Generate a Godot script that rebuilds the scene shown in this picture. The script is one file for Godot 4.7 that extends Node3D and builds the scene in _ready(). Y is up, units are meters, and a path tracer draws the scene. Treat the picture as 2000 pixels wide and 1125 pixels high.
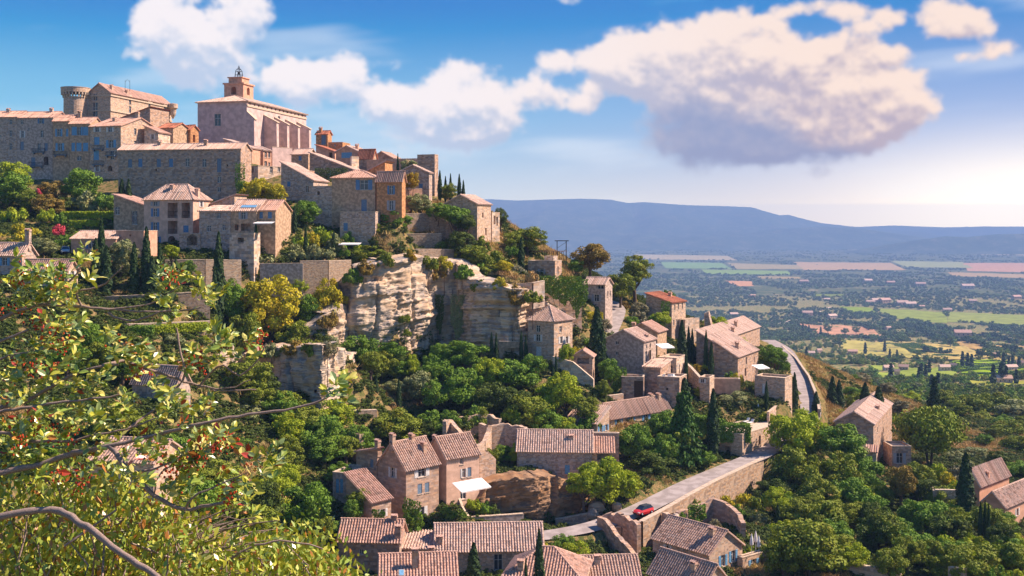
extends Node3D
# A hill village of pale stone above a wide plain, seen from a viewpoint across a ravine.
# Survey: a place is noted as bearing (px, where 1000 is straight ahead), drop (py, where 445 is level) and distance d in metres;
# site() turns such a note into metres. The viewpoint is the origin, -z is straight ahead, y is up.
const F := 2144.0
const HY := 445.0

var rng := RandomNumberGenerator.new()
var names := {}
var M := {}
var proto := {}
var noise_a := FastNoiseLite.new()
var noise_b := FastNoiseLite.new()
var noise_c := FastNoiseLite.new()
var ctrl := PackedVector3Array()
var wts := PackedFloat64Array()
var wconst := 0.0
var roads := []
var hx0 := -200.0
var hz0 := -520.0
var hstep := 2.5
var hnx := 185
var hnz := 186
var hgrid := PackedFloat32Array()


class MB:
	var v := PackedVector3Array()
	var n := PackedVector3Array()
	var c := PackedColorArray()
	var i := PackedInt32Array()

	func quad(p0: Vector3, p1: Vector3, p2: Vector3, p3: Vector3, col := Color.WHITE) -> void:
		var nn := (p1 - p0).cross(p3 - p0)
		if nn.length_squared() < 1e-12:
			nn = (p2 - p1).cross(p3 - p1)
		nn = nn.normalized()
		var b := v.size()
		v.append(p0); v.append(p1); v.append(p2); v.append(p3)
		for k in 4:
			n.append(nn); c.append(col)
		i.append(b); i.append(b + 2); i.append(b + 1)
		i.append(b); i.append(b + 3); i.append(b + 2)

	func tri(p0: Vector3, p1: Vector3, p2: Vector3, col := Color.WHITE) -> void:
		var nn := (p1 - p0).cross(p2 - p0).normalized()
		var b := v.size()
		v.append(p0); v.append(p1); v.append(p2)
		for k in 3:
			n.append(nn); c.append(col)
		i.append(b); i.append(b + 2); i.append(b + 1)

	func box(lo: Vector3, hi: Vector3, col := Color.WHITE, t := Transform3D()) -> void:
		var p := []
		for k in 8:
			p.append(t * Vector3(hi.x if k & 1 else lo.x, hi.y if k & 2 else lo.y, hi.z if k & 4 else lo.z))
		quad(p[4], p[5], p[7], p[6], col)
		quad(p[1], p[0], p[2], p[3], col)
		quad(p[5], p[1], p[3], p[7], col)
		quad(p[0], p[4], p[6], p[2], col)
		quad(p[6], p[7], p[3], p[2], col)
		quad(p[0], p[1], p[5], p[4], col)

	func tube(pts: Array, radii: Array, sides := 6, col := Color.WHITE, capped := true) -> void:
		var base := v.size()
		for k in pts.size():
			var a: Vector3 = pts[max(k - 1, 0)]
			var b: Vector3 = pts[min(k + 1, pts.size() - 1)]
			var dir := (b - a).normalized()
			var s := dir.cross(Vector3.UP if absf(dir.y) < 0.9 else Vector3.RIGHT).normalized()
			var t := s.cross(dir)
			for j in sides:
				var an := TAU * j / sides
				var o := s * cos(an) + t * sin(an)
				v.append(pts[k] + o * radii[k]); n.append(o); c.append(col)
		for k in pts.size() - 1:
			for j in sides:
				var a0 := base + k * sides + j
				var a1 := base + k * sides + (j + 1) % sides
				i.append(a0); i.append(a1); i.append(a0 + sides)
				i.append(a1); i.append(a1 + sides); i.append(a0 + sides)
		if capped:
			var e := base + (pts.size() - 1) * sides
			var q := v.size()
			v.append(pts[-1]); n.append((pts[-1] - pts[-2]).normalized()); c.append(col)
			for j in sides:
				i.append(q); i.append(e + j); i.append(e + (j + 1) % sides)

	func lathe(prof: Array, sides := 16, at := Vector3.ZERO, col := Color.WHITE) -> void:
		for k in prof.size() - 1:
			for j in sides:
				var a0 := TAU * j / sides
				var a1 := TAU * (j + 1) / sides
				var p: Vector2 = prof[k]
				var q: Vector2 = prof[k + 1]
				var d0 := Vector3(cos(a0), 0, -sin(a0))
				var d1 := Vector3(cos(a1), 0, -sin(a1))
				quad(at + d0 * p.x + Vector3.UP * p.y, at + d1 * p.x + Vector3.UP * p.y, at + d1 * q.x + Vector3.UP * q.y, at + d0 * q.x + Vector3.UP * q.y, col)

	func leaf(p: Vector3, nn: Vector3, along: Vector3, half: float, wide: float, col: Color) -> void:
		var t := (along - nn * along.dot(nn))
		t = t.normalized() if t.length_squared() > 1e-6 else nn.cross(Vector3(0.3, 0.8, 0.5)).normalized()
		var s := nn.cross(t)
		quad(p - t * half, p + s * wide, p + t * half, p - s * wide, col)

	func mesh(m: Material = null) -> ArrayMesh:
		var a := []
		a.resize(Mesh.ARRAY_MAX)
		a[Mesh.ARRAY_VERTEX] = v
		a[Mesh.ARRAY_NORMAL] = n
		a[Mesh.ARRAY_COLOR] = c
		a[Mesh.ARRAY_INDEX] = i
		var am := ArrayMesh.new()
		if v.size():
			am.add_surface_from_arrays(Mesh.PRIMITIVE_TRIANGLES, a)
			if m:
				am.surface_set_material(0, m)
		return am


func site(px: float, py: float, d: float) -> Vector3:
	return Vector3((px - 1000.0) / F * d, (HY - py) / F * d, -d)


func numbered(called: String) -> String:
	if not names.has(called):
		names[called] = 0
		return called
	names[called] += 1
	return "%s_%03d" % [called, names[called]]


func thing(called: String, label: String, category: String, at := Vector3.ZERO, turn := 0.0, group := "") -> Node3D:
	var o := Node3D.new()
	o.name = numbered(called)
	add_child(o)
	o.position = at
	o.rotation.y = turn
	o.set_meta("label", label)
	o.set_meta("category", category)
	if group:
		o.set_meta("group", group)
	return o


func part(called: String, me: Mesh, m: Material, parent: Node, at := Vector3.ZERO) -> MeshInstance3D:
	var o := MeshInstance3D.new()
	o.name = called
	o.mesh = me
	if m:
		o.material_override = m
	parent.add_child(o, true)
	o.position = at
	return o


func struct(called: String, me: Mesh, m: Material) -> MeshInstance3D:
	var o := MeshInstance3D.new()
	o.name = numbered(called)
	o.mesh = me
	o.material_override = m
	add_child(o)
	o.set_meta("kind", "structure")
	return o


func lin(r: float, g: float, b: float) -> Color:
	return Color(r, g, b).linear_to_srgb()


func paint(col: Color, rough := 0.9, tex: Texture2D = null, scale := 1.0, bump: Texture2D = null, depth := 0.0) -> StandardMaterial3D:
	var m := StandardMaterial3D.new()
	m.albedo_color = col
	m.roughness = rough
	m.metallic_specular = 0.3
	m.vertex_color_use_as_albedo = true
	if tex:
		m.albedo_texture = tex
		m.uv1_triplanar = true
		m.uv1_world_triplanar = true
		m.uv1_scale = Vector3.ONE / scale
		m.uv1_triplanar_sharpness = 6.0
	if bump:
		m.heightmap_enabled = true
		m.heightmap_texture = bump
		m.heightmap_scale = depth
	return m


func foliage(col: Color, through := 0.55) -> StandardMaterial3D:
	var m := paint(col, 0.6)
	m.metallic_specular = 0.25
	m.backlight_enabled = true
	m.backlight = Color(through * 0.95, through, through * 0.5)
	return m


func tex_from(im: Image) -> ImageTexture:
	return ImageTexture.create_from_image(im)


func fbm_image(sd: int, size: int, freq: float, oct := 5, kind := FastNoiseLite.TYPE_SIMPLEX_SMOOTH) -> Image:
	var f := FastNoiseLite.new()
	f.seed = sd
	f.noise_type = kind
	f.frequency = freq
	f.fractal_octaves = oct
	return f.get_seamless_image(size, size)


# coursed rubble: bands of stones with pale joints, tones and grain; stones are a few centimetres to half a metre
func masonry(sd: int, size: int, course: int, tone: float, joint: float) -> Image:
	rng.seed = sd
	var im := Image.create(size, size, false, Image.FORMAT_RGB8)
	im.fill(Color(joint, joint * 0.97, joint * 0.92))
	var y := 0
	while y < size:
		var h := mini(rng.randi_range(course * 2 / 3, course * 4 / 3), size - y)
		if size - y - h < course / 2:
			h = size - y
		var x := -rng.randi_range(0, course)
		while x < size:
			var w := rng.randi_range(course * 3 / 4, course * 5 / 2)
			var g := tone * rng.randf_range(0.80, 1.12)
			var warm := rng.randf_range(-0.05, 0.06)
			var col := Color(g + warm, g, g - warm * 1.2)
			im.fill_rect(Rect2i(x + 1, y + 1, w - 2, h - 2), col)
			x += w
		y += h
	var na := fbm_image(sd + 1, size, 0.045)
	var nb := fbm_image(sd + 2, size, 0.009, 4)
	for yy in size:
		for xx in size:
			var c := im.get_pixel(xx, yy)
			var k := 0.86 + 0.16 * na.get_pixel(xx, yy).r + 0.16 * nb.get_pixel(xx, yy).r
			im.set_pixel(xx, yy, Color(c.r * k, c.g * k, c.b * k))
	return im


func plaster(sd: int, size: int, low: float, freq := 0.012) -> Image:
	var na := fbm_image(sd, size, freq, 6)
	var nb := fbm_image(sd + 5, size, freq * 6.0, 3)
	var im := Image.create(size, size, false, Image.FORMAT_RGB8)
	for y in size:
		for x in size:
			var k := low + (1.0 - low) * smoothstep(0.25, 0.75, 0.75 * na.get_pixel(x, y).r + 0.25 * nb.get_pixel(x, y).r)
			im.set_pixel(x, y, Color(k, k * (0.97 + 0.03 * k), k * (0.93 + 0.07 * k)))
	return im


func ramp_image(src: Image, stops: Array, src2: Image = null, mixin := 0.0) -> Image:
	var s := src.get_width()
	var im := Image.create(s, s, false, Image.FORMAT_RGB8)
	var g := Gradient.new()
	var offs := PackedFloat32Array()
	var cols := PackedColorArray()
	for st in stops:
		offs.append(st[0])
		cols.append(st[1])
	g.offsets = offs
	g.colors = cols
	for y in s:
		for x in s:
			var k := src.get_pixel(x, y).r
			if src2:
				k = lerpf(k, src2.get_pixel(x, y).r, mixin)
			im.set_pixel(x, y, g.sample(k))
	return im


func make_materials() -> void:
	var m1 := masonry(11, 512, 20, 0.91, 0.97)
	var m2 := masonry(29, 512, 30, 0.91, 0.78)
	var t1 := tex_from(m1)
	var t2 := tex_from(m2)
	var p1 := tex_from(plaster(51, 512, 0.88))
	var p2 := tex_from(plaster(67, 512, 0.78, 0.02))
	M.p1 = p1
	M.stone_tan = paint(lin(0.62, 0.45, 0.325), 0.95, t1, 6.5, t1, 4.0)
	M.stone_grey = paint(lin(0.55, 0.42, 0.335), 0.95, t1, 7.0, t1, 4.0)
	M.stone_brown = paint(lin(0.54, 0.375, 0.275), 0.95, t2, 6.0, t2, 5.0)
	M.stone_pale = paint(lin(0.70, 0.54, 0.41), 0.95, t2, 8.0, t2, 4.0)
	M.rubble = paint(lin(0.503, 0.363, 0.252), 0.95, t2, 5.0, t2, 7.0)
	M.drystone = paint(lin(0.421, 0.322, 0.234), 0.95, t1, 4.5, t1, 7.0)
	M.stucco_pink = paint(lin(0.702, 0.468, 0.339), 0.93, p1, 9.0)
	M.stucco_rose = paint(lin(0.655, 0.374, 0.246), 0.93, p1, 8.0)
	M.stucco_orange = paint(lin(0.632, 0.316, 0.140), 0.93, p2, 9.0)
	M.stucco_beige = paint(lin(0.585, 0.398, 0.252), 0.93, p2, 10.0)
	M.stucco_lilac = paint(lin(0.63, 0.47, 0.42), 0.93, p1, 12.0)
	M.stucco_grey = paint(lin(0.57, 0.445, 0.365), 0.93, p2, 9.0)
	M.tile_salmon = paint(lin(0.70, 0.44, 0.33), 0.9, p2, 3.0)
	M.tile_pale = paint(lin(0.78, 0.56, 0.44), 0.9, p2, 3.0)
	M.tile_red = paint(lin(0.608, 0.234, 0.135), 0.9, p2, 3.0)
	M.tile_brown = paint(lin(0.64, 0.435, 0.335), 0.9, p2, 2.5)
	M.glass = paint(lin(0.018, 0.026, 0.038), 0.12)
	M.glass.metallic_specular = 0.6
	M.dark = paint(lin(0.02, 0.017, 0.016), 0.9)
	M.blue = paint(lin(0.13, 0.27, 0.46), 0.7, p1, 2.0)
	M.skyblue = paint(lin(0.17, 0.40, 0.62), 0.7, p1, 2.0)
	M.slateblue = paint(lin(0.19, 0.27, 0.36), 0.7, p1, 2.0)
	M.greyshut = paint(lin(0.42, 0.42, 0.44), 0.75, p1, 2.0)
	M.whitewood = paint(lin(0.74, 0.72, 0.68), 0.7, p1, 2.0)
	M.brownwood = paint(lin(0.12, 0.07, 0.04), 0.8, p1, 2.0)
	M.sill = paint(lin(0.55, 0.45, 0.35), 0.9, p1, 2.0)
	M.iron = paint(lin(0.03, 0.032, 0.035), 0.5)
	M.canvas = paint(lin(0.78, 0.75, 0.70), 0.85)
	M.limestone = paint(lin(0.62, 0.49, 0.36), 0.95, p1, 4.0)
	M.road = paint(lin(0.38, 0.335, 0.31), 0.95, tex_from(plaster(91, 512, 0.86, 0.02)), 30.0)
	# ground: dry grass, bare earth and green patches
	var ga := fbm_image(301, 512, 0.02, 5)
	var gb := fbm_image(302, 512, 0.11, 4)
	M.ground = paint(Color.WHITE, 1.0, tex_from(ramp_image(ga, [[0.0, lin(0.05, 0.07, 0.02)], [0.38, lin(0.085, 0.10, 0.03)], [0.50, lin(0.17, 0.14, 0.055)], [0.60, lin(0.30, 0.19, 0.09)], [0.72, lin(0.16, 0.14, 0.05)], [1.0, lin(0.07, 0.09, 0.025)]], gb, 0.3)), 22.0, tex_from(gb), 18.0)
	var va := fbm_image(311, 1024, 0.012, 6)
	var vb := fbm_image(312, 1024, 0.05, 5)
	M.plain = paint(Color.WHITE, 1.0, tex_from(ramp_image(va, [[0.0, lin(0.035, 0.055, 0.022)], [0.4, lin(0.06, 0.085, 0.03)], [0.5, lin(0.15, 0.16, 0.06)], [0.58, lin(0.06, 0.08, 0.03)], [0.7, lin(0.26, 0.21, 0.11)], [1.0, lin(0.20, 0.22, 0.08)]], vb, 0.35)), 1400.0)
	M.slope = paint(Color.WHITE, 1.0, tex_from(ramp_image(ga, [[0.0, lin(0.07, 0.10, 0.03)], [0.42, lin(0.13, 0.16, 0.05)], [0.56, lin(0.25, 0.23, 0.09)], [0.7, lin(0.42, 0.24, 0.11)], [1.0, lin(0.16, 0.18, 0.06)]], gb, 0.25)), 90.0)
	M.hill = paint(Color.WHITE, 1.0, tex_from(ramp_image(va, [[0.0, lin(0.03, 0.05, 0.025)], [0.5, lin(0.055, 0.08, 0.035)], [0.75, lin(0.14, 0.14, 0.08)], [1.0, lin(0.07, 0.09, 0.04)]], vb, 0.5)), 3000.0)
	for k in ["ground", "plain", "slope", "hill", "road"]:
		M[k].specular_mode = BaseMaterial3D.SPECULAR_DISABLED
	# limestone cliff: bedding bands, grey weather film and ochre patches of the rock itself
	var rock := Image.create(512, 512, false, Image.FORMAT_RGB8)
	var r1 := fbm_image(401, 512, 0.012, 5)
	var r2 := fbm_image(402, 512, 0.05, 4)
	var r3 := fbm_image(403, 512, 0.007, 3)
	for y in 512:
		for x in 512:
			var wav := int(r1.get_pixel(x, y).r * 22.0)
			var band := r2.get_pixel((x / 9) % 512, (y * 2 + wav) % 512).r
			var thin := r2.get_pixel((x / 5 + 200) % 512, (y * 6 + wav * 2) % 512).r
			var g := r1.get_pixel(x, y).r
			var o := r3.get_pixel(x, y).r
			var base := Color(0.66, 0.54, 0.41).lerp(Color(0.30, 0.275, 0.26), smoothstep(0.44, 0.62, g * 0.55 + band * 0.45))
			base = base.lerp(Color(0.54, 0.36, 0.20), 0.55 * smoothstep(0.54, 0.70, o))
			var k := 0.50 + 0.42 * band + 0.42 * thin
			rock.set_pixel(x, y, Color(base.r * k, base.g * k, base.b * k).linear_to_srgb())
	var rt := tex_from(rock)
	M.rock = paint(Color(1.0, 0.98, 0.95), 0.95, rt, 22.0, rt, 60.0)
	M.rock_brown = paint(Color(0.80, 0.70, 0.60), 0.95, rt, 18.0, rt, 60.0)
	# foliage, by species
	M.leaf_oak = foliage(lin(0.20, 0.245, 0.025))
	M.leaf_dark = foliage(lin(0.096, 0.138, 0.023))
	M.leaf_bright = foliage(lin(0.333, 0.408, 0.025), 0.7)
	M.leaf_yellow = foliage(lin(0.483, 0.420, 0.025), 0.65)
	M.leaf_gold = foliage(lin(0.40, 0.28, 0.02), 0.6)
	M.leaf_olive = foliage(lin(0.256, 0.282, 0.115), 0.4)
	M.leaf_grey = foliage(lin(0.25, 0.235, 0.13), 0.35)
	M.leaf_mid = foliage(lin(0.15, 0.26, 0.028))
	M.leaf_cypress = foliage(lin(0.039, 0.076, 0.022), 0.25)
	M.leaf_cedar = foliage(lin(0.065, 0.144, 0.024), 0.35)
	M.leaf_pine = foliage(lin(0.205, 0.264, 0.023), 0.4)
	M.leaf_russet = foliage(lin(0.269, 0.192, 0.040), 0.5)
	M.leaf_far = foliage(lin(0.13, 0.21, 0.05), 0.3)
	M.leaf_fardark = foliage(lin(0.075, 0.135, 0.04), 0.25)
	M.leaf_farlight = foliage(lin(0.24, 0.27, 0.05), 0.4)
	M.dry_grass = foliage(lin(0.50, 0.35, 0.14), 0.4)
	M.leaf_under = foliage(lin(0.093, 0.128, 0.025), 0.35)
	M.lush_grass = foliage(lin(0.17, 0.27, 0.03), 0.6)
	M.flower_pink = foliage(lin(0.70, 0.10, 0.14), 0.5)
	M.bark = paint(lin(0.16, 0.115, 0.085), 0.95, p2, 1.5)
	M.bark_pale = paint(lin(0.36, 0.27, 0.22), 0.9, p2, 0.08)


# ---------------------------------------------------------------- plants
func crown_mesh(sd: int, clumps: int, leaves: int, size: float, flat := 1.0, hemi := false) -> ArrayMesh:
	rng.seed = sd
	var mb := MB.new()
	for k in clumps:
		var d := Vector3(rng.randfn(), rng.randfn(), rng.randfn()).normalized()
		var r := pow(rng.randf(), 0.4) * 0.80
		var ctr := d * r
		if hemi:
			ctr.y = absf(ctr.y)
		elif ctr.y < -0.45:
			ctr.y *= 0.7
		ctr.y *= flat
		var rc := rng.randf_range(0.17, 0.34)
		var tone := rng.randf_range(0.72, 1.25)
		var yel := rng.randf_range(-0.12, 0.22)
		for j in leaves:
			var ld := (Vector3(rng.randfn(), rng.randfn() + 0.25, rng.randfn()) + d * 0.35).normalized()
			var p := ctr + ld * rc * pow(rng.randf(), 0.3) * Vector3(1.0, 0.8, 1.0)
			var nn := (ld + Vector3(rng.randfn(), rng.randfn(), rng.randfn()) * 0.5).normalized()
			var t := tone * rng.randf_range(0.75, 1.25)
			var s := size * rng.randf_range(0.6, 1.3)
			mb.leaf(p, nn, Vector3(rng.randfn(), rng.randfn(), rng.randfn()), s, s * 0.62, Color(t * (1.0 + yel), t, t * (1.0 - yel)))
	return mb.mesh()


func spindle_mesh(sd: int, leaves: int, size: float, lump := 0.12) -> ArrayMesh:
	rng.seed = sd
	var mb := MB.new()
	for k in leaves:
		var h := pow(rng.randf(), 1.15)
		var an := rng.randf() * TAU
		var prof := pow(sin(PI * pow(clampf(h * 0.97 + 0.02, 0, 1), 0.62)), 0.72)
		var bump := 1.0 + lump * sin(an * 3.0 + h * 17.0 + sd) + lump * sin(an * 5.0 - h * 31.0)
		var rr := prof * bump * rng.randf_range(0.72, 1.0)
		var out := Vector3(cos(an), 0.25, sin(an))
		var t := rng.randf_range(0.65, 1.4)
		var s := size * rng.randf_range(0.7, 1.3)
		mb.leaf(Vector3(cos(an) * rr, h * 10.0, sin(an) * rr), (out + Vector3(rng.randfn(), rng.randfn(), rng.randfn()) * 0.35).normalized(), Vector3(rng.randfn() * 0.3, 1, rng.randfn() * 0.3), s, s * 0.9, Color(t * 1.05, t, t * 0.95))
	# one metre in radius and ten metres tall; scaled where planted
	return mb.mesh()


func spire_mesh(sd: int) -> ArrayMesh:  # cedar: tiers of drooping boughs
	rng.seed = sd
	var mb := MB.new()
	for k in 95:
		var h := pow((k + rng.randf()) / 95.0, 0.9)
		var an := k * 2.399 + rng.randf() * 0.6
		var reach := (1.0 - h) * rng.randf_range(0.7, 1.08) + 0.06
		var t0 := rng.randf_range(0.7, 1.35)
		for j in 62:
			var u := pow(rng.randf(), 0.6)
			var w := 0.13 * (1.0 - u * 0.4)
			var side := rng.randfn() * w
			var p := Vector3(cos(an), 0, sin(an)) * reach * u + Vector3(-sin(an), 0, cos(an)) * side
			p.y = h * 0.97 + 0.03 - 0.07 * u * u * reach - absf(rng.randfn()) * 0.012
			var t := t0 * rng.randf_range(0.7, 1.3)
			mb.leaf(p, (Vector3(cos(an) * 0.5, 1.0, sin(an) * 0.5) + Vector3(rng.randfn(), rng.randfn(), rng.randfn()) * 0.55).normalized(), Vector3(cos(an), -0.1, sin(an)), 0.05, 0.03, Color(t * 1.1, t, t * 0.9))
	return mb.mesh()


func tuft_mesh(sd: int, blades: int, tall: float) -> ArrayMesh:
	rng.seed = sd
	var mb := MB.new()
	for k in blades:
		var p := Vector3(rng.randfn() * 0.4, 0, rng.randfn() * 0.4)
		var tip := p + Vector3(rng.randfn() * 0.28, tall * rng.randf_range(0.5, 1.1), rng.randfn() * 0.28)
		var s := Vector3(rng.randfn(), 0, rng.randfn()).normalized() * 0.05
		var t := rng.randf_range(0.65, 1.3)
		mb.tri(p - s, p + s, tip, Color(t, t, t * 0.9))
	return mb.mesh()


func trunk_mesh(sd: int, limbs: int) -> ArrayMesh:  # height one, limbs spread into the crown
	rng.seed = sd
	var mb := MB.new()
	mb.tube([Vector3(0, -0.15, 0), Vector3(0.01, 0.1, 0), Vector3(-0.015, 0.4, 0.01), Vector3(0.01, 0.75, 0)], [0.075, 0.055, 0.045, 0.022], 7)
	for k in limbs:
		var an := TAU * k / limbs + rng.randf()
		var h := rng.randf_range(0.3, 0.5)
		var o := Vector3(cos(an), 0, sin(an))
		mb.tube([Vector3(0, h, 0), o * 0.12 + Vector3(0, h + 0.12, 0), o * rng.randf_range(0.2, 0.3) + Vector3(0, h + 0.34, 0)], [0.03, 0.022, 0.008], 5)
	return mb.mesh()


func make_plants() -> void:
	for k in 4:
		proto["round%d" % k] = crown_mesh(1000 + k, 52, 150, 0.05)
		proto["shrub%d" % k] = crown_mesh(1100 + k, 34, 75, 0.075, 0.9, true)
		proto["trunk%d" % k] = trunk_mesh(1200 + k, 5)
	for k in 3:
		proto["far%d" % k] = crown_mesh(1300 + k, 13, 16, 0.19, 0.9)
		proto["mid%d" % k] = crown_mesh(1350 + k, 30, 34, 0.105, 0.95)
		proto["spindle%d" % k] = spindle_mesh(1400 + k, 3400, 0.17)
	proto.farspindle = spindle_mesh(1450, 140, 0.75)
	proto.spire = spire_mesh(1500)
	proto.umbrella = crown_mesh(1600, 120, 95, 0.04, 0.42)
	for k in 3:
		proto["dry%d" % k] = tuft_mesh(1700 + k, 46, 0.9)


const SPECIES := {
	"oak": ["broadleaf_tree", "leaf_oak", "tree"], "dark": ["broadleaf_tree", "leaf_dark", "tree"], "bright": ["broadleaf_tree", "leaf_bright", "tree"],
	"yellow": ["broadleaf_tree", "leaf_yellow", "tree"], "gold": ["broadleaf_tree", "leaf_gold", "tree"], "olive": ["olive_tree", "leaf_olive", "tree"],
	"grey": ["broadleaf_tree", "leaf_grey", "tree"], "mid": ["broadleaf_tree", "leaf_mid", "tree"], "russet": ["broadleaf_tree", "leaf_russet", "tree"], "pine": ["pine_tree", "leaf_pine", "tree"],
}


func ground(x: float, z: float) -> float:
	var fx := (x - hx0) / hstep
	var fz := (z - hz0) / hstep
	if fx < 0 or fz < 0 or fx >= hnx - 1 or fz >= hnz - 1:
		return valley(x, z)
	var ix := int(fx)
	var iz := int(fz)
	var u := fx - ix
	var w := fz - iz
	var a := iz * hnx + ix
	return lerpf(lerpf(hgrid[a], hgrid[a + 1], u), lerpf(hgrid[a + hnx], hgrid[a + hnx + 1], u), w)


func tree(kind: String, px: float, top: float, wide: float, d: float, label: String, group := "", low := 0.0) -> Node3D:
	var sp: Array = SPECIES[kind]
	var tip := site(px, top, d)
	var r := wide / F * d * 0.5
	var g := ground(tip.x, tip.z)
	if tip.y - g < r * 1.2:
		g = minf(g, tip.y - r * 1.2)
	var k := rng.randi() % 4
	var h := tip.y - g
	var ch := minf(h * 0.92, r * 1.9)
	if low > 0.0:
		ch = clampf((low - top) / F * d, r, h * 0.97)
	var t := thing(sp[0], label, sp[2], Vector3(tip.x, g, tip.z), rng.randf() * TAU, group)
	var tr := part("trunk", proto["trunk%d" % k], M.bark, t)
	var th := h - ch * 0.45
	tr.scale = Vector3(minf(th, r * 2.0), th / 0.85, minf(th, r * 2.0))
	var cr := part("crown", proto["round%d" % k], M[sp[1]], t, Vector3(0, h - ch * 0.5, 0))
	cr.rotation = Vector3(rng.randf_range(-0.22, 0.22), rng.randf() * TAU, rng.randf_range(-0.22, 0.22))
	cr.scale = Vector3(r * rng.randf_range(0.92, 1.2), ch * 0.54, r * rng.randf_range(0.92, 1.2))
	return t


func shrub(mat: String, px: float, top: float, wide: float, d: float, label: String, group := "", tall := 0.0, called := "shrub") -> Node3D:
	var tip := site(px, top, d)
	var r := wide / F * d * 0.5
	var h := tall if tall > 0.0 else r * 1.35
	var base := tip.y - h
	var t := thing(called, label, "shrub", Vector3(tip.x, base, tip.z), rng.randf() * TAU, group)
	var g := ground(tip.x, tip.z)
	var st := MB.new()
	var dn := clampf(g - base, -6.0, 0.0)
	st.tube([Vector3(0, dn - 0.3, 0), Vector3(0.05, dn * 0.5, 0), Vector3(0, h * 0.5, 0.05)], [0.09, 0.07, 0.03], 5)
	part("stem", st.mesh(), M.bark, t)
	var cr := part("crown", proto["shrub%d" % (rng.randi() % 4)], M[mat], t)
	cr.scale = Vector3(r * 1.08, h * 1.08, r * 1.08)
	return t


func cypress(px: float, top: float, low: float, wide: float, d: float, label: String, group := "cypresses about the village", mat := "leaf_cypress") -> Node3D:
	var tip := site(px, top, d)
	var g := ground(tip.x, tip.z)
	var foot := (HY - low) / F * d
	if g > foot + 2.0 or g < foot - 8.0:
		g = foot
	var t := thing("cypress_tree", label, "tree", Vector3(tip.x, g, tip.z), rng.randf() * TAU, group)
	var h := tip.y - g
	var st := MB.new()
	st.tube([Vector3(0, -0.5, 0), Vector3(0, h * 0.5, 0)], [0.18, 0.1], 6)
	part("trunk", st.mesh(), M.bark, t)
	var cr := part("crown", proto["spindle%d" % (rng.randi() % 3)], M[mat], t, Vector3(0, 0.3, 0))
	var r := wide / F * d * 0.5
	cr.scale = Vector3(r, (h - 0.3) * 0.1, r)
	return t


func leafy_box(mb: MB, size: Vector3, count: int, leaf: float) -> void:  # leaves over the faces of a clipped hedge
	for k in count:
		var p := Vector3(rng.randf() - 0.5, rng.randf(), rng.randf() - 0.5)
		var nn := Vector3.UP
		match rng.randi() % 5:
			0, 1:
				p.y = 1.0
			2, 3:
				p.z = 0.5
				nn = Vector3.BACK
			4:
				p.x = 0.5 if rng.randf() < 0.5 else -0.5
				nn = Vector3(signf(p.x), 0, 0)
		p = p * size + Vector3(rng.randfn(), rng.randfn(), rng.randfn()) * 0.12
		nn = (nn + Vector3(rng.randfn(), rng.randfn(), rng.randfn()) * 0.5).normalized()
		var t := rng.randf_range(0.65, 1.35)
		mb.leaf(p, nn, Vector3(rng.randfn(), rng.randfn(), rng.randfn()), leaf, leaf * 0.65, Color(t * 1.05, t, t * 0.9))


func hedge(px0: float, py0: float, d0: float, px1: float, py1: float, d1: float, tall: float, deep: float, mat: String, label: String, leaf := 0.16, dense := 110.0) -> Node3D:
	var a := site(px0, py0, d0)
	var b := site(px1, py1, d1)
	var run := Vector3(b.x - a.x, 0, b.z - a.z)
	var t := thing("hedge", label, "hedge", Vector3((a.x + b.x) * 0.5, minf(a.y, b.y) - tall, (a.z + b.z) * 0.5), atan2(-run.z, run.x))
	var mb := MB.new()
	var size := Vector3(run.length(), tall + absf(a.y - b.y) * 0.5, deep)
	leafy_box(mb, size, int(dense * (size.x * (tall + deep) + tall * deep)), leaf)
	part("foliage", mb.mesh(), M[mat], t)
	var st := MB.new()
	var n := maxi(2, int(size.x / 1.5))
	for k in n:
		var x := size.x * ((k + 0.5) / n - 0.5)
		st.tube([Vector3(x, -2.0, 0), Vector3(x + 0.1, tall * 0.4, 0), Vector3(x, tall * 0.85, 0.05)], [0.05, 0.04, 0.02], 5)
	part("stems", st.mesh(), M.bark, t).set_meta("kind", "stuff")
	return t


# ---------------------------------------------------------------- terrain
const DROP := [[0.0, -60.0], [260.0, -60.0], [330.0, -64.0], [500.0, -84.0], [800.0, -119.0], [1200.0, -155.0], [1600.0, -184.0], [2200.0, -220.0], [2700.0, -230.0], [7000.0, -231.0], [10000.0, -215.0], [20000.0, -190.0]]


func valley(x: float, z: float) -> float:
	var d := -z
	var y := -60.0
	for k in DROP.size() - 1:
		if d >= DROP[k][0] and d <= DROP[k + 1][0]:
			var u: float = (d - DROP[k][0]) / (DROP[k + 1][0] - DROP[k][0])
			y = lerpf(DROP[k][1], DROP[k + 1][1], u)
	if d > 20000.0:
		y = -190.0
	var amp := clampf((d - 300.0) / 900.0, 0.0, 1.0) * clampf((3200.0 - d) / 1200.0, 0.12, 1.0)
	return y + amp * 9.0 * noise_a.get_noise_2d(x * 0.35, z * 0.35)


func meet_valley(px: float, py: float) -> Vector3:  # where a sight line reaches the valley
	var d := 250.0
	while d < 16000.0:
		var p := site(px, py, d)
		if p.y <= valley(p.x, p.z):
			return Vector3(p.x, valley(p.x, p.z), p.z)
		d *= 1.006
	return site(px, py, 16000.0)


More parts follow.
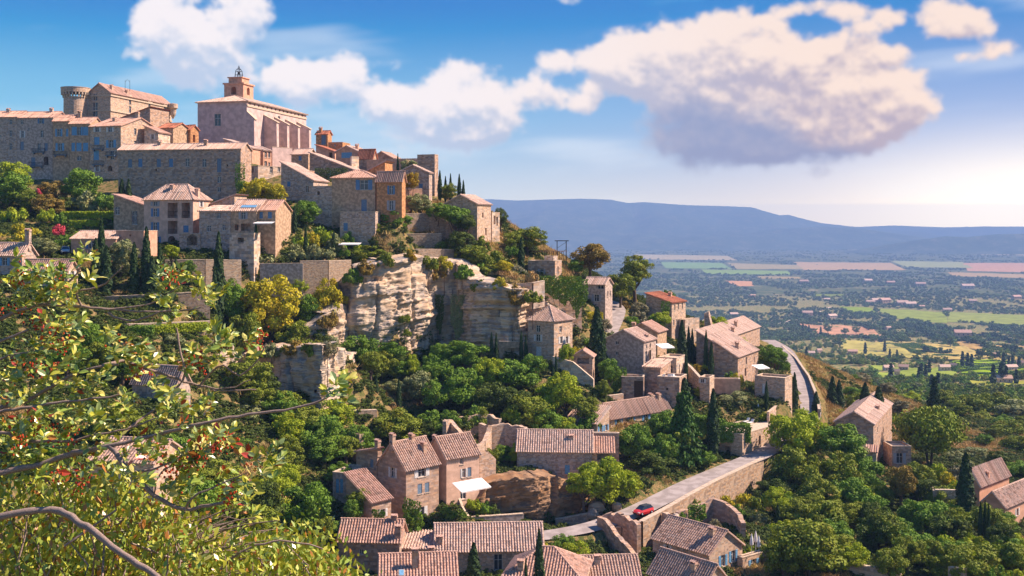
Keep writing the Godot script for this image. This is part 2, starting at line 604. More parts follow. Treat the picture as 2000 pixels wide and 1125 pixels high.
func solve_hill() -> void:  # the hill as a surface through surveyed ground points: y = sum w * distance + constant
	var n := ctrl.size()
	var rows := []
	for a in n + 1:
		var row := PackedFloat64Array()
		row.resize(n + 2)
		if a < n:
			for b in n:
				row[b] = Vector2(ctrl[a].x - ctrl[b].x, ctrl[a].z - ctrl[b].z).length()
			row[a] = -1.2
			row[n] = 1.0
			row[n + 1] = ctrl[a].y
		else:
			for b in n:
				row[b] = 1.0
		rows.append(row)
	var m := n + 1
	for k in m:
		var best := k
		for a in range(k + 1, m):
			if absf(rows[a][k]) > absf(rows[best][k]):
				best = a
		var tmp: PackedFloat64Array = rows[k]
		rows[k] = rows[best]
		rows[best] = tmp
		var pr: PackedFloat64Array = rows[k]
		for a in range(k + 1, m):
			var ar: PackedFloat64Array = rows[a]
			var f := ar[k] / pr[k]
			if f != 0.0:
				for b in range(k, m + 1):
					ar[b] -= f * pr[b]
				rows[a] = ar
	wts.resize(m)
	for k in range(m - 1, -1, -1):
		var s: float = rows[k][m]
		for b in range(k + 1, m):
			s -= rows[k][b] * wts[b]
		wts[k] = s / rows[k][k]
	wconst = wts[n]


const CUTS := [[[1240, 1022, 181.5], [1300, 993, 188.0], [1345, 967, 195], [1395, 940, 203.5], [1450, 914, 213.0], [1488, 896, 220.5]]]


func make_hill() -> void:
	solve_hill()
	var n := ctrl.size()
	var cx := PackedFloat32Array()
	var cz := PackedFloat32Array()
	var cw := PackedFloat32Array()
	for p in ctrl:
		cx.append(p.x)
		cz.append(p.z)
	for k in n:
		cw.append(wts[k])
	hgrid.resize(hnx * hnz)
	for iz in hnz:
		var z := hz0 + iz * hstep
		for ix in hnx:
			var x := hx0 + ix * hstep
			var y := wconst
			for k in n:
				var dx := x - cx[k]
				var dz := z - cz[k]
				y += cw[k] * sqrt(dx * dx + dz * dz)
			var edge := minf(minf(ix, hnx - 1 - ix), minf(iz, hnz - 1 - iz)) * hstep
			y = lerpf(valley(x, z) - 0.5, y, smoothstep(0.0, 70.0, edge))
			y += 0.5 * noise_b.get_noise_2d(x * 2.0, z * 2.0) + 0.25 * noise_b.get_noise_2d(x * 9.0, z * 9.0)
			hgrid[iz * hnx + ix] = y
	# roads cut a bench into the slope
	for rd in roads:
		for iz in hnz:
			var z := hz0 + iz * hstep
			for ix in hnx:
				var x := hx0 + ix * hstep
				if x < rd.lo.x or x > rd.hi.x or z < rd.lo.y or z > rd.hi.y:
					continue
				for k in rd.pts.size() - 1:
					var a: Vector3 = rd.pts[k]
					var b: Vector3 = rd.pts[k + 1]
					var ab := Vector2(b.x - a.x, b.z - a.z)
					var u := clampf(Vector2(x - a.x, z - a.z).dot(ab) / ab.length_squared(), 0, 1)
					var dist := Vector2(x - a.x, z - a.z).distance_to(ab * u)
					if dist < rd.wide * 0.5 + 1.0:
						hgrid[iz * hnx + ix] = lerpf(a.y, b.y, u) - 0.25
						break
	# ground falls away in front of the retaining wall
	for q in CUTS:
		for k in q.size() - 1:
			var a := site(q[k][0], q[k][1], q[k][2])
			var b := site(q[k + 1][0], q[k + 1][1], q[k + 1][2])
			var ab := Vector2(b.x - a.x, b.z - a.z)
			var nrm := Vector2(-ab.y, ab.x).normalized()
			for iz in hnz:
				for ix in hnx:
					var p := Vector2(hx0 + ix * hstep - a.x, hz0 + iz * hstep - a.z)
					var u := p.dot(ab) / ab.length_squared()
					var s := p.dot(nrm)
					if u > -0.05 and u < 1.05 and s > -0.9 and s < 7.0:
						hgrid[iz * hnx + ix] = minf(hgrid[iz * hnx + ix], lerpf(a.y, b.y, clampf(u, 0, 1)) - 5.0 + maxf(0.0, s - 4.0) * 0.5)
	struct("hillside_ground", grid_mesh(hnx, hnz, func(ix, iz): return Vector3(hx0 + ix * hstep, hgrid[iz * hnx + ix], hz0 + iz * hstep)), M.ground)


func grid_mesh(nx: int, nz: int, at: Callable) -> ArrayMesh:
	var mb := MB.new()
	mb.v.resize(nx * nz)
	mb.n.resize(nx * nz)
	mb.c.resize(nx * nz)
	mb.c.fill(Color.WHITE)
	for j in nz:
		for k in nx:
			mb.v[j * nx + k] = at.call(k, j)
	for j in nz:
		for k in nx:
			var du := mb.v[j * nx + mini(k + 1, nx - 1)] - mb.v[j * nx + maxi(k - 1, 0)]
			var dv := mb.v[mini(j + 1, nz - 1) * nx + k] - mb.v[maxi(j - 1, 0) * nx + k]
			mb.n[j * nx + k] = dv.cross(du).normalized()
			if j < nz - 1 and k < nx - 1:
				var a := j * nx + k
				mb.i.append_array(PackedInt32Array([a, a + 1, a + nx, a + 1, a + nx + 1, a + nx]))
	return mb.mesh()


func add_road(notes: Array, wide: float) -> Dictionary:
	var pts := []
	for q in notes:
		pts.append(site(q[0], q[1], q[2]))
	# smooth the centre line
	var cv := Curve3D.new()
	for k in pts.size():
		var t: Vector3 = (pts[mini(k + 1, pts.size() - 1)] - pts[maxi(k - 1, 0)]) / 6.0
		cv.add_point(pts[k], -t, t)
	var fine := []
	var run := cv.get_baked_length()
	var n := int(run / 3.0)
	for k in n + 1:
		fine.append(cv.sample_baked(run * k / n, true))
	var lo := Vector2(1e9, 1e9)
	var hi := -lo
	for p in fine:
		lo = lo.min(Vector2(p.x, p.z))
		hi = hi.max(Vector2(p.x, p.z))
	var rd := {"pts": fine, "wide": wide, "lo": lo - Vector2(8, 8), "hi": hi + Vector2(8, 8)}
	roads.append(rd)
	for k in range(0, fine.size(), 4):
		ctrl.append(fine[k])
	return rd


func lay_road(rd: Dictionary, called: String) -> void:
	var mb := MB.new()
	var pts: Array = rd.pts
	for k in pts.size():
		var dir: Vector3 = (pts[mini(k + 1, pts.size() - 1)] - pts[maxi(k - 1, 0)])
		var s: Vector3 = Vector3(-dir.z, 0, dir.x).normalized() * rd.wide * 0.5
		for j in 5:
			mb.v.append(pts[k] + s * (j - 2.0) * 0.5 + Vector3.UP * (0.05 - 0.04 * absf(j - 2.0) * 0.5))
			mb.n.append(Vector3.UP)
			mb.c.append(Color.WHITE)
			if k < pts.size() - 1 and j < 4:
				var a := k * 5 + j
				mb.i.append_array(PackedInt32Array([a, a + 5, a + 1, a + 1, a + 5, a + 6]))
	struct(called, mb.mesh(), M.road)


# ---------------------------------------------------------------- buildings
func wall_face(mb: MB, o: Vector3, ux: Vector3, w: float, h: float, nrm: Vector3, holes: Array) -> void:
	var xs := [0.0, w]
	var ys := [0.0, h]
	for q in holes:
		xs.append(q[0]); xs.append(q[2])
		ys.append(q[1]); ys.append(q[3])
	xs.sort()
	ys.sort()
	for a in xs.size() - 1:
		if xs[a + 1] - xs[a] < 0.002:
			continue
		for b in ys.size() - 1:
			if ys[b + 1] - ys[b] < 0.002:
				continue
			var mx: float = (xs[a] + xs[a + 1]) * 0.5
			var my: float = (ys[b] + ys[b + 1]) * 0.5
			var open := false
			for q in holes:
				if mx > q[0] and mx < q[2] and my > q[1] and my < q[3]:
					open = true
			if not open:
				mb.quad(o + ux * xs[a] + Vector3.UP * ys[b], o + ux * xs[a + 1] + Vector3.UP * ys[b], o + ux * xs[a + 1] + Vector3.UP * ys[b + 1], o + ux * xs[a] + Vector3.UP * ys[b + 1])
	for q in holes:  # reveals
		var dp: Vector3 = -nrm * q[4]
		var a0: Vector3 = o + ux * q[0] + Vector3.UP * q[1]
		var a1: Vector3 = o + ux * q[2] + Vector3.UP * q[1]
		var a2: Vector3 = o + ux * q[2] + Vector3.UP * q[3]
		var a3: Vector3 = o + ux * q[0] + Vector3.UP * q[3]
		mb.quad(a0, a1, a1 + dp, a0 + dp)
		mb.quad(a3 + dp, a2 + dp, a2, a3)
		mb.quad(a0 + dp, a3 + dp, a3, a0)
		mb.quad(a1, a2, a2 + dp, a1 + dp)
		if q[5]:  # arched head: fill the corners
			var r: float = (q[2] - q[0]) * 0.5
			var cc: Vector3 = (a2 + a3) * 0.5 - Vector3.UP * r
			for k in 8:
				for s in [0, 1]:
					var t0 := PI * 0.5 * k / 8.0
					var t1 := PI * 0.5 * (k + 1) / 8.0
					var sg := 1.0 if s == 0 else -1.0
					var p0: Vector3 = cc + (ux * cos(t0) * sg + Vector3.UP * sin(t0)) * r
					var p1: Vector3 = cc + (ux * cos(t1) * sg + Vector3.UP * sin(t1)) * r
					var kk: Vector3 = cc + (ux * sg + Vector3.UP) * r
					if s == 0:
						mb.tri(p0, kk, p1)
					else:
						mb.tri(p1, kk, p0)


func slope_tiles(mb: MB, a: Vector3, b: Vector3, c: Vector3, d: Vector3, fine: bool) -> void:  # eave a-b, ridge d-c
	var e := (b - a).normalized()
	var run := (b - a).length()
	var nn := e.cross(d - a).normalized()
	if nn.y < 0:
		nn = -nn
	var s := (d - a) - e * (d - a).dot(e)
	var rise := s.length()
	s = s.normalized()
	var dx := clampf((d - a).dot(e), 0.0, run)
	var cx := clampf((c - a).dot(e), 0.0, run)
	mb.quad(a, b, c, d, Color(0.82, 0.80, 0.78))
	mb.quad(a - nn * 0.14, d - nn * 0.14, c - nn * 0.14, b - nn * 0.14)
	mb.quad(a - nn * 0.14, b - nn * 0.14, b, a)
	mb.quad(b - nn * 0.14, c - nn * 0.14, c, b)
	mb.quad(d - nn * 0.14, a - nn * 0.14, a, d)
	var ribs := maxi(2, int(run / 0.42))
	var rw := run / ribs
	var rad := rw * 0.31
	for k in ribs:
		var t := rw * (k + 0.5)
		var top := rise
		if t < dx:
			top = rise * t / dx
		elif t > cx and run - cx > 0.01:
			top = rise * (run - t) / (run - cx)
		var rows := maxi(1, int(top / 0.48)) if fine else maxi(1, int(top / 2.2))
		for j in rows:
			var s0 := top * j / rows - (0.05 if j == 0 else 0.0)
			var s1 := top * (j + 1) / rows + 0.02
			var g := rng.randf_range(0.70, 1.18)
			if rng.randf() < 0.15:
				g *= rng.randf_range(0.5, 0.75)
			var warm := rng.randf_range(-0.18, 0.16)
			var col := Color(g, g * (1.0 - warm * 0.6), g * (1.0 - warm))
			var p0 := a + e * t + s * s0 + nn * 0.035
			var p1 := a + e * (t + rng.randf_range(-0.012, 0.012)) + s * s1
			var base := mb.v.size()
			for q in 5:
				var an := PI * q / 4.0
				var o := e * (-cos(an)) + nn * sin(an) * 1.15
				mb.v.append(p0 + o * rad); mb.n.append(o); mb.c.append(col)
				mb.v.append(p1 + o * rad * 0.9); mb.n.append(o); mb.c.append(col)
			for q in 4:
				var x := base + q * 2
				mb.i.append_array(PackedInt32Array([x, x + 1, x + 2, x + 2, x + 1, x + 3]))
			if fine:  # the open lower end
				mb.tri(mb.v[base], mb.v[base + 8], mb.v[base + 4], col)


func ridge_tiles(mb: MB, a: Vector3, b: Vector3) -> void:
	var n := maxi(1, int(a.distance_to(b) / 0.5))
	for k in n:
		var g := rng.randf_range(0.75, 1.15)
		mb.tube([a.lerp(b, float(k) / n) + Vector3.UP * 0.05, a.lerp(b, (k + 1.05) / n) + Vector3.UP * 0.02], [0.17, 0.15], 6, Color(g, g, g))


func chimney(parent: Node3D, at: Vector3, h: float, w: float, mat: Material) -> void:
	var mb := MB.new()
	mb.box(Vector3(-w, -1.2, -w * 0.8), Vector3(w, h, w * 0.8))
	mb.box(Vector3(-w * 1.2, h, -w), Vector3(w * 1.2, h + 0.1, w))
	var o := part("chimney", mb.mesh(), mat, parent, at)
	var cp := MB.new()
	for sx in [-1, 1]:
		cp.box(Vector3(sx * w - 0.07, h + 0.1, -w * 0.8), Vector3(sx * w + 0.07, h + 0.38, w * 0.8))
	cp.quad(Vector3(-w * 1.2, h + 0.38, w), Vector3(w * 1.2, h + 0.38, w), Vector3(w * 1.2, h + 0.58, 0), Vector3(-w * 1.2, h + 0.58, 0))
	cp.quad(Vector3(w * 1.2, h + 0.38, -w), Vector3(-w * 1.2, h + 0.38, -w), Vector3(-w * 1.2, h + 0.58, 0), Vector3(w * 1.2, h + 0.58, 0))
	part("cap", cp.mesh(), M.tile_salmon, o)


func board(mb: MB, at: Transform3D, w: float, h: float, slats: int) -> void:  # a louvred shutter or a boarded leaf
	mb.box(Vector3(-w * 0.5, 0, 0), Vector3(w * 0.5, h, 0.035), Color.WHITE, at)
	for k in slats:
		var y := h * (k + 0.25) / slats
		mb.box(Vector3(-w * 0.4, y, 0.035), Vector3(w * 0.4, y + h * 0.5 / slats, 0.055), Color(0.93, 0.93, 0.93), at)


func window_unit(parent: Node3D, at: Transform3D, w: float, h: float, dp: float, style: String) -> void:
	# at: lower middle of the opening on the wall face, z outwards
	var dark := style in ["o", "A", "L"]
	var pane := MB.new()
	var back := at.translated_local(Vector3(0, 0, -dp + 0.004))
	pane.quad(back * Vector3(-w * 0.5, 0, 0), back * Vector3(w * 0.5, 0, 0), back * Vector3(w * 0.5, h, 0), back * Vector3(-w * 0.5, h, 0))
	var isdoor := style in ["D", "W"]
	var o := part("opening" if dark else "door" if isdoor else "window", pane.mesh(), M.stucco_grey if dark else M.brownwood if style == "D" else M.whitewood if style == "W" else M.glass, parent)
	if dark:
		return
	var fr := MB.new()
	var f := 0.07
	var z0 := -dp + 0.01
	var z1 := -dp + 0.07
	fr.box(Vector3(-w * 0.5, 0, z0), Vector3(-w * 0.5 + f, h, z1), Color.WHITE, at)
	fr.box(Vector3(w * 0.5 - f, 0, z0), Vector3(w * 0.5, h, z1), Color.WHITE, at)
	fr.box(Vector3(-w * 0.5 + f, h - f, z0), Vector3(w * 0.5 - f, h, z1), Color.WHITE, at)
	fr.box(Vector3(-w * 0.5 + f, 0, z0), Vector3(w * 0.5 - f, f, z1), Color.WHITE, at)
	if not isdoor:
		fr.box(Vector3(-0.04, f, z0), Vector3(0.04, h - f, z1 - 0.01), Color.WHITE, at)
		if h > 1.1:
			fr.box(Vector3(-w * 0.5 + f, h * 0.62, z0), Vector3(-0.04, h * 0.62 + 0.05, z1 - 0.02), Color.WHITE, at)
			fr.box(Vector3(0.04, h * 0.62, z0), Vector3(w * 0.5 - f, h * 0.62 + 0.05, z1 - 0.02), Color.WHITE, at)
	part("frame", fr.mesh(), M.whitewood if style != "D" else M.brownwood, o)
	if not isdoor:
		var sl := MB.new()
		sl.box(Vector3(-w * 0.5 - 0.1, -0.12, -0.05), Vector3(w * 0.5 + 0.1, -0.01, 0.1), Color.WHITE, at)
		part("sill", sl.mesh(), M.sill, o)
	else:
		var hd := MB.new()
		hd.box(Vector3(w * 0.3, h * 0.45, z1), Vector3(w * 0.36, h * 0.5, z1 + 0.06), Color.WHITE, at)
		part("handle", hd.mesh(), M.iron, o)
	var sm: Material = {"b": M.blue, "c": M.blue, "s": M.skyblue, "S": M.skyblue, "g": M.greyshut, "k": M.slateblue, "w": M.whitewood}.get(style)
	if sm:
		for sx in [-1.0, 1.0]:
			var sh := MB.new()
			if style in ["c", "S", "k"]:
				board(sh, at.translated_local(Vector3(sx * w * 0.25, 0.02, -dp * 0.5)), w * 0.49, h - 0.04, 8)
			else:
				board(sh, at.translated_local(Vector3(sx * w * 0.77, 0, 0.01)), w * 0.5, h, 8)
			part("shutter", sh.mesh(), sm, o)


# s: n name, lab label, c near corner bearing, b and e drops of its foot and eave, d distance, l and r bearings of the far ends of the two walls,
# th turn in degrees, roof kind, rise, wm wall, rm roof, win list of [wall, px, py, w, h, style], ch chimneys [across, along, height]
func house(s: Dictionary) -> Node3D:
	var th := deg_to_rad(s.get("th", 14.0))
	var near := site(s.c, s.b, s.d)
	var u := Vector3(-cos(th), 0, -sin(th))
	var v := Vector3(sin(th), 0, -cos(th))
	var w: float = s.get("w", 0.0)
	if s.has("l"):
		var k: float = (s.l - 1000.0) / F
		w = (-k * near.z - near.x) / (u.x + k * u.z)
	var ln: float = s.get("ln", 8.0)
	if s.has("r"):
		var k: float = (s.r - 1000.0) / F
		ln = (-k * near.z - near.x) / (v.x + k * v.z)
	if w < 0.5 or w > 90 or ln < 0.5 or ln > 90:
		print("odd size ", s.lab, " ", w, " ", ln)
		w = clampf(w, 2, 60)
		ln = clampf(ln, 2, 60)
	var h: float = (s.b - s.e) / F * s.d
	var mid := near + u * w * 0.5 + v * ln * 0.5
	s.mid = mid
	s.size = Vector3(w, h, ln)
	var t := thing(s.get("n", "stone_house"), s.lab, s.get("cat", "house"), mid, -th, s.get("grp", ""))
	s.node = t
	var foot: float = s.get("foot", 5.0)
	# openings
	var holes := {"f": [], "r": [], "l": []}
	var units := []
	for q in s.get("win", []):
		var face: String = q[0]
		var nf := Vector3(-sin(th), 0, cos(th)) if face == "f" else Vector3(cos(th), 0, sin(th))
		var ray := site(q[1], q[2], 1.0)
		var hit := ray * (near.dot(nf) / ray.dot(nf))
		var along: float
		var full := w if face == "f" else ln
		if face == "f":
			along = (hit - near).dot(-u) + w
		else:
			along = (hit - near).dot(v)
		var y0: float = hit.y - near.y - q[4] * 0.5 + foot
		if along - q[3] * 0.5 < 0.1 or along + q[3] * 0.5 > full - 0.1 or y0 + q[4] > h + foot - 0.05:
			along = clampf(along, q[3] * 0.5 + 0.15, full - q[3] * 0.5 - 0.15)
			y0 = minf(y0, h + foot - 0.1 - q[4])
			if q[3] + 0.3 > full:
				continue
		var dp: float = {"L": 2.6, "A": 2.6, "o": 1.6}.get(q[5], 0.24)
		var cut := [along - q[3] * 0.5, y0, along + q[3] * 0.5, y0 + q[4], dp, q[5] == "A"]
		var clash := false
		for o in holes[face]:
			if cut[0] < o[2] and cut[2] > o[0] and cut[1] < o[3] and cut[3] > o[1]:
				clash = true
		if clash:
			continue
		holes[face].append(cut)
		var at := Transform3D()
		if face == "f":
			at.origin = Vector3(-w * 0.5 + along, y0 - foot, ln * 0.5)
		else:
			at = Transform3D(Basis(Vector3.UP, PI * 0.5), Vector3(w * 0.5, y0 - foot, ln * 0.5 - along))
		units.append([at, q[3], q[4], dp, q[5]])
	var mb := MB.new()
	var x0 := -w * 0.5
	var x1 := w * 0.5
	var z0 := -ln * 0.5
	var z1 := ln * 0.5
	var hh := h + foot
	wall_face(mb, Vector3(x0, -foot, z1), Vector3.RIGHT, w, hh, Vector3.BACK, holes.f)
	wall_face(mb, Vector3(x1, -foot, z1), Vector3.FORWARD, ln, hh, Vector3.RIGHT, holes.r)
	wall_face(mb, Vector3(x1, -foot, z0), Vector3.LEFT, w, hh, Vector3.FORWARD, [])
	wall_face(mb, Vector3(x0, -foot, z0), Vector3.BACK, ln, hh, Vector3.LEFT, [])
	var rise: float = s.get("rise", 1.8)
	var ov: float = s.get("over", 0.35)
	var roof: String = s.get("roof", "x")
	var fine: bool = s.d < 215.0
	var rb := MB.new()
	match roof:
		"x":
			mb.tri(Vector3(x1, h, z1), Vector3(x1, h, z0), Vector3(x1, h + rise, 0))
			mb.tri(Vector3(x0, h, z0), Vector3(x0, h, z1), Vector3(x0, h + rise, 0))
			var dy := rise * ov / (ln * 0.5)
			slope_tiles(rb, Vector3(x0 - ov, h - dy + 0.16, z1 + ov), Vector3(x1 + ov, h - dy + 0.16, z1 + ov), Vector3(x1 + ov, h + rise + 0.16, 0), Vector3(x0 - ov, h + rise + 0.16, 0), fine)
			slope_tiles(rb, Vector3(x1 + ov, h - dy + 0.16, z0 - ov), Vector3(x0 - ov, h - dy + 0.16, z0 - ov), Vector3(x0 - ov, h + rise + 0.16, 0), Vector3(x1 + ov, h + rise + 0.16, 0), false)
			ridge_tiles(rb, Vector3(x0 - ov, h + rise + 0.16, 0), Vector3(x1 + ov, h + rise + 0.16, 0))
		"z":
			mb.tri(Vector3(x0, h, z1), Vector3(x1, h, z1), Vector3(0, h + rise, z1))
			mb.tri(Vector3(x1, h, z0), Vector3(x0, h, z0), Vector3(0, h + rise, z0))
			var dy := rise * ov / (w * 0.5)
			slope_tiles(rb, Vector3(x1 + ov, h - dy + 0.16, z1 + ov), Vector3(x1 + ov, h - dy + 0.16, z0 - ov), Vector3(0, h + rise + 0.16, z0 - ov), Vector3(0, h + rise + 0.16, z1 + ov), fine)
			slope_tiles(rb, Vector3(x0 - ov, h - dy + 0.16, z0 - ov), Vector3(x0 - ov, h - dy + 0.16, z1 + ov), Vector3(0, h + rise + 0.16, z1 + ov), Vector3(0, h + rise + 0.16, z0 - ov), fine)
			ridge_tiles(rb, Vector3(0, h + rise + 0.16, z1 + ov), Vector3(0, h + rise + 0.16, z0 - ov))
		"hip":
			var rr := minf(w, ln) * 0.5
			var q0 := Vector3(0, h + rise + 0.16, 0)
			var q1 := q0
			if ln > w:
				q0.z = z1 - rr
				q1.z = z0 + rr
			else:
				q0.x = x1 - rr
				q1.x = x0 + rr
			var a := Vector3(x0 - ov, h + 0.06, z1 + ov)
			var b := Vector3(x1 + ov, h + 0.06, z1 + ov)
			var c := Vector3(x1 + ov, h + 0.06, z0 - ov)
			var d := Vector3(x0 - ov, h + 0.06, z0 - ov)
			if ln > w:
				slope_tiles(rb, a, b, q0, q0, fine)
				slope_tiles(rb, b, c, q1, q0, fine)
				slope_tiles(rb, c, d, q1, q1, false)
				slope_tiles(rb, d, a, q0, q1, false)
				for e in [[a, q0], [b, q0], [c, q1], [q0, q1]]:
					ridge_tiles(rb, e[0], e[1])
			else:
				slope_tiles(rb, a, b, q0, q1, fine)
				slope_tiles(rb, b, c, q0, q0, fine)
				slope_tiles(rb, c, d, q1, q0, false)
				slope_tiles(rb, d, a, q1, q1, false)
				for e in [[a, q1], [b, q0], [c, q0], [q0, q1]]:
					ridge_tiles(rb, e[0], e[1])
		"front", "right", "left":  # one slope, falling to that side
			var hf := h + (rise if roof != "front" else 0.0)
			var y := {"00": h, "10": h, "01": h, "11": h}  # x then z, 1 = far side from the fall
			var ha := h if roof != "right" else h + rise      # x0
			var hb := h if roof != "left" else h + rise       # x1
			if roof == "front":
				mb.tri(Vector3(x1, h, z1), Vector3(x1, h, z0), Vector3(x1, h + rise, z0))
				mb.tri(Vector3(x0, h, z0), Vector3(x0, h, z1), Vector3(x0, h + rise, z0))
				mb.quad(Vector3(x1, h, z0), Vector3(x0, h, z0), Vector3(x0, h + rise, z0), Vector3(x1, h + rise, z0))
				var dy := rise * ov / ln
				slope_tiles(rb, Vector3(x0 - ov, h - dy + 0.16, z1 + ov), Vector3(x1 + ov, h - dy + 0.16, z1 + ov), Vector3(x1 + ov, h + rise + dy + 0.16, z0 - ov), Vector3(x0 - ov, h + rise + dy + 0.16, z0 - ov), fine)
			else:
				var sg := 1.0 if roof == "right" else -1.0
				var xl := x1 * sg
				var xh := -xl
				if roof == "right":
					mb.tri(Vector3(x0, h, z1), Vector3(x1, h, z1), Vector3(x0, h + rise, z1))
					mb.tri(Vector3(x1, h, z0), Vector3(x0, h, z0), Vector3(x0, h + rise, z0))
					mb.quad(Vector3(x0, h, z0), Vector3(x0, h, z1), Vector3(x0, h + rise, z1), Vector3(x0, h + rise, z0))
				else:
					mb.tri(Vector3(x0, h, z1), Vector3(x1, h, z1), Vector3(x1, h + rise, z1))
					mb.tri(Vector3(x1, h, z0), Vector3(x0, h, z0), Vector3(x1, h + rise, z0))
					mb.quad(Vector3(x1, h, z1), Vector3(x1, h, z0), Vector3(x1, h + rise, z0), Vector3(x1, h + rise, z1))
				var dy := rise * ov / w
				slope_tiles(rb, Vector3(xl + sg * ov, h - dy + 0.16, (z1 + ov) * sg), Vector3(xl + sg * ov, h - dy + 0.16, (z0 - ov) * sg), Vector3(xh - sg * ov, h + rise + dy + 0.16, (z0 - ov) * sg), Vector3(xh - sg * ov, h + rise + dy + 0.16, (z1 + ov) * sg), fine)
		"flat":
			rb.box(Vector3(x0 + 0.25, h - 0.5, z0 + 0.25), Vector3(x1 - 0.25, h - 0.35, z1 - 0.25))
			var pb := MB.new()
			pb.box(Vector3(x0 - 0.06, h, z1 - 0.3), Vector3(x1 + 0.06, h + 0.12, z1 + 0.06))
			pb.box(Vector3(x0 - 0.06, h, z0 - 0.06), Vector3(x1 + 0.06, h + 0.12, z0 + 0.3))
			pb.box(Vector3(x0 - 0.06, h, z0 + 0.3), Vector3(x0 + 0.3, h + 0.12, z1 - 0.3))
			pb.box(Vector3(x1 - 0.3, h, z0 + 0.3), Vector3(x1 + 0.06, h + 0.12, z1 - 0.3))
			wall_face(mb, Vector3(x0 + 0.25, h - 0.4, z0 + 0.25), Vector3.RIGHT, w - 0.5, 0.4, Vector3.BACK, [])
			wall_face(mb, Vector3(x1 - 0.25, h - 0.4, z0 + 0.25), Vector3.BACK, ln - 0.5, 0.4, Vector3.LEFT, [])
			wall_face(mb, Vector3(x0 + 0.25, h - 0.4, z1 - 0.25), Vector3.FORWARD, ln - 0.5, 0.4, Vector3.RIGHT, [])
			part("coping", pb.mesh(), M.limestone, t)
	part("wall", mb.mesh(), M[s.get("wm", "stone_tan")], t)
	if rb.v.size():
		part("roof", rb.mesh(), M[s.get("rm", "tile_salmon")] if roof != "flat" else M.limestone, t)
	for q in units:
		window_unit(t, q[0], q[1], q[2], q[3], q[4])
	for q in s.get("ch", []):
		var cx: float = x0 + w * q[0]
		var cz: float = z1 - ln * q[1]
		var ry := h
		if roof == "x":
			ry = h + rise * (1.0 - absf(cz) / (ln * 0.5))
		elif roof == "z":
			ry = h + rise * (1.0 - absf(cx) / (w * 0.5))
		elif roof == "hip":
			ry = h + rise * minf(1.0, minf((w * 0.5 - absf(cx)), (ln * 0.5 - absf(cz))) / (minf(w, ln) * 0.5))
		elif roof == "front":
			ry = h + rise * q[1]
		elif roof == "right":
			ry = h + rise * (1.0 - q[0])
		elif roof == "left":
			ry = h + rise * q[0]
		chimney(t, Vector3(cx, ry, cz), q[2], 0.42, M[s.get("wm", "stone_tan")])
	return t


# a free-standing or retaining wall: notes of its top edge [px, py, d], its height and thickness
func stone_wall(notes: Array, tall: float, thick: float, mat: String, label: String, jag := 0.0, called := "stone_wall", coped := true) -> Node3D:
	var pts := []
	for q in notes:
		pts.append(site(q[0], q[1], q[2]))
	var org: Vector3 = pts[0] + Vector3.DOWN * tall
	var t := thing(called, label, "wall", org)
	var mb := MB.new()
	var cp := MB.new()
	for k in pts.size() - 1:
		var a: Vector3 = pts[k] - org
		var b: Vector3 = pts[k + 1] - org
		var run := Vector3(b.x - a.x, 0, b.z - a.z)
		var nrm := Vector3(-run.z, 0, run.x).normalized() * thick * 0.5
		var n := maxi(1, int(run.length() / (0.7 if jag > 0 else 4.0)))
		var ya := a.y
		for j in n:
			var p := a.lerp(b, float(j) / n)
			var q := a.lerp(b, float(j + 1) / n)
			if jag > 0:
				p.y = ya
				q.y += rng.randfn() * jag * 0.4 + jag * noise_a.get_noise_2d(q.x * 14.0 + org.x, q.z * 14.0)
				ya = q.y
			var lo := Vector3.DOWN * (tall + 2.5)
			var p0 := Vector3(p.x, a.lerp(b, float(j) / n).y, p.z) + lo
			var q0 := Vector3(q.x, a.lerp(b, float(j + 1) / n).y, q.z) + lo
			mb.quad(p0 + nrm, q0 + nrm, q + nrm, p + nrm)
			mb.quad(q0 - nrm, p0 - nrm, p - nrm, q - nrm)
			mb.quad(p + nrm, q + nrm, q - nrm, p - nrm)
			if k == 0 and j == 0:
				mb.quad(p0 - nrm, p0 + nrm, p + nrm, p - nrm)
			if k == pts.size() - 2 and j == n - 1:
				mb.quad(q0 + nrm, q0 - nrm, q - nrm, q + nrm)
		if coped and jag == 0.0:
			var dirn := run.normalized()
			var m := maxi(1, int(a.distance_to(b) / 0.9))
			for j in m:
				var p := a.lerp(b, float(j) / m) + Vector3.UP * rng.randf_range(0.0, 0.05)
				var q := a.lerp(b, (j + 0.96) / m) + Vector3.UP * rng.randf_range(0.0, 0.05)
				var o := nrm * 1.12
				var up := Vector3.UP * 0.14
				cp.quad(p + o, q + o, q + o + up, p + o + up)
				cp.quad(q - o, p - o, p - o + up, q - o + up)
				cp.quad(p + o + up, q + o + up, q - o + up, p - o + up)
				cp.quad(q + o, q - o, q - o + up, q + o + up)
				cp.quad(p - o, p + o, p + o + up, p - o + up)
	part("masonry", mb.mesh(), M[mat], t)
	if cp.v.size():
		part("coping", cp.mesh(), M.limestone, t).set_meta("kind", "stuff")
	return t


# cliff: notes [px, top py, foot py, d] along it; blocky beds, joints and hollows are cut into the face
func chance(i: int, j: int) -> float:
	var h := (i * 374761393 + j * 668265263) & 0x7fffffff
	h = ((h ^ (h >> 13)) * 1274126177) & 0x7fffffff
	return float((h ^ (h >> 16)) & 0xffff) / 65535.0


func cliff_ground(notes: Array) -> void:
	for q in notes:
		var up := site(q[0], q[1], q[3])
		var lo := site(q[0], q[2], q[3])
		ctrl.append(up + Vector3(0, 0, -3.5))
		ctrl.append(lo + Vector3(0, 0, 1.0))


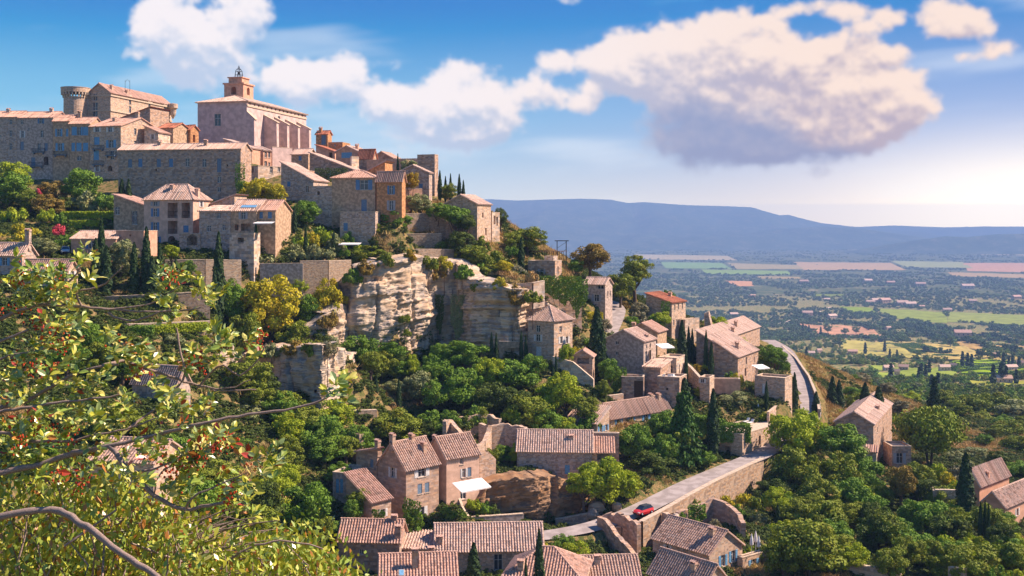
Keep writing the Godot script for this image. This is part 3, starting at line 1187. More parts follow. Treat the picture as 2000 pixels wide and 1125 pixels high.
func cliff(notes: Array, called: String, sd: int, ledge: float, cells: float) -> void:
	var tops := []
	var feet := []
	var runs := [0.0]
	for q in notes:
		tops.append(site(q[0], q[1], q[3] - 1.5))
		feet.append(site(q[0], q[2] + 22.0, q[3] - 1.5))
		if tops.size() > 1:
			runs.append(runs[-1] + Vector2(tops[-1].x - tops[-2].x, tops[-1].z - tops[-2].z).length())
	var nx := int(runs[-1] / cells) + 2
	var tall := 0.0
	for k in tops.size():
		tall = maxf(tall, tops[k].y - feet[k].y)
	var ny := int(tall / (cells * 0.62)) + 2
	var g := func(ix: int, iy: int) -> Vector3:
		var s: float = runs[-1] * ix / (nx - 1)
		var k := 0
		while k < runs.size() - 2 and s > runs[k + 1]:
			k += 1
		var u: float = clampf((s - runs[k]) / maxf(runs[k + 1] - runs[k], 0.01), 0, 1)
		u = lerpf(u, u * u * (3.0 - 2.0 * u), 0.4)
		var tp: Vector3 = tops[k].lerp(tops[k + 1], u)
		var ft: Vector3 = feet[k].lerp(feet[k + 1], u)
		var w := 1.0 - float(iy) / (ny - 1)
		var p := ft.lerp(tp, w)
		var dir: Vector3 = tops[k + 1] - tops[k]
		var nrm := Vector3(-dir.z, 0, dir.x).normalized()
		var bed := p.y - 0.10 * s + 1.6 * noise_a.get_noise_2d(s * 1.1 + sd * 9.0, p.y * 0.6)
		var rough := noise_a.get_noise_2d(s * 1.6 + sd * 31.0, p.y * 1.3)
		var calm := smoothstep(-0.05, 0.25, noise_b.get_noise_2d(s * 0.9 + sd * 17.0, p.y * 1.1))  # smooth faces between the bedded ones
		var i1 := int(floor(bed / 0.85))
		var i2 := int(floor(bed / 2.9 + 0.4))
		var j1 := int(floor((s + 5.0 * chance(i1, sd)) / 3.2))
		var j2 := int(floor((s + 9.0 * chance(i2, sd + 5)) / 7.0))
		var f := bed / 0.85 - i1
		var off := ledge * (2.6 * rough + 1.3 * (chance(i2, j2 + sd) - 0.5) + lerpf(1.0, 0.25, calm) * (1.1 * (chance(i1, sd) - 0.5) + 0.6 * (chance(i1, j1) - 0.5) - 0.5 * smoothstep(0.25, 0.0, f)))
		off += 0.25 * noise_b.get_noise_2d(s * 22.0, p.y * 30.0)
		var fis := absf(noise_b.get_noise_2d(s * 2.2 + sd * 13.0, p.y * 0.5))
		off -= ledge * 1.6 * smoothstep(0.07, 0.0, fis)
		off *= smoothstep(0.0, 0.06, w)
		if w > 0.985:
			off = minf(off, 0.0) - 4.0 * smoothstep(0.985, 1.0, w)
		return p + nrm * off + Vector3.UP * (1.1 * noise_a.get_noise_2d(s * 5.0, sd * 3.0) * smoothstep(0.8, 1.0, w))
	struct(called, grid_mesh(nx, ny, g), M.rock if called == "cliff" else M.rock_brown)


# ---------------------------------------------------------------- air and light
var clouds := []
var sky_n := FastNoiseLite.new()
var sky_w := FastNoiseLite.new()


func cloud_mass(x: float, y: float) -> float:
	var s := 0.0
	for q in clouds:
		var dx: float = (x - q[0]) / q[2]
		var dy: float = (y - q[1]) / q[3]
		var r := dx * dx + dy * dy
		if r < 1.0:
			s += (1.0 - r) * (1.0 - r) * q[4]
	return minf(s, 1.5)


func cloud_at(x: float, y: float) -> float:  # density of the cumulus at bearing x and height y (both in 1/F radians)
	var s := cloud_mass(x, y) * 1.05
	if absf(x) > 1150.0 or y > 520.0:  # beyond the mapped clouds the same fair weather goes on round the sky
		var far := sky_w.get_noise_2d(x * 1.3 + 900.0, y * 2.6) * 2.2 - 0.35 - smoothstep(700.0, 2600.0, y) * 0.7 - smoothstep(140.0, 20.0, y)
		s = maxf(s, far * smoothstep(1150.0, 1450.0, maxf(absf(x), y + 640.0)))
	if s <= 0.0:
		return -1.0
	return s * 0.95 - 0.40 + 0.52 * sky_n.get_noise_2d(x, y * 1.2) + 0.24 * sky_n.get_noise_2d(x * 3.1 + 500.0, y * 3.8)


func sky_color(az: float, el: float) -> Color:
	var x := az * F
	var y := el * F
	var up := clampf(y / 480.0, 0.0, 1.0)
	var right := smoothstep(-900.0, 1050.0, x) * smoothstep(4600.0, 1500.0, x)
	var low := Color(0.60, 0.74, 0.84).lerp(Color(0.80, 0.74, 0.78), right)
	var mid := Color(0.27, 0.56, 0.80).lerp(Color(0.33, 0.46, 0.75), right)
	var high := Color(0.0, 0.235, 0.62).lerp(Color(0.05, 0.26, 0.63), right)
	var c := low.lerp(mid, smoothstep(0.0, 0.50, up)).lerp(high, smoothstep(0.38, 1.0, up))
	c = c.lerp(Color(0.01, 0.17, 0.52), smoothstep(480.0, 1700.0, y))
	# bright low air where the sun's glow lies
	var gx := (x - 980.0) / 330.0
	var gy := (y - 40.0) / 120.0
	c = c.lerp(Color(1.25, 1.16, 1.04), 0.8 * exp(-(gx * gx + gy * gy)))
	# thin cirrus
	var ci := smoothstep(0.05, 0.6, sky_w.get_noise_2d(x * 0.35 + y * 0.5, y * 2.2 - x * 0.25))
	c = c.lerp(Color(0.86, 0.90, 0.96), 0.36 * ci * smoothstep(-20.0, 120.0, y) * smoothstep(900.0, 350.0, y))
	var dens := cloud_at(x, y)
	if dens > -0.1:
		# the large cloud's level base lies in its own shade and frays downwards
		var bx := (x - 490.0) / 350.0
		var base := exp(-pow(absf(bx), 4.0)) * smoothstep(225.0, 165.0, y + 0.10 * (x - 490.0) + 26.0 * sin(x * 0.012) + 40.0 * sky_w.get_noise_2d(x * 2.5, y * 2.5))
		var a := smoothstep(-0.1, 0.42 + 0.35 * base, dens)
		var t := dens - maxf(cloud_at(x - 6.0, y + 24.0), -0.3)
		var t2 := dens - maxf(cloud_at(x + 5.0, y + 9.0), -0.3)
		var over := cloud_mass(x, y + 62.0)
		var lit := clampf(0.66 + 0.55 * t + 0.35 * t2 - 0.22 * over + 0.16 * sky_n.get_noise_2d(x * 2.0, y * 2.0), 0.0, 1.0)
		lit = lerpf(lit, 0.85, 0.5 * (1.0 - a))
		var warm := smoothstep(-300.0, 700.0, x)
		var bright := Color(0.90, 0.85, 0.88).lerp(Color(0.93, 0.76, 0.68), warm)
		var shade := Color(0.50, 0.60, 0.78).lerp(Color(0.50, 0.45, 0.55), warm)
		var cc := shade.lerp(bright, smoothstep(0.10, 0.80, lit))
		cc = cc.lerp(Color(0.27, 0.33, 0.53), 0.8 * base)
		c = c.lerp(cc, minf(a, 0.97) * (1.0 - 0.12 * base))
	# the haze over the plain dims the low sky: what lies behind it is that much brighter
	var left := exp(-0.00011 * minf(17300.0, 376.0 / maxf(tan(el), 0.001)))
	var air := Color(0.18, 0.25, 0.41)
	var s := (c * (1.08 / 2.0) - air * (1.0 - left)) * (1.0 / (0.56 * left))
	return Color(maxf(s.r, 0.02), maxf(s.g, 0.02), maxf(s.b, 0.02))


func make_sky() -> ImageTexture:
	sky_n.seed = 77
	sky_n.noise_type = FastNoiseLite.TYPE_SIMPLEX_SMOOTH
	sky_n.frequency = 0.009
	sky_n.fractal_octaves = 6
	sky_n.fractal_gain = 0.52
	sky_w.seed = 78
	sky_w.frequency = 0.003
	sky_w.fractal_octaves = 4
	# cumulus: bearing, height, half width, half height, weight
	for q in [
		[-648, 365, 95, 95, 1.0], [-600, 330, 85, 80, 0.9], [-520, 420, 66, 95, 1.15], [-690, 395, 70, 55, 0.9], [-745, 335, 28, 16, 0.5],
		[-445, 295, 85, 50, 1.0], [-385, 270, 105, 45, 1.0], [-310, 305, 75, 44, 0.95], [-220, 320, 30, 20, 0.7],
		[-185, 225, 115, 68, 1.05], [-80, 250, 105, 98, 1.2], [-45, 205, 80, 55, 1.0], [-250, 245, 90, 40, 0.9], [-120, 190, 90, 40, 0.9],
		[50, 265, 60, 42, 0.8], [135, 250, 62, 40, 0.95], [70, 320, 70, 30, 0.75],
		[200, 325, 120, 60, 0.95], [320, 335, 150, 80, 1.1], [440, 320, 160, 90, 1.1], [560, 275, 200, 95, 1.2], [690, 225, 130, 75, 1.1], [360, 265, 140, 80, 0.95], [750, 250, 85, 65, 0.95], [280, 300, 130, 60, 0.8],
		[470, 200, 250, 80, 1.1], [400, 150, 170, 55, 0.85], [600, 165, 160, 50, 0.85], [640, 350, 130, 38, 0.6], [450, 405, 110, 32, 0.6],
		[630, 425, 60, 26, 0.75], [700, 408, 70, 36, 0.75], [840, 408, 95, 46, 0.85], [900, 398, 60, 38, 0.75], [955, 345, 58, 24, 0.8], [735, 340, 60, 22, 0.7], [880, 330, 36, 18, 0.65], [560, 430, 50, 20, 0.65],
		[120, 445, 40, 14, 0.6], [590, 105, 55, 14, 0.5], [785, 145, 22, 10, 0.4], [-880, 445, 40, 18, 0.5], [-660, 470, 70, 30, 0.8]]:
		var px: float = q[0]
		clouds.append([F * atan(px / F), F * atan(q[1] / F * cos(atan(px / F))), q[2] * 1.25, q[3] * 1.3, q[4]])
	var w := 4096
	var h := 2048
	var small := Image.create(512, 256, false, Image.FORMAT_RGBF)
	for j in 256:
		var el := PI * (0.5 - (j + 0.5) / 256.0)
		for k in 512:
			small.set_pixel(k, j, sky_color(wrapf(TAU * (k + 0.5) / 512.0, -PI, PI), maxf(el, 0.0)))
	small.resize(w, h, Image.INTERPOLATE_CUBIC)
	var side := int(w * 33.0 / 360.0)
	for j in range(h / 2 - int(h * 16.0 / 180.0), h / 2 + 2):
		var el := PI * (0.5 - (j + 0.5) / h)
		for k in range(-side, side):
			small.set_pixel(posmod(k, w), j, sky_color(TAU * (k + 0.5) / w, maxf(el, 0.0)))
	return ImageTexture.create_from_image(small)


func make_air() -> void:
	var cam := Camera3D.new()
	cam.name = "camera"
	cam.projection = Camera3D.PROJECTION_FRUSTUM
	cam.near = 0.1
	cam.far = 60000.0
	cam.size = 1125.0 / F * cam.near
	cam.frustum_offset = Vector2(0, -(562.5 - HY) / F * cam.near)
	add_child(cam)
	cam.current = true
	var sky_mat := PanoramaSkyMaterial.new()
	sky_mat.panorama = make_sky()
	sky_mat.energy_multiplier = 0.56
	var sky := Sky.new()
	sky.sky_material = sky_mat
	var env := Environment.new()
	env.background_mode = Environment.BG_SKY
	env.sky = sky
	env.tonemap_mode = Environment.TONE_MAPPER_LINEAR
	env.tonemap_exposure = 2.0
	env.fog_enabled = true
	env.fog_density = 0.00011
	env.fog_light_color = Color(0.63, 0.78, 1.0)
	env.sdfgi_enabled = true
	env.ssao_enabled = true
	env.ssil_enabled = true
	var we := WorldEnvironment.new()
	we.name = "air"
	we.environment = env
	add_child(we)
	var sun := DirectionalLight3D.new()
	sun.name = "sun"
	sun.light_energy = 1.6
	sun.light_angular_distance = 0.5
	sun.light_color = Color(1.0, 0.90, 0.83)
	sun.shadow_enabled = true
	add_child(sun)
	sun.look_at_from_position(Vector3(0.85, 0.86, -0.12), Vector3.ZERO)


# ---------------------------------------------------------------- the village
func village_notes() -> Array:
	return [
		# the row of tall houses along the rampart
		{"n": "row_house", "lab": "grey stone row house at the far end of the rampart row", "c": 33, "l": -90, "b": 350, "e": 229, "d": 302, "th": 6, "ln": 9, "rise": 2.0, "wm": "stone_grey", "win": [["f", 21, 238, 0.8, 1.3, "d"], ["f", 21, 260, 0.8, 1.7, "d"], ["f", 21, 286, 0.8, 1.9, "d"], ["f", -10, 260, 0.8, 1.7, "d"]], "ch": [[0.3, 0.4, 1.0], [0.75, 0.4, 0.8]]},
		{"n": "row_house", "lab": "tall bluish grey rampart house with iron balconies and arched door", "c": 103, "l": 33.4, "b": 354, "e": 230, "d": 301, "th": 6, "ln": 9, "rise": 2.0, "wm": "stucco_grey", "win": [["f", 43, 238, 0.8, 1.2, "d"], ["f", 80, 236, 0.9, 1.5, "b"], ["f", 82, 261, 0.9, 2.0, "d"], ["f", 44, 262, 0.8, 1.9, "w"], ["f", 56, 252, 0.5, 1.0, "d"], ["f", 43, 285, 1.0, 2.4, "k"], ["f", 76, 287, 0.9, 2.2, "d"], ["f", 90, 287, 0.9, 2.2, "k"], ["f", 90, 314, 1.4, 2.4, "A"], ["f", 65, 318, 1.2, 3.0, "k"]], "ch": [[0.75, 0.45, 0.9]], "balc": [[0.62, 8.0, 3.4], [0.55, 4.2, 4.0]]},
		{"n": "row_house", "lab": "narrow rampart house with pale blue shutters and one dark balcony", "c": 135, "l": 103.4, "b": 352, "e": 237, "d": 299, "th": 6, "ln": 8, "rise": 2.0, "wm": "stucco_beige", "win": [["f", 115, 259, 1.0, 2.1, "s"], ["f", 131, 259, 0.7, 2.1, "S"], ["f", 117, 287, 1.2, 2.1, "s"]], "balc": [[0.5, 6.9, 3.6]]},
		{"n": "row_house", "lab": "rampart house with two rows of wide bright blue shutters", "c": 175, "l": 135.4, "b": 352, "e": 242, "d": 298, "th": 6, "ln": 8, "rise": 2.0, "wm": "stucco_beige", "win": [["f", 143, 256, 1.0, 2.3, "S"], ["f", 154, 256, 1.1, 2.3, "s"], ["f", 167, 256, 1.5, 2.3, "S"], ["f", 143, 287, 1.0, 2.3, "S"], ["f", 154, 287, 1.5, 2.3, "S"], ["f", 167, 287, 1.5, 2.3, "S"], ["f", 155, 309, 1.3, 1.2, "d"]], "ch": [[0.15, 0.5, 1.6]]},
		{"n": "row_house", "lab": "rampart end house with turquoise doors and a sunlit stone gable", "c": 236, "l": 175.4, "r": 312, "b": 354, "e": 246, "d": 294, "th": 20, "rise": 2.8, "wm": "stone_tan", "win": [["f", 190, 253, 1.2, 1.3, "w"], ["f", 215, 253, 1.2, 1.3, "w"], ["f", 189, 275, 1.8, 2.1, "S"], ["f", 217, 281, 1.6, 2.1, "s"], ["f", 188, 303, 1.8, 2.7, "S"], ["f", 219, 303, 1.2, 2.4, "d"], ["f", 190, 329, 1.0, 1.6, "w"], ["f", 215, 329, 1.5, 1.5, "A"], ["r", 264, 257, 1.0, 1.8, "d"], ["r", 264, 280, 1.0, 1.4, "d"]], "ch": [[0.9, 0.5, 1.4], [0.4, 0.3, 0.8]], "balc": [[0.3, 8.8, 3.4], [0.72, 7.0, 3.2], [0.3, 4.6, 3.4]]},
		{"lab": "tall rear house with a slanting shaded wall under the castle", "c": 293, "l": 218, "r": 330, "b": 262, "e": 236, "d": 330, "roof": "left", "rise": 4.0, "wm": "stone_brown", "rm": "tile_red"},
		{"lab": "small sunlit stone house beside the rampart end gable", "c": 309, "l": 282, "b": 300, "e": 259, "d": 300, "th": 14, "ln": 6, "roof": "right", "rise": 1.8, "wm": "stone_pale", "win": [["f", 298, 267, 0.8, 1.4, "w"], ["f", 291, 283, 0.8, 1.0, "d"]]},
		{"lab": "brown house with red tiles tucked left of the church", "c": 338, "l": 308, "r": 372, "b": 300, "e": 250, "d": 312, "th": 20, "rise": 1.6, "wm": "stucco_beige", "rm": "tile_red", "win": [["f", 323, 260, 1.0, 1.2, "d"], ["f", 323, 266, 1.2, 1.4, "k"]]},
		{"lab": "low red roofed house touching the church front wall", "c": 372, "l": 346, "r": 388, "b": 302, "e": 253, "d": 318, "th": 30, "rise": 1.3, "wm": "stucco_orange", "rm": "tile_red", "win": [["r", 379, 270, 0.9, 2.2, "A"]]},
		# the long stone building and its neighbours
		{"n": "long_house", "lab": "long stone building with a row of seven small windows", "c": 470, "l": 231, "r": 491, "b": 394, "e": 291, "d": 272, "th": 9, "rise": 1.6, "wm": "stone_brown", "rm": "tile_pale", "win": [["f", 254, 319, 1.1, 2.1, "k"], ["f", 274, 318, 1.1, 2.1, "c"], ["f", 310, 318, 1.1, 2.1, "k"], ["f", 334, 318, 1.1, 2.1, "c"], ["f", 366, 317, 1.1, 2.1, "d"], ["f", 399, 318, 1.1, 2.1, "d"], ["f", 428, 323, 1.1, 3.4, "k"], ["f", 391, 350, 0.6, 0.9, "d"], ["f", 428, 351, 1.0, 1.5, "d"], ["f", 428, 370, 0.9, 1.2, "d"], ["f", 305, 332, 0.4, 0.6, "o"], ["f", 444, 323, 0.4, 0.5, "o"]], "ch": [[0.3, 0.4, 0.9], [0.69, 0.3, 1.2]]},
		{"lab": "pink house with a two storey loggia and blue shutters", "c": 377, "l": 281, "r": 411, "b": 482, "e": 391, "d": 236, "th": 16, "roof": "hip", "rise": 3.4, "wm": "stucco_pink", "rm": "tile_pale", "win": [["f", 303, 398, 1.1, 1.0, "g"], ["f", 303, 415, 1.0, 1.8, "b"], ["f", 303, 442, 1.0, 1.8, "b"], ["f", 307, 468, 0.9, 1.4, "b"], ["f", 337, 411, 2.5, 3.3, "L"], ["f", 363, 411, 2.1, 3.3, "L"], ["f", 337, 444, 2.4, 2.8, "L"], ["f", 363, 447, 1.3, 1.5, "c"], ["f", 335, 468, 1.8, 1.6, "A"], ["r", 393, 395, 0.9, 1.3, "w"]], "ch": [[0.45, 0.35, 0.7], [0.96, 0.35, 1.7]], "rail": [[337, 418, 2.5], [363, 418, 2.1], [337, 452, 2.4]]},
		{"n": "garden_annex", "lab": "low stone annex with a dark arch beside the loggia house", "c": 391, "l": 350, "b": 488, "e": 457, "d": 232, "th": 12, "ln": 4, "roof": "flat", "wm": "stone_tan", "win": [["f", 375, 468, 2.4, 2.3, "A"]]},
		{"n": "garden_annex", "lab": "pale wing with slanting roof behind the twin cypresses", "c": 283, "l": 222, "b": 458, "e": 402, "d": 243, "th": 12, "ln": 7, "roof": "right", "rise": 2.4, "wm": "stucco_beige", "rm": "tile_salmon", "win": [["f", 263, 425, 1.4, 3.0, "d"], ["f", 229, 408, 1.2, 1.8, "d"]]},
		{"lab": "grey gable house with one blue attic window", "c": 458, "l": 396, "b": 440, "e": 405, "d": 241, "th": 12, "ln": 6, "roof": "left", "rise": 2.6, "wm": "stone_tan", "rm": "tile_pale", "win": [["f", 440, 398, 1.0, 1.0, "c"]]},
		{"lab": "shaded stone house with a lean-to roof right of the loggia house", "c": 450, "l": 389, "b": 490, "e": 413, "d": 231, "th": 12, "ln": 7, "roof": "front", "rise": 1.2, "wm": "stone_grey", "rm": "tile_pale", "win": [["f", 427, 421, 0.9, 1.2, "d"], ["f", 408, 446, 1.0, 1.3, "d"], ["f", 437, 444, 0.8, 1.3, "d"]]},
		{"lab": "beige house with a long roof window above a planted terrace", "c": 501, "l": 450.4, "b": 500, "e": 412, "d": 230, "th": 12, "ln": 8, "rise": 2.3, "wm": "stucco_beige", "rm": "tile_pale", "win": [["f", 475, 421, 1.0, 1.5, "g"], ["f", 480, 444, 2.2, 1.5, "o"], ["f", 462, 444, 0.9, 1.2, "o"]], "sky": [0.62, 0.3, 3.6]},
		{"lab": "small beige house with two blue shuttered windows and white awning", "c": 538, "l": 501.4, "b": 474, "e": 411, "d": 230, "th": 12, "ln": 8, "rise": 2.1, "wm": "stucco_beige", "rm": "tile_salmon", "win": [["f", 510, 420, 0.8, 1.4, "c"], ["f", 527, 420, 0.9, 1.4, "c"]]},
		{"n": "garden_annex", "lab": "grey terrace base under the planted balcony", "c": 496, "l": 448, "b": 510, "e": 456, "d": 226.5, "th": 12, "ln": 3, "roof": "flat", "wm": "stone_pale", "win": [["f", 470, 469, 1.4, 1.0, "o"]]},
		{"lab": "low rose house behind the cypress row", "c": 226, "l": 139, "b": 502, "e": 467, "d": 214, "th": 12, "ln": 7, "rise": 1.4, "wm": "stucco_rose", "rm": "tile_pale", "win": [["f", 178, 478, 1.2, 1.6, "b"]]},
		{"n": "garden_annex", "lab": "blank rose gable wall with a buttress beside the cypress row", "c": 281, "l": 226.5, "b": 500, "e": 451, "d": 214, "th": 12, "ln": 5, "roof": "flat", "wm": "stucco_rose", "win": [["f", 254, 460, 0.4, 0.4, "o"]]},
		{"lab": "stone house with blue window and brick chimney behind the flowering shrub", "c": 43, "l": -70, "r": 71, "b": 545, "e": 498, "d": 192, "th": 12, "rise": 1.9, "wm": "stone_grey", "rm": "tile_pale", "win": [["f", 9, 511, 1.0, 1.4, "s"], ["r", 50, 511, 0.6, 1.0, "W"]], "ch": [[0.98, 0.5, 2.2]]},
		{"lab": "lower tiled wing beside the stone house behind the flowering shrub", "c": 132, "l": 45, "r": 152, "b": 566, "e": 527, "d": 187, "th": 16, "rise": 1.5, "wm": "stone_tan", "rm": "tile_salmon", "win": [["r", 141, 537, 0.9, 1.3, "w"], ["f", 125, 537, 0.6, 0.8, "d"]]},
		# about the church
		{"lab": "rose gable shed at the foot of the church front", "c": 492, "l": 438, "b": 312, "e": 290, "d": 303, "th": 14, "ln": 5, "roof": "right", "rise": 2.6, "wm": "stucco_rose", "rm": "tile_pale", "win": [["f", 476, 292, 1.6, 1.4, "o"]]},
		{"lab": "narrow rose house under the first church buttress", "c": 514, "l": 496, "r": 530, "b": 340, "e": 294, "d": 312, "th": 34, "roof": "right", "rise": 1.2, "wm": "stucco_rose", "rm": "tile_pale", "win": [["f", 502, 302, 1.2, 1.6, "d"], ["r", 519, 302, 0.9, 1.7, "d"], ["r", 526, 302, 0.9, 1.7, "d"], ["r", 519, 322, 1.0, 2.2, "d"], ["r", 526, 322, 0.8, 1.4, "d"]]},
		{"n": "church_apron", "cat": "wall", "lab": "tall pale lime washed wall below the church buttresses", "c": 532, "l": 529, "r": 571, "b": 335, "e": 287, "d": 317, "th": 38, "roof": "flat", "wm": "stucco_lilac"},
		{"lab": "sunny stepped terrace house right of the long stone building", "c": 504, "l": 476, "r": 560, "b": 355, "e": 324, "d": 290, "th": 40, "roof": "flat", "wm": "stone_pale", "win": [["f", 492, 329, 1.6, 1.6, "o"], ["r", 530, 329, 1.0, 1.6, "d"], ["r", 545, 326, 0.9, 1.2, "d"]]},
		{"lab": "tan house with one blue window under the church end", "c": 602, "l": 569, "r": 618, "b": 330, "e": 301, "d": 306, "th": 18, "rise": 1.5, "wm": "stucco_beige", "rm": "tile_pale", "win": [["f", 586, 309, 0.9, 1.3, "c"]]},
		{"lab": "grey stone gable house with three small blue windows", "c": 612, "l": 549, "b": 396, "e": 353, "d": 272, "th": 14, "ln": 9, "roof": "right", "rise": 4.6, "wm": "stone_grey", "rm": "tile_pale", "win": [["f", 564, 341, 0.9, 1.3, "c"], ["f", 563, 359, 1.0, 1.2, "c"], ["f", 600, 369, 0.9, 1.7, "d"]]},
		{"lab": "small lit roof terrace room behind the grey gable house", "c": 600, "l": 582, "r": 614, "b": 352, "e": 334, "d": 280, "th": 34, "roof": "flat", "wm": "stucco_rose", "win": [["r", 606, 342, 1.0, 1.3, "o"]]},
		{"lab": "long stone house with ivy and a bright blue door", "c": 690, "l": 605, "b": 356, "e": 332, "d": 290, "th": 12, "ln": 7, "roof": "right", "rise": 4.6, "wm": "stone_brown", "rm": "tile_pale", "win": [["f", 643, 323, 1.0, 2.4, "S"], ["f", 619, 324, 1.0, 1.4, "k"]]},
		{"n": "tower_house", "lab": "orange tower house with a tall balcony window beside the church end", "c": 640, "l": 617, "r": 648, "b": 305, "e": 262, "d": 331, "th": 16, "rise": 1.0, "wm": "stucco_orange", "rm": "tile_red", "win": [["f", 632, 272, 1.5, 3.0, "k"]], "ch": [[0.3, 0.3, 1.2]]},
		{"lab": "orange flat topped house right of the tower house", "c": 669, "l": 641, "b": 305, "e": 278, "d": 326, "th": 14, "ln": 6, "roof": "flat", "wm": "stucco_orange", "win": [["f", 654, 283, 0.6, 0.6, "d"]]},
		{"lab": "rose house with slanting eave under the tower house", "c": 654, "l": 617, "b": 318, "e": 297, "d": 318, "th": 14, "ln": 6, "roof": "right", "rise": 2.0, "wm": "stucco_rose", "rm": "tile_red", "win": [["f", 646, 301, 1.0, 1.8, "D"]]},
		{"lab": "rose gable house with a wide pale blue glass front", "c": 699, "l": 656, "r": 722, "b": 325, "e": 296, "d": 311, "th": 20, "roof": "z", "rise": 1.6, "wm": "stucco_rose", "rm": "tile_pale", "win": [["f", 677, 303, 3.4, 1.6, "S"]], "ch": [[0.8, 0.3, 1.2]]},
		{"n": "garden_annex", "lab": "sunlit white wall end between the rose houses", "c": 687, "l": 684, "r": 701, "b": 345, "e": 306, "d": 296, "th": 36, "roof": "flat", "wm": "stone_pale"},
		{"lab": "house with a bright red tile slope on the ridge", "c": 728, "l": 699, "r": 736, "b": 335, "e": 308, "d": 306, "th": 18, "rise": 2.3, "wm": "stone_brown", "rm": "tile_red"},
		{"lab": "dark gabled house on the skyline left of the ruined tower", "c": 766, "l": 724, "b": 335, "e": 309, "d": 314, "th": 14, "ln": 8, "roof": "z", "rise": 1.8, "wm": "stone_brown", "rm": "tile_brown"},
		{"lab": "long rose wall house with one small blue window", "c": 793, "l": 716, "b": 350, "e": 312, "d": 301, "th": 10, "ln": 5, "roof": "flat", "wm": "stucco_rose", "win": [["f", 762, 319, 1.2, 1.3, "c"]]},
		{"lab": "grey stone house low behind the garden cypress", "c": 818, "l": 770, "b": 335, "e": 310, "d": 306, "th": 12, "ln": 5, "roof": "flat", "wm": "stone_grey"},
		{"n": "stone_tower", "cat": "tower", "lab": "square stone tower at the end of the ridge", "c": 849, "l": 815, "r": 856, "b": 382, "e": 302, "d": 286, "th": 20, "roof": "flat", "wm": "stone_brown"},
		{"lab": "ochre plastered house with a broad blue shuttered window", "c": 733, "l": 648, "b": 448, "e": 348, "d": 250, "th": 8, "ln": 9, "roof": "hip", "rise": 1.9, "wm": "stucco_beige", "win": [["f", 711, 361, 1.9, 2.3, "b"], ["f", 711, 401, 1.3, 2.7, "k"]]},
		{"lab": "weathered grey stone wing left of the ochre house", "c": 648, "l": 603, "b": 445, "e": 364, "d": 251.5, "th": 10, "ln": 6, "roof": "flat", "wm": "stone_grey", "win": [["f", 622, 377, 0.6, 0.8, "o"]]},
		{"lab": "tall orange plastered tower wing with slanting top", "c": 752, "l": 706, "b": 444, "e": 340, "d": 257, "th": 14, "ln": 5, "roof": "left", "rise": 2.8, "wm": "stucco_orange", "win": [["f", 734, 402, 0.9, 1.4, "o"]]},
		{"lab": "orange house with pale blue shutters facing the gardens", "c": 785, "l": 735.5, "r": 792, "b": 415, "e": 352, "d": 248, "th": 16, "rise": 1.9, "wm": "stucco_orange", "win": [["f", 764, 371, 0.9, 2.0, "b"], ["f", 764, 401, 1.0, 2.2, "g"]]},
		{"n": "garden_annex", "lab": "mossy terrace base with a railing below the ochre house", "c": 733, "l": 664, "b": 460, "e": 414, "d": 245, "th": 8, "ln": 4.5, "roof": "flat", "wm": "stone_grey", "win": [["f", 675, 443, 1.0, 1.8, "c"]]},
		{"lab": "grey gable house behind the golden tree", "c": 838, "l": 775, "r": 844, "b": 392, "e": 338, "d": 268, "th": 16, "roof": "z", "rise": 1.9, "wm": "stone_grey", "rm": "tile_pale", "win": [["f", 822, 364, 1.0, 1.4, "c"]]},
		{"lab": "stone house on the bluff with a sunlit end wall", "c": 932, "l": 868, "r": 959, "b": 468, "e": 399, "d": 262, "th": 24, "roof": "z", "rise": 2.2, "wm": "stone_tan", "rm": "tile_pale", "win": [["r", 949, 452, 0.8, 1.7, "o"], ["r", 943, 420, 0.8, 1.2, "o"]]},
		{"n": "ruined_house", "lab": "broken stone shell beside the house on the bluff", "c": 961, "l": 955, "r": 976, "b": 474, "e": 415, "d": 270, "th": 34, "roof": "flat", "wm": "stone_pale", "win": [["r", 966, 430, 0.8, 2.0, "o"], ["r", 971, 432, 0.8, 2.2, "o"]]},
		# houses below the cliff and along the upper street
		{"lab": "flat roofed stone house behind the dry pampas grass", "c": 1084, "l": 1031, "r": 1097, "b": 546, "e": 510, "d": 262, "th": 22, "roof": "flat", "wm": "stone_brown", "win": [["f", 1058, 532, 0.9, 1.6, "g"], ["r", 1090, 528, 0.7, 1.8, "d"]]},
		{"n": "roof_room", "lab": "small pale cube room on the flat roofed house", "c": 1081, "l": 1063, "b": 513, "e": 501, "d": 266, "th": 22, "ln": 3, "roof": "flat", "wm": "stone_pale", "foot": 0.8},
		{"lab": "grey house with a single pitched roof under the big trees", "c": 1182, "l": 1141, "r": 1196, "b": 596, "e": 556, "d": 268, "th": 26, "rise": 1.5, "wm": "stucco_grey", "rm": "tile_pale", "win": [["f", 1173, 560, 1.6, 1.0, "d"], ["f", 1165, 582, 1.2, 1.7, "g"], ["r", 1187, 574, 0.7, 1.3, "d"], ["r", 1192, 573, 0.7, 1.3, "d"]]},
		{"lab": "hip roofed stone house built against the cliff", "c": 1082, "l": 1031, "r": 1118, "b": 700, "e": 629, "d": 236, "th": 36, "roof": "hip", "rise": 3.0, "wm": "stone_tan", "rm": "tile_pale", "win": [["f", 1051, 642, 1.1, 1.5, "d"], ["f", 1051, 660, 1.1, 1.5, "w"], ["f", 1052, 688, 1.5, 2.5, "W"], ["r", 1095, 643, 1.0, 1.3, "d"], ["r", 1096, 664, 1.0, 1.5, "w"], ["r", 1107, 664, 1.0, 1.5, "w"]]},
		{"n": "garage", "lab": "flat garage with a wide dark opening under the cliff", "c": 1030, "l": 975, "b": 700, "e": 668, "d": 238, "th": 6, "ln": 5, "roof": "flat", "wm": "stucco_beige", "win": [["f", 1003, 691, 4.0, 2.4, "o"]]},
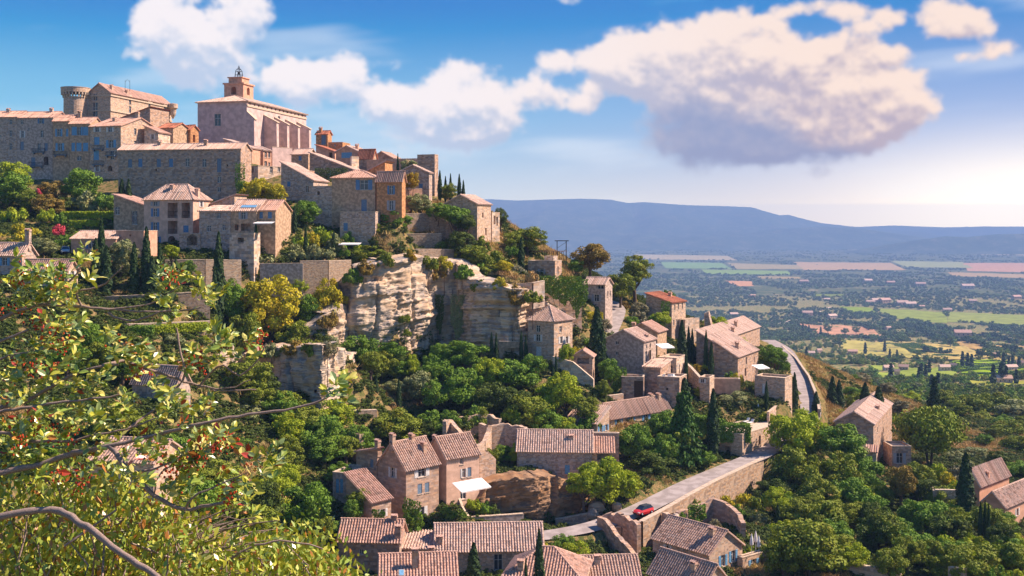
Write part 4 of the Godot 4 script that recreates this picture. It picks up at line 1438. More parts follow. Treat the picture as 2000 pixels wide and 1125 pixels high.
		{"lab": "tall pale house with a bright red roof above the street", "c": 1312, "l": 1262, "r": 1339, "b": 656, "e": 592, "d": 290, "th": 34, "roof": "right", "rise": 2.2, "wm": "stone_tan", "rm": "tile_red", "win": [["r", 1318, 601, 0.8, 1.5, "d"], ["r", 1325, 599, 0.8, 1.5, "d"], ["r", 1333, 598, 0.8, 1.5, "d"], ["r", 1316, 630, 0.8, 1.5, "d"], ["r", 1322, 629, 0.8, 1.5, "d"], ["r", 1330, 627, 0.8, 1.5, "d"]], "ch": [[0.5, 0.8, 0.9]]},
		{"lab": "ochre walled garden house right of the red roof", "c": 1338, "l": 1335, "r": 1366, "b": 680, "e": 625, "d": 292, "th": 40, "roof": "flat", "wm": "stone_pale"},
		{"lab": "large grey gable house beside the tallest cypress", "c": 1257, "l": 1180, "r": 1281, "b": 742, "e": 668, "d": 246, "th": 28, "roof": "z", "rise": 2.4, "wm": "stucco_grey", "rm": "tile_pale", "win": [["f", 1205, 666, 0.8, 0.8, "d"], ["f", 1205, 690, 0.7, 0.8, "d"], ["r", 1263, 677, 0.8, 1.0, "d"], ["r", 1270, 675, 0.8, 1.0, "d"], ["r", 1262, 696, 1.3, 2.3, "d"], ["r", 1270, 693, 1.2, 2.2, "D"]], "ch": [[0.9, 0.6, 0.5]]},
		{"lab": "second gable house rising behind the large grey gable", "c": 1284, "l": 1223, "r": 1302, "b": 692, "e": 650, "d": 263, "th": 24, "roof": "z", "rise": 2.1, "wm": "stucco_beige", "rm": "tile_salmon", "ch": [[0.15, 0.3, 1.0]]},
		{"lab": "stone house with a tan lean-to roof below the grey gable", "c": 1290, "l": 1256, "r": 1310, "b": 790, "e": 719, "d": 239, "th": 27, "roof": "front", "rise": 1.0, "wm": "stone_brown", "rm": "tile_pale", "win": [["f", 1277, 772, 0.5, 0.6, "o"]]},
		{"n": "cellar_wall", "cat": "wall", "lab": "rough cellar front with a tall ochre doorway", "c": 1257, "l": 1214, "b": 796, "e": 737, "d": 236, "th": 10, "ln": 4, "roof": "flat", "wm": "stone_brown", "win": [["f", 1247, 760, 1.9, 3.6, "D"]]},
		{"n": "terrace_house", "lab": "stone terrace block with white chairs and a glass rail", "c": 1327, "l": 1284, "r": 1341, "b": 790, "e": 738, "d": 235, "th": 24, "roof": "flat", "wm": "stone_brown", "win": [["f", 1303, 760, 0.5, 0.5, "o"]]},
		{"lab": "pale flat roofed house behind the white chair terrace", "c": 1321, "l": 1286, "r": 1341, "b": 742, "e": 700, "d": 250, "th": 27, "roof": "flat", "wm": "stone_pale", "win": [["r", 1327, 722, 0.6, 2.2, "d"], ["r", 1334, 718, 0.6, 2.2, "d"], ["f", 1308, 722, 1.4, 2.0, "d"]]},
		{"n": "garden_annex", "lab": "small square ochre outbuilding at the end of the curved wall", "c": 1386, "l": 1367, "r": 1395, "b": 790, "e": 738, "d": 244, "th": 24, "roof": "flat", "wm": "stone_tan", "win": [["f", 1371, 744, 0.8, 0.9, "w"]]},
		{"lab": "dark stone house with long sloping roof behind twin cypresses", "c": 1394, "l": 1360, "r": 1484, "b": 724, "e": 669, "d": 273, "th": 26, "roof": "right", "rise": 2.6, "wm": "stone_brown", "rm": "tile_pale", "ch": [[0.8, 0.45, 1.2], [0.5, 0.62, 1.4]]},
		{"lab": "brown stone house with balcony and two level pale roof", "c": 1441, "l": 1394.5, "r": 1481, "b": 742, "e": 698, "d": 258, "th": 28, "roof": "right", "rise": 3.4, "wm": "stone_brown", "rm": "tile_pale", "win": [["r", 1458, 705, 1.0, 1.8, "d"], ["r", 1456, 727, 1.4, 1.9, "o"], ["r", 1474, 702, 0.7, 1.4, "d"]], "ch": [[0.66, 0.35, 1.5]]},
		{"n": "garden_wall_block", "cat": "wall", "lab": "long rose garden wall with two dark pots", "c": 1446, "l": 1394, "b": 775, "e": 741, "d": 250, "th": 4, "ln": 2, "roof": "flat", "wm": "stucco_rose"},
		{"lab": "square ochre block with a roof terrace by the road", "c": 1533, "l": 1474, "r": 1547, "b": 775, "e": 739, "d": 250, "th": 32, "roof": "flat", "wm": "stone_tan", "win": [["f", 1493, 759, 1.1, 2.3, "W"]]},
		{"n": "terrace_podium", "cat": "terrace", "lab": "high ochre stone podium carrying the pool terrace", "c": 1450, "l": 1384, "r": 1541, "b": 900, "e": 849, "d": 224, "th": 40, "roof": "flat", "wm": "stone_tan", "win": [["f", 1421, 882, 1.4, 2.2, "o"], ["r", 1484, 860, 0.9, 2.0, "D"]]},
		{"lab": "long tan house with blue shutters and weathered barrel tiles", "c": 1192, "l": 1165, "r": 1308, "b": 848, "e": 817, "d": 222, "th": 49, "roof": "z", "rise": 2.6, "wm": "stone_tan", "rm": "tile_brown", "win": [["r", 1208, 822, 1.1, 1.4, "s"], ["r", 1233, 820, 1.1, 1.4, "s"], ["r", 1262, 817, 1.2, 1.5, "s"], ["r", 1286, 815, 1.6, 1.5, "d"]], "ch": [[0.45, 0.8, 0.6], [0.6, 0.9, 0.8]]},
		{"lab": "low tan annex with sagging roof beside the long shuttered house", "c": 1166, "l": 1106, "r": 1190, "b": 850, "e": 828, "d": 216, "th": 40, "roof": "front", "rise": 2.6, "wm": "stone_tan", "rm": "tile_pale", "win": [["r", 1173, 838, 0.9, 1.2, "s"], ["r", 1184, 835, 0.8, 1.2, "s"]]},
		{"lab": "house over the cave rock with a pale ribbed roof", "c": 1156, "l": 1010, "b": 930, "e": 883, "d": 197, "th": 4, "ln": 8, "rise": 3.0, "wm": "stone_grey", "rm": "tile_pale", "win": [["f", 1108, 917, 0.9, 1.6, "S"]], "ch": [[0.72, 0.3, 0.4]]},
		{"lab": "small porch wing with salmon roof against a tall bare wall", "c": 1198, "l": 1156.6, "b": 925, "e": 885, "d": 199, "th": 4, "ln": 5, "roof": "front", "rise": 1.7, "wm": "stone_tan", "win": [["f", 1178, 893, 2.2, 1.2, "o"]]},
		{"n": "ruined_wall", "cat": "wall", "lab": "tall bare brown wall behind the salmon porch roof", "c": 1209, "l": 1138, "b": 918, "e": 847, "d": 206, "th": 4, "ln": 1.0, "roof": "flat", "wm": "stone_brown"},
		{"lab": "pink fronted house with a white awning and orange gable", "c": 872, "l": 832, "r": 936, "b": 974, "e": 896, "d": 182, "th": 51, "roof": "z", "rise": 3.0, "wm": "stucco_pink", "rm": "tile_brown", "win": [["r", 902, 901, 0.7, 1.0, "d"], ["r", 906, 924, 0.7, 1.5, "w"], ["r", 917, 922, 0.8, 1.6, "k"], ["r", 905, 962, 1.2, 2.2, "d"]], "ch": [[0.3, 0.1, 1.0]]},
		{"lab": "tall brown stone house with ribbed roof and white shutters", "c": 793, "l": 738, "r": 857, "b": 1045, "e": 918, "d": 176, "th": 43, "roof": "z", "rise": 3.8, "wm": "stone_brown", "rm": "tile_brown", "win": [["f", 767, 920, 1.0, 1.6, "w"], ["r", 824, 923, 1.6, 1.4, "w"], ["r", 820, 955, 1.0, 1.6, "k"], ["r", 834, 952, 1.0, 1.6, "k"], ["r", 822, 1000, 1.4, 1.6, "w"]], "ch": [[0.5, 0.02, 1.2], [0.75, 0.75, 1.2], [0.5, 0.6, 0.6]]},
		{"lab": "brown lean-to house with a steep ribbed roof", "c": 726, "l": 676, "r": 764, "b": 1030, "e": 982, "d": 170, "th": 43, "roof": "right", "rise": 3.4, "wm": "stone_brown", "rm": "tile_salmon", "win": [["r", 748, 1002, 0.9, 1.2, "w"]]},
		{"lab": "narrow dark wing with a pale window left of the tall stone house", "c": 737, "l": 696, "r": 746, "b": 965, "e": 892, "d": 181, "th": 43, "roof": "left", "rise": 1.2, "wm": "stone_brown", "win": [["f", 726, 905, 0.9, 1.4, "k"]], "ch": [[0.95, 0.3, 1.2]]},
		{"lab": "grey rendered back house with two turquoise shutters", "c": 690, "l": 650, "b": 1010, "e": 926, "d": 178, "th": 20, "ln": 6, "roof": "flat", "wm": "stucco_grey", "win": [["f", 659, 949, 0.6, 2.3, "S"], ["f", 667, 949, 0.6, 2.3, "S"]]},
		# roofs at the bottom of the slope
		{"lab": "brown stone barn with a salmon ribbed roof", "c": 780, "l": 661, "b": 1120, "e": 1059, "d": 164, "th": 4, "ln": 6, "rise": 2.4, "wm": "stone_brown", "win": [["f", 706, 1078, 0.6, 0.8, "d"]], "ch": [[0.97, 0.1, 1.5], [0.86, 0.5, 0.5]]},
		{"lab": "flat tiled link between the brown barn and the long tan house", "c": 852, "l": 780.6, "b": 1112, "e": 1073, "d": 166, "th": 4, "ln": 6, "roof": "front", "rise": 0.9, "wm": "stone_tan", "rm": "tile_pale"},
		{"lab": "long tan house with pale ribbed roof behind the small cypress", "c": 1060, "l": 850, "b": 1120, "e": 1074, "d": 166.5, "th": -3, "ln": 8, "rise": 3.0, "wm": "stone_tan", "rm": "tile_pale", "win": [["f", 890, 1098, 0.9, 1.4, "k"], ["f", 973, 1098, 1.3, 2.4, "d"]], "ch": [[0.04, 0.12, 1.0]]},
		{"lab": "low house with a tall square chimney and a roof light", "c": 892, "l": 742, "b": 1170, "e": 1136, "d": 150, "th": -6, "ln": 9, "rise": 2.6, "wm": "stone_brown", "win": [], "ch": [[0.46, 0.25, 2.4], [0.68, 0.55, 0.7]], "sky": [0.28, 0.3, 0.8]},
		{"lab": "hip roofed low house between two slim cypresses", "c": 1135, "l": 985, "b": 1170, "e": 1136, "d": 150, "th": 12, "ln": 9, "roof": "hip", "rise": 3.0, "wm": "stone_tan", "ch": [[0.2, 0.1, 1.2]]},
		{"lab": "small tiled house half hidden at the foot of the ruin", "c": 1250, "l": 1136, "b": 1160, "e": 1125, "d": 158, "th": -4, "ln": 7, "rise": 1.9, "wm": "stone_tan", "rm": "tile_brown", "ch": [[0.3, 0.3, 1.0]]},
		{"lab": "weathered wide roof house below the red car", "c": 1385, "l": 1275, "r": 1450, "b": 1116, "e": 1083, "d": 165, "th": 50, "rise": 2.8, "wm": "stone_tan", "rm": "tile_brown", "win": [["f", 1304, 1066, 0.8, 1.2, "w"], ["r", 1412, 1095, 1.0, 1.7, "s"], ["r", 1432, 1086, 1.0, 1.7, "s"]], "ch": [[0.85, 0.35, 0.9]]},
		{"lab": "mottled brown roof house at the front of the lower cluster", "c": 1372, "l": 1267, "r": 1424, "b": 1185, "e": 1152, "d": 150, "th": 50, "rise": 2.8, "wm": "stone_tan", "rm": "tile_brown", "ch": [[0.7, 0.3, 0.8]]},
		{"n": "terrace_house", "lab": "flat terrace house with pale blue door and parasols above", "c": 1450, "l": 1440, "r": 1502, "b": 1118, "e": 1090, "d": 168, "th": 52, "roof": "flat", "wm": "stone_tan", "win": [["r", 1472, 1104, 1.2, 1.9, "s"], ["r", 1490, 1096, 1.0, 1.2, "o"]]},
		# the garden side on the right
		{"lab": "tall brown house beside the umbrella pine", "c": 1706, "l": 1631, "r": 1742, "b": 915, "e": 829, "d": 250, "th": 26, "roof": "z", "rise": 2.5, "wm": "stone_brown", "rm": "tile_pale", "win": [["r", 1714, 839, 0.9, 1.3, "d"], ["r", 1725, 839, 0.9, 1.3, "d"], ["r", 1724, 864, 1.0, 1.3, "d"], ["r", 1722, 891, 1.0, 1.5, "w"]], "ch": [[0.85, 0.5, 0.8]]},
		{"n": "garden_annex", "lab": "low brown wing with a wide grey door under the umbrella pine", "c": 1780, "l": 1742, "b": 920, "e": 872, "d": 254, "th": 0, "ln": 6, "roof": "flat", "wm": "stone_brown", "win": [["f", 1757, 895, 1.4, 2.4, "g"]]},
		{"n": "garden_annex", "lab": "small white porch at the foot of the tall brown house", "c": 1712, "l": 1692, "b": 905, "e": 884, "d": 243, "th": 20, "ln": 3, "roof": "front", "rise": 0.8, "wm": "stone_pale"},
		{"lab": "rose house with a pale roof above the big right cypress garden", "c": 1913, "l": 1899, "r": 1971, "b": 1000, "e": 948, "d": 222, "th": 46, "roof": "right", "rise": 2.5, "wm": "stucco_rose", "rm": "tile_pale", "ch": [[0.6, 0.35, 0.6]]},
		{"lab": "rose two storey house with white shuttered windows by the slim cypresses", "c": 1963, "l": 1915, "r": 2050, "b": 1050, "e": 991, "d": 212, "th": 46, "roof": "z", "rise": 2.5, "wm": "stucco_rose", "rm": "tile_pale", "win": [["r", 1987, 1000, 1.0, 1.4, "w"], ["r", 1994, 1028, 1.0, 1.5, "w"]]},
		# among the shrubs on the left
		{"lab": "low stone house behind the flowering branches", "c": 345, "l": 258, "r": 372, "b": 790, "e": 752, "d": 166, "th": 24, "rise": 2.4, "wm": "stone_grey", "rm": "tile_brown", "win": [["f", 310, 772, 0.9, 1.2, "d"]]},
		{"lab": "stone shed deep in the ravine behind the branches", "c": 300, "l": 175, "b": 945, "e": 905, "d": 132, "th": 14, "ln": 7, "rise": 2.0, "wm": "stone_tan", "rm": "tile_brown"},
	]


func house_ground(s: Dictionary) -> void:  # a house stands on level ground: its foot is a surveyed point
	var near := site(s.c, s.b, s.d)
	ctrl.append(near)
	var th := deg_to_rad(s.get("th", 14.0))
	if s.has("l"):
		var k: float = (s.l - 1000.0) / F
		var w := (-k * near.z - near.x) / (-cos(th) - k * sin(th))
		if w > 4.0 and w < 60.0:
			ctrl.append(near + Vector3(-cos(th), 0, -sin(th)) * w)


const GROUND := [
	[-150, 345, 300], [60, 352, 298], [150, 352, 294], [60, 400, 275], [160, 398, 272], [230, 430, 252], [60, 450, 246], [200, 440, 246], [120, 488, 218], [30, 545, 188], [110, 500, 214],
	[180, 520, 211], [250, 522, 212], [350, 520, 218], [300, 505, 222], [200, 590, 203], [350, 590, 205], [200, 622, 197], [350, 618, 199], [430, 610, 210], [250, 640, 186], [100, 655, 180], [400, 630, 192], [200, 720, 172], [400, 720, 188],
	[100, 770, 158], [500, 690, 226], [560, 690, 224], [640, 690, 230], [480, 790, 198], [560, 795, 200], [640, 795, 203], [600, 890, 186], [450, 920, 168], [300, 950, 148], [300, 1080, 118], [500, 1060, 140], [600, 1050, 165], [150, 1000, 110], [-100, 900, 130], [-200, 650, 170],
	[250, 250, 385], [330, 262, 400], [480, 305, 345], [600, 330, 330], [430, 305, 315], [560, 345, 292], [640, 350, 290],
	[600, 440, 246], [560, 445, 240], [600, 498, 236], [470, 500, 226], [540, 505, 230], [680, 505, 240], [700, 455, 250], [800, 462, 258], [840, 425, 264], [770, 425, 258], [720, 500, 246], [790, 495, 250], [850, 492, 258], [900, 500, 262], [880, 440, 266],
	[1000, 520, 262], [1060, 545, 256], [1010, 545, 254], [940, 530, 256], [1110, 570, 264], [1170, 592, 272], [1140, 545, 285], [1240, 585, 305], [1060, 570, 254], [1100, 640, 256], [1240, 640, 275],
	[700, 725, 226], [780, 722, 228], [880, 715, 236], [960, 715, 232], [1000, 748, 226], [900, 792, 222], [780, 812, 214], [1060, 720, 230], [1120, 740, 230], [1160, 760, 226], [1080, 812, 222], [980, 822, 214],
	[700, 860, 200], [780, 870, 202], [850, 890, 204], [950, 885, 205], [1030, 890, 204], [1000, 915, 202], [1230, 870, 216], [1300, 870, 222], [1270, 910, 212], [1340, 900, 216], [1200, 940, 204], [1130, 950, 200],
	[930, 1005, 184], [1000, 1008, 186], [1060, 1030, 186], [700, 1040, 172], [900, 1120, 168], [700, 1120, 166], [1100, 1090, 168], [1180, 1110, 168], [1300, 1110, 168], [1000, 1180, 150], [1300, 1180, 150], [700, 1180, 150],
	[1480, 985, 205], [1400, 1010, 190], [1350, 1045, 180], [1500, 1050, 182], [1560, 1020, 200], [1450, 1115, 168], [1550, 1155, 160], [1600, 990, 212], [1620, 1035, 195], [1700, 930, 235], [1650, 1150, 162], [1750, 1085, 178], [1800, 960, 230], [1850, 1020, 210], [1950, 1055, 205], [1900, 1145, 170], [1990, 930, 255], [1850, 870, 300], [2100, 1000, 220], [2100, 1120, 170],
	[1650, 800, 300], [1620, 760, 320], [1750, 830, 320], [1700, 870, 275], [1900, 800, 400], [1660, 850, 275], [1540, 915, 228], [1600, 875, 250], [1610, 720, 340], [1500, 690, 300],
	[1350, 720, 275], [1420, 775, 256], [1500, 785, 256], [1350, 800, 240], [1420, 850, 236], [1340, 830, 232],
]


func village_ground() -> void:
	for q in GROUND:
		ctrl.append(site(q[0], q[1], q[2]))
	# back of the hill and the ravine before it
	for p in [Vector3(-260, 20, -420), Vector3(-150, 10, -500), Vector3(-60, -5, -430), Vector3(0, -30, -400), Vector3(60, -55, -420), Vector3(120, -70, -420), Vector3(-100, -30, -560), Vector3(20, -60, -500), Vector3(-40, -44, -100), Vector3(20, -52, -110), Vector3(80, -54, -120), Vector3(-90, -40, -80), Vector3(0, -56, -60), Vector3(150, -58, -150), Vector3(-150, -10, -160), Vector3(-200, 5, -220), Vector3(200, -66, -250), Vector3(220, -80, -400)]:
		ctrl.append(p)


func child_at(t: Node3D, world: Vector3) -> Vector3:
	return t.transform.affine_inverse() * world


func railing(parent: Node3D, a: Vector3, b: Vector3, tall: float, gap := 0.28) -> void:
	var mb := MB.new()
	var dir := (b - a)
	var n := maxi(2, int(dir.length() / gap))
	for y in [0.08, tall]:
		mb.tube([a + Vector3.UP * y, b + Vector3.UP * y], [0.035, 0.035], 4)
	for k in n + 1:
		var p := a + dir * (float(k) / n)
		mb.tube([p + Vector3.UP * 0.08, p + Vector3.UP * tall], [0.022, 0.022], 4)
	part("railing", mb.mesh(), M.iron, parent)


func dress_house(s: Dictionary) -> void:
	var t: Node3D = s.node
	var sz: Vector3 = s.size
	for q in s.get("balc", []):  # balconies on the front: [across, height, width]
		var x: float = -sz.x * 0.5 + sz.x * q[0]
		var mb := MB.new()
		mb.box(Vector3(x - q[2] * 0.5, q[1] - 0.15, sz.z * 0.5 + 0.003), Vector3(x + q[2] * 0.5, q[1], sz.z * 0.5 + 1.0))
		for e in [-0.4, 0.4]:
			mb.box(Vector3(x + q[2] * e - 0.1, q[1] - 0.6, sz.z * 0.5 + 0.003), Vector3(x + q[2] * e + 0.1, q[1] - 0.15, sz.z * 0.5 + 0.6))
		part("balcony", mb.mesh(), M.slateblue, t)
		var y: Vector3 = Vector3.UP * q[1]
		var zf := sz.z * 0.5 + 0.95
		railing(t, Vector3(x - q[2] * 0.5, q[1], zf), Vector3(x + q[2] * 0.5, q[1], zf), 0.95)
		railing(t, Vector3(x - q[2] * 0.5, q[1], sz.z * 0.5 + 0.02), Vector3(x - q[2] * 0.5, q[1], zf), 0.95)
		railing(t, Vector3(x + q[2] * 0.5, q[1], sz.z * 0.5 + 0.02), Vector3(x + q[2] * 0.5, q[1], zf), 0.95)
	for q in s.get("rail", []):
		var ray := site(q[0], q[1], 1.0)
		var nf := t.basis.z
		var org := t.position + nf * sz.z * 0.5
		var hit := ray * (org.dot(nf) / ray.dot(nf))
		var l := child_at(t, hit)
		railing(t, Vector3(l.x - q[2] * 0.5, l.y - 0.5, sz.z * 0.5 - 0.1), Vector3(l.x + q[2] * 0.5, l.y - 0.5, sz.z * 0.5 - 0.1), 1.0)
	if s.has("sky"):  # a window in the roof slope
		var q: Array = s.sky
		var rise: float = s.rise
		var half := sz.z * 0.5
		var nn := Vector3(0, half, rise).normalized()
		var up := Vector3(0, rise, -half).normalized()
		var c := Vector3(-sz.x * 0.5 + sz.x * q[0], sz.y + rise * q[1] + 0.16, half * (1.0 - q[1]))
		var tr := Transform3D(Basis(Vector3.RIGHT, up, nn), c)
		var fr := MB.new()
		fr.box(Vector3(-q[2] * 0.5, -0.55, 0), Vector3(q[2] * 0.5, 0.55, 0.2), Color.WHITE, tr)
		var o := part("roof_window", fr.mesh(), M.sill, t)
		var pn := MB.new()
		pn.box(Vector3(-q[2] * 0.5 + 0.08, -0.47, 0.2), Vector3(q[2] * 0.5 - 0.08, 0.47, 0.215), Color.WHITE, tr)
		part("pane", pn.mesh(), M.skyblue, o)


func make_castle() -> void:
	var s := {"n": "castle", "cat": "castle", "lab": "castle block with round tower on top of the hill", "c": 216, "l": 172, "r": 335, "b": 268, "e": 181, "d": 370, "th": 13, "roof": "z", "rise": 3.2, "wm": "stone_tan", "rm": "tile_salmon", "over": 0.5,
		"win": [["f", 186, 190, 1.5, 2.2, "d"], ["f", 186, 214, 1.8, 5.0, "d"], ["r", 254, 197, 1.4, 2.6, "d"], ["r", 292, 205, 1.4, 2.6, "d"], ["r", 322, 211, 1.4, 2.6, "d"], ["r", 254, 214, 1.4, 2.4, "d"], ["r", 322, 226, 1.4, 2.4, "d"]], "ch": [[0.8, 0.08, 1.4], [0.85, 0.3, 1.0]]}
	var t := house(s)
	var sz: Vector3 = s.size
	for y in [sz.y - 1.1, sz.y - 6.2, sz.y - 9.5]:  # string courses
		var mb := MB.new()
		mb.box(Vector3(sz.x * 0.5 + 0.003, y, -sz.z * 0.5), Vector3(sz.x * 0.5 + 0.35, y + 0.45, sz.z * 0.5))
		mb.box(Vector3(-sz.x * 0.5, y, sz.z * 0.5 + 0.003), Vector3(sz.x * 0.5 + 0.35, y + 0.45, sz.z * 0.5 + 0.35))
		part("string_course", mb.mesh(), M.limestone, t)
	for q in [[254, 190], [292, 199], [322, 206]]:  # pediments over the upper windows
		var ex := t.basis.x
		var ray := site(q[0], q[1], 1.0)
		var hit := ray * ((t.position + ex * sz.x * 0.5).dot(ex) / ray.dot(ex))
		var l := child_at(t, hit)
		var mb := MB.new()
		var x := sz.x * 0.5
		mb.box(Vector3(x, l.y - 0.2, l.z - 1.4), Vector3(x + 0.35, l.y, l.z + 1.4))
		mb.quad(Vector3(x + 0.35, l.y, l.z + 1.4), Vector3(x + 0.35, l.y, l.z - 1.4), Vector3(x + 0.35, l.y + 0.9, l.z), Vector3(x + 0.35, l.y + 0.9, l.z))
		mb.quad(Vector3(x, l.y, l.z + 1.4), Vector3(x + 0.35, l.y, l.z + 1.4), Vector3(x + 0.35, l.y + 0.9, l.z), Vector3(x, l.y + 0.9, l.z))
		mb.quad(Vector3(x + 0.35, l.y, l.z - 1.4), Vector3(x, l.y, l.z - 1.4), Vector3(x, l.y + 0.9, l.z), Vector3(x + 0.35, l.y + 0.9, l.z))
		part("pediment", mb.mesh(), M.limestone, t)
	# round tower with machicolations
	var foot := child_at(t, site(148, 268, 371))
	var top := child_at(t, site(148, 173, 371))
	var hgt := top.y - foot.y
	var tb := MB.new()
	tb.lathe([Vector2(3.95, -5), Vector2(3.85, hgt - 3.4), Vector2(3.9, hgt - 3.0)], 28, foot)
	tb.lathe([Vector2(4.75, hgt - 1.5), Vector2(4.75, hgt), Vector2(4.85, hgt), Vector2(4.85, hgt + 0.2), Vector2(4.2, hgt + 0.2), Vector2(4.2, hgt - 1.0), Vector2(0.1, hgt - 1.0)], 28, foot)
	tb.lathe([Vector2(3.9, hgt - 1.5), Vector2(4.75, hgt - 1.5)], 28, foot)
	var tw := part("round_tower", tb.mesh(), M.stone_tan, t)
	for k in 26:
		var an := TAU * k / 26.0
		var cb := MB.new()
		var tr := Transform3D(Basis(Vector3.UP, an), foot)
		cb.box(Vector3(3.7, hgt - 2.3, -0.2), Vector3(4.7, hgt - 1.503, 0.2), Color.WHITE, tr)
		cb.box(Vector3(3.7, hgt - 3.2, -0.2), Vector3(4.2, hgt - 2.303, 0.2), Color.WHITE, tr)
		part("corbel", cb.mesh(), M.limestone, tw)
	var ft := child_at(t, site(338, 250, 406))
	var tt := child_at(t, site(338, 203, 406))
	var hh := tt.y - ft.y
	var qb := MB.new()
	qb.lathe([Vector2(0.2, hh - 5.5), Vector2(1.0, hh - 4.0), Vector2(1.2, hh - 2.0), Vector2(1.7, hh - 1.6), Vector2(1.7, hh), Vector2(0.1, hh + 0.3)], 14, ft)
	part("turret", qb.mesh(), M.stone_tan, t)
	var bf := child_at(t, site(249, 173, 380))
	var ib := MB.new()
	for x in [-0.9, 0.9]:
		ib.tube([bf + Vector3(x, -1.0, 0), bf + Vector3(x, 3.0, 0)], [0.07, 0.05], 5)
	ib.tube([bf + Vector3(-0.9, 2.2, 0), bf + Vector3(0, 3.2, 0), bf + Vector3(0.9, 2.2, 0)], [0.05, 0.05, 0.05], 5)
	part("bell_frame", ib.mesh(), M.iron, t)


func make_church() -> void:
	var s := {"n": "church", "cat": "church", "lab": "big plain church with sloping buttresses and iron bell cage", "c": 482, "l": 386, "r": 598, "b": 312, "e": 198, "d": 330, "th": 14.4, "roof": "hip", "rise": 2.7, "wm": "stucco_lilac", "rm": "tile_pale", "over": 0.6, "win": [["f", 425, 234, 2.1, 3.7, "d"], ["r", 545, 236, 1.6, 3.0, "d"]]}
	var t := house(s)
	var sz: Vector3 = s.size
	var x := sz.x * 0.5
	var z1 := sz.z * 0.5
	var gb := MB.new()  # cornice under the eaves
	gb.box(Vector3(x + 0.003, sz.y - 1.5, -z1), Vector3(x + 0.25, sz.y - 0.9, z1))
	part("cornice", gb.mesh(), M.limestone, t)
	for k in 14:
		var vb := MB.new()
		var zz := z1 - 2.0 - k * 2.8
		vb.box(Vector3(x + 0.003, sz.y - 0.75, zz - 0.25), Vector3(x + 0.3, sz.y - 0.3, zz + 0.25))
		part("bracket", vb.mesh(), M.brownwood, t)
	var al := [0.75, 11.5, 18.8, 26.6, 35.0]
	for k in al.size():  # buttresses
		var zc: float = z1 - al[k]
		var a := zc + 0.75
		var b := zc - 0.75
		var ht := sz.y - 3.0
		var lo := sz.y - 5.2
		var reach := 4.4 if k > 0 else 2.4
		var mb := MB.new()
		var p := [Vector3(x, -6, a), Vector3(x + reach + 0.25, -6, a), Vector3(x + reach, lo, a), Vector3(x, ht, a)]
		var q := [Vector3(x, -6, b), Vector3(x + reach + 0.25, -6, b), Vector3(x + reach, lo, b), Vector3(x, ht, b)]
		mb.quad(p[0], p[1], p[2], p[3])
		mb.quad(q[1], q[0], q[3], q[2])
		mb.quad(p[1], q[1], q[2], p[2])
		mb.quad(p[2], q[2], q[3], p[3])
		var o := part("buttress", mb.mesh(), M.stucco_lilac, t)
		var cb := MB.new()
		var sl := (Vector3(x + reach, lo, 0) - Vector3(x, ht, 0))
		cb.quad(Vector3(x, ht + 0.12, a + 0.15), Vector3(x + reach + 0.3, lo - 0.05, a + 0.15), Vector3(x + reach + 0.3, lo - 0.05, b - 0.15), Vector3(x, ht + 0.12, b - 0.15))
		cb.quad(Vector3(x, ht - 0.12, a + 0.15), Vector3(x + reach + 0.3, lo - 0.28, a + 0.15), Vector3(x + reach + 0.3, lo - 0.05, a + 0.15), Vector3(x, ht + 0.12, a + 0.15))
		cb.quad(Vector3(x + reach + 0.3, lo - 0.28, a + 0.15), Vector3(x + reach + 0.3, lo - 0.28, b - 0.15), Vector3(x + reach + 0.3, lo - 0.05, b - 0.15), Vector3(x + reach + 0.3, lo - 0.05, a + 0.15))
		part("capping", cb.mesh(), M.limestone, o)
	for k in 4:  # low shed roofs between the buttresses
		var za: float = z1 - al[k] - 0.75
		var zb: float = z1 - al[k + 1] + 0.75
		var mb := MB.new()
		mb.quad(Vector3(x, -1.0, za), Vector3(x + 5.2, -2.6, za), Vector3(x + 5.2, -2.6, zb), Vector3(x, -1.0, zb))
		mb.quad(Vector3(x + 5.2, -7, za), Vector3(x + 5.2, -7, zb), Vector3(x + 5.2, -2.6, zb), Vector3(x + 5.2, -2.6, za))
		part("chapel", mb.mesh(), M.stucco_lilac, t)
	# bell tower: two stages, corner pilasters, openings, iron cage
	var c := child_at(t, site(466.5, 190, 346))
	var base := c.y - 3.0
	var st := MB.new()
	var y1 := child_at(t, site(466, 167, 346)).y
	var y2 := child_at(t, site(466, 152, 346)).y
	var half := 3.3
	for f in 4:
		var tr := Transform3D(Basis(Vector3.UP, f * PI * 0.5), Vector3(c.x, base, c.z))
		var sub := MB.new()
		wall_face(sub, Vector3(-half, 0, half), Vector3.RIGHT, half * 2.0, y1 - base, Vector3.BACK, [[half - 0.9, 3.6, half + 0.9, 6.0, 2.2, true]])
		for n in sub.v.size():
			st.v.append(tr * sub.v[n])
			st.n.append(tr.basis * sub.n[n])
			st.c.append(Color.WHITE)
		for n in sub.i:
			st.i.append(n + st.v.size() - sub.v.size())
		st.box(Vector3(-0.95, 3.5, half - 2.5), Vector3(0.95, 6.1, half - 2.202), Color.WHITE, tr)
	st.box(Vector3(c.x - half - 0.35, y1, c.z - half - 0.35), Vector3(c.x + half + 0.35, y1 + 0.45, c.z + half + 0.35))
	st.box(Vector3(c.x - 2.3, y1 + 0.45, c.z - 2.3), Vector3(c.x + 2.3, y2 - 0.3, c.z + 2.3))
	st.box(Vector3(c.x - 2.6, y2 - 0.3, c.z - 2.6), Vector3(c.x + 2.6, y2, c.z + 2.6))
	var bt := part("bell_tower", st.mesh(), M.stucco_rose, t)
	var cage := MB.new()
	var tip := child_at(t, site(466, 128, 346)).y
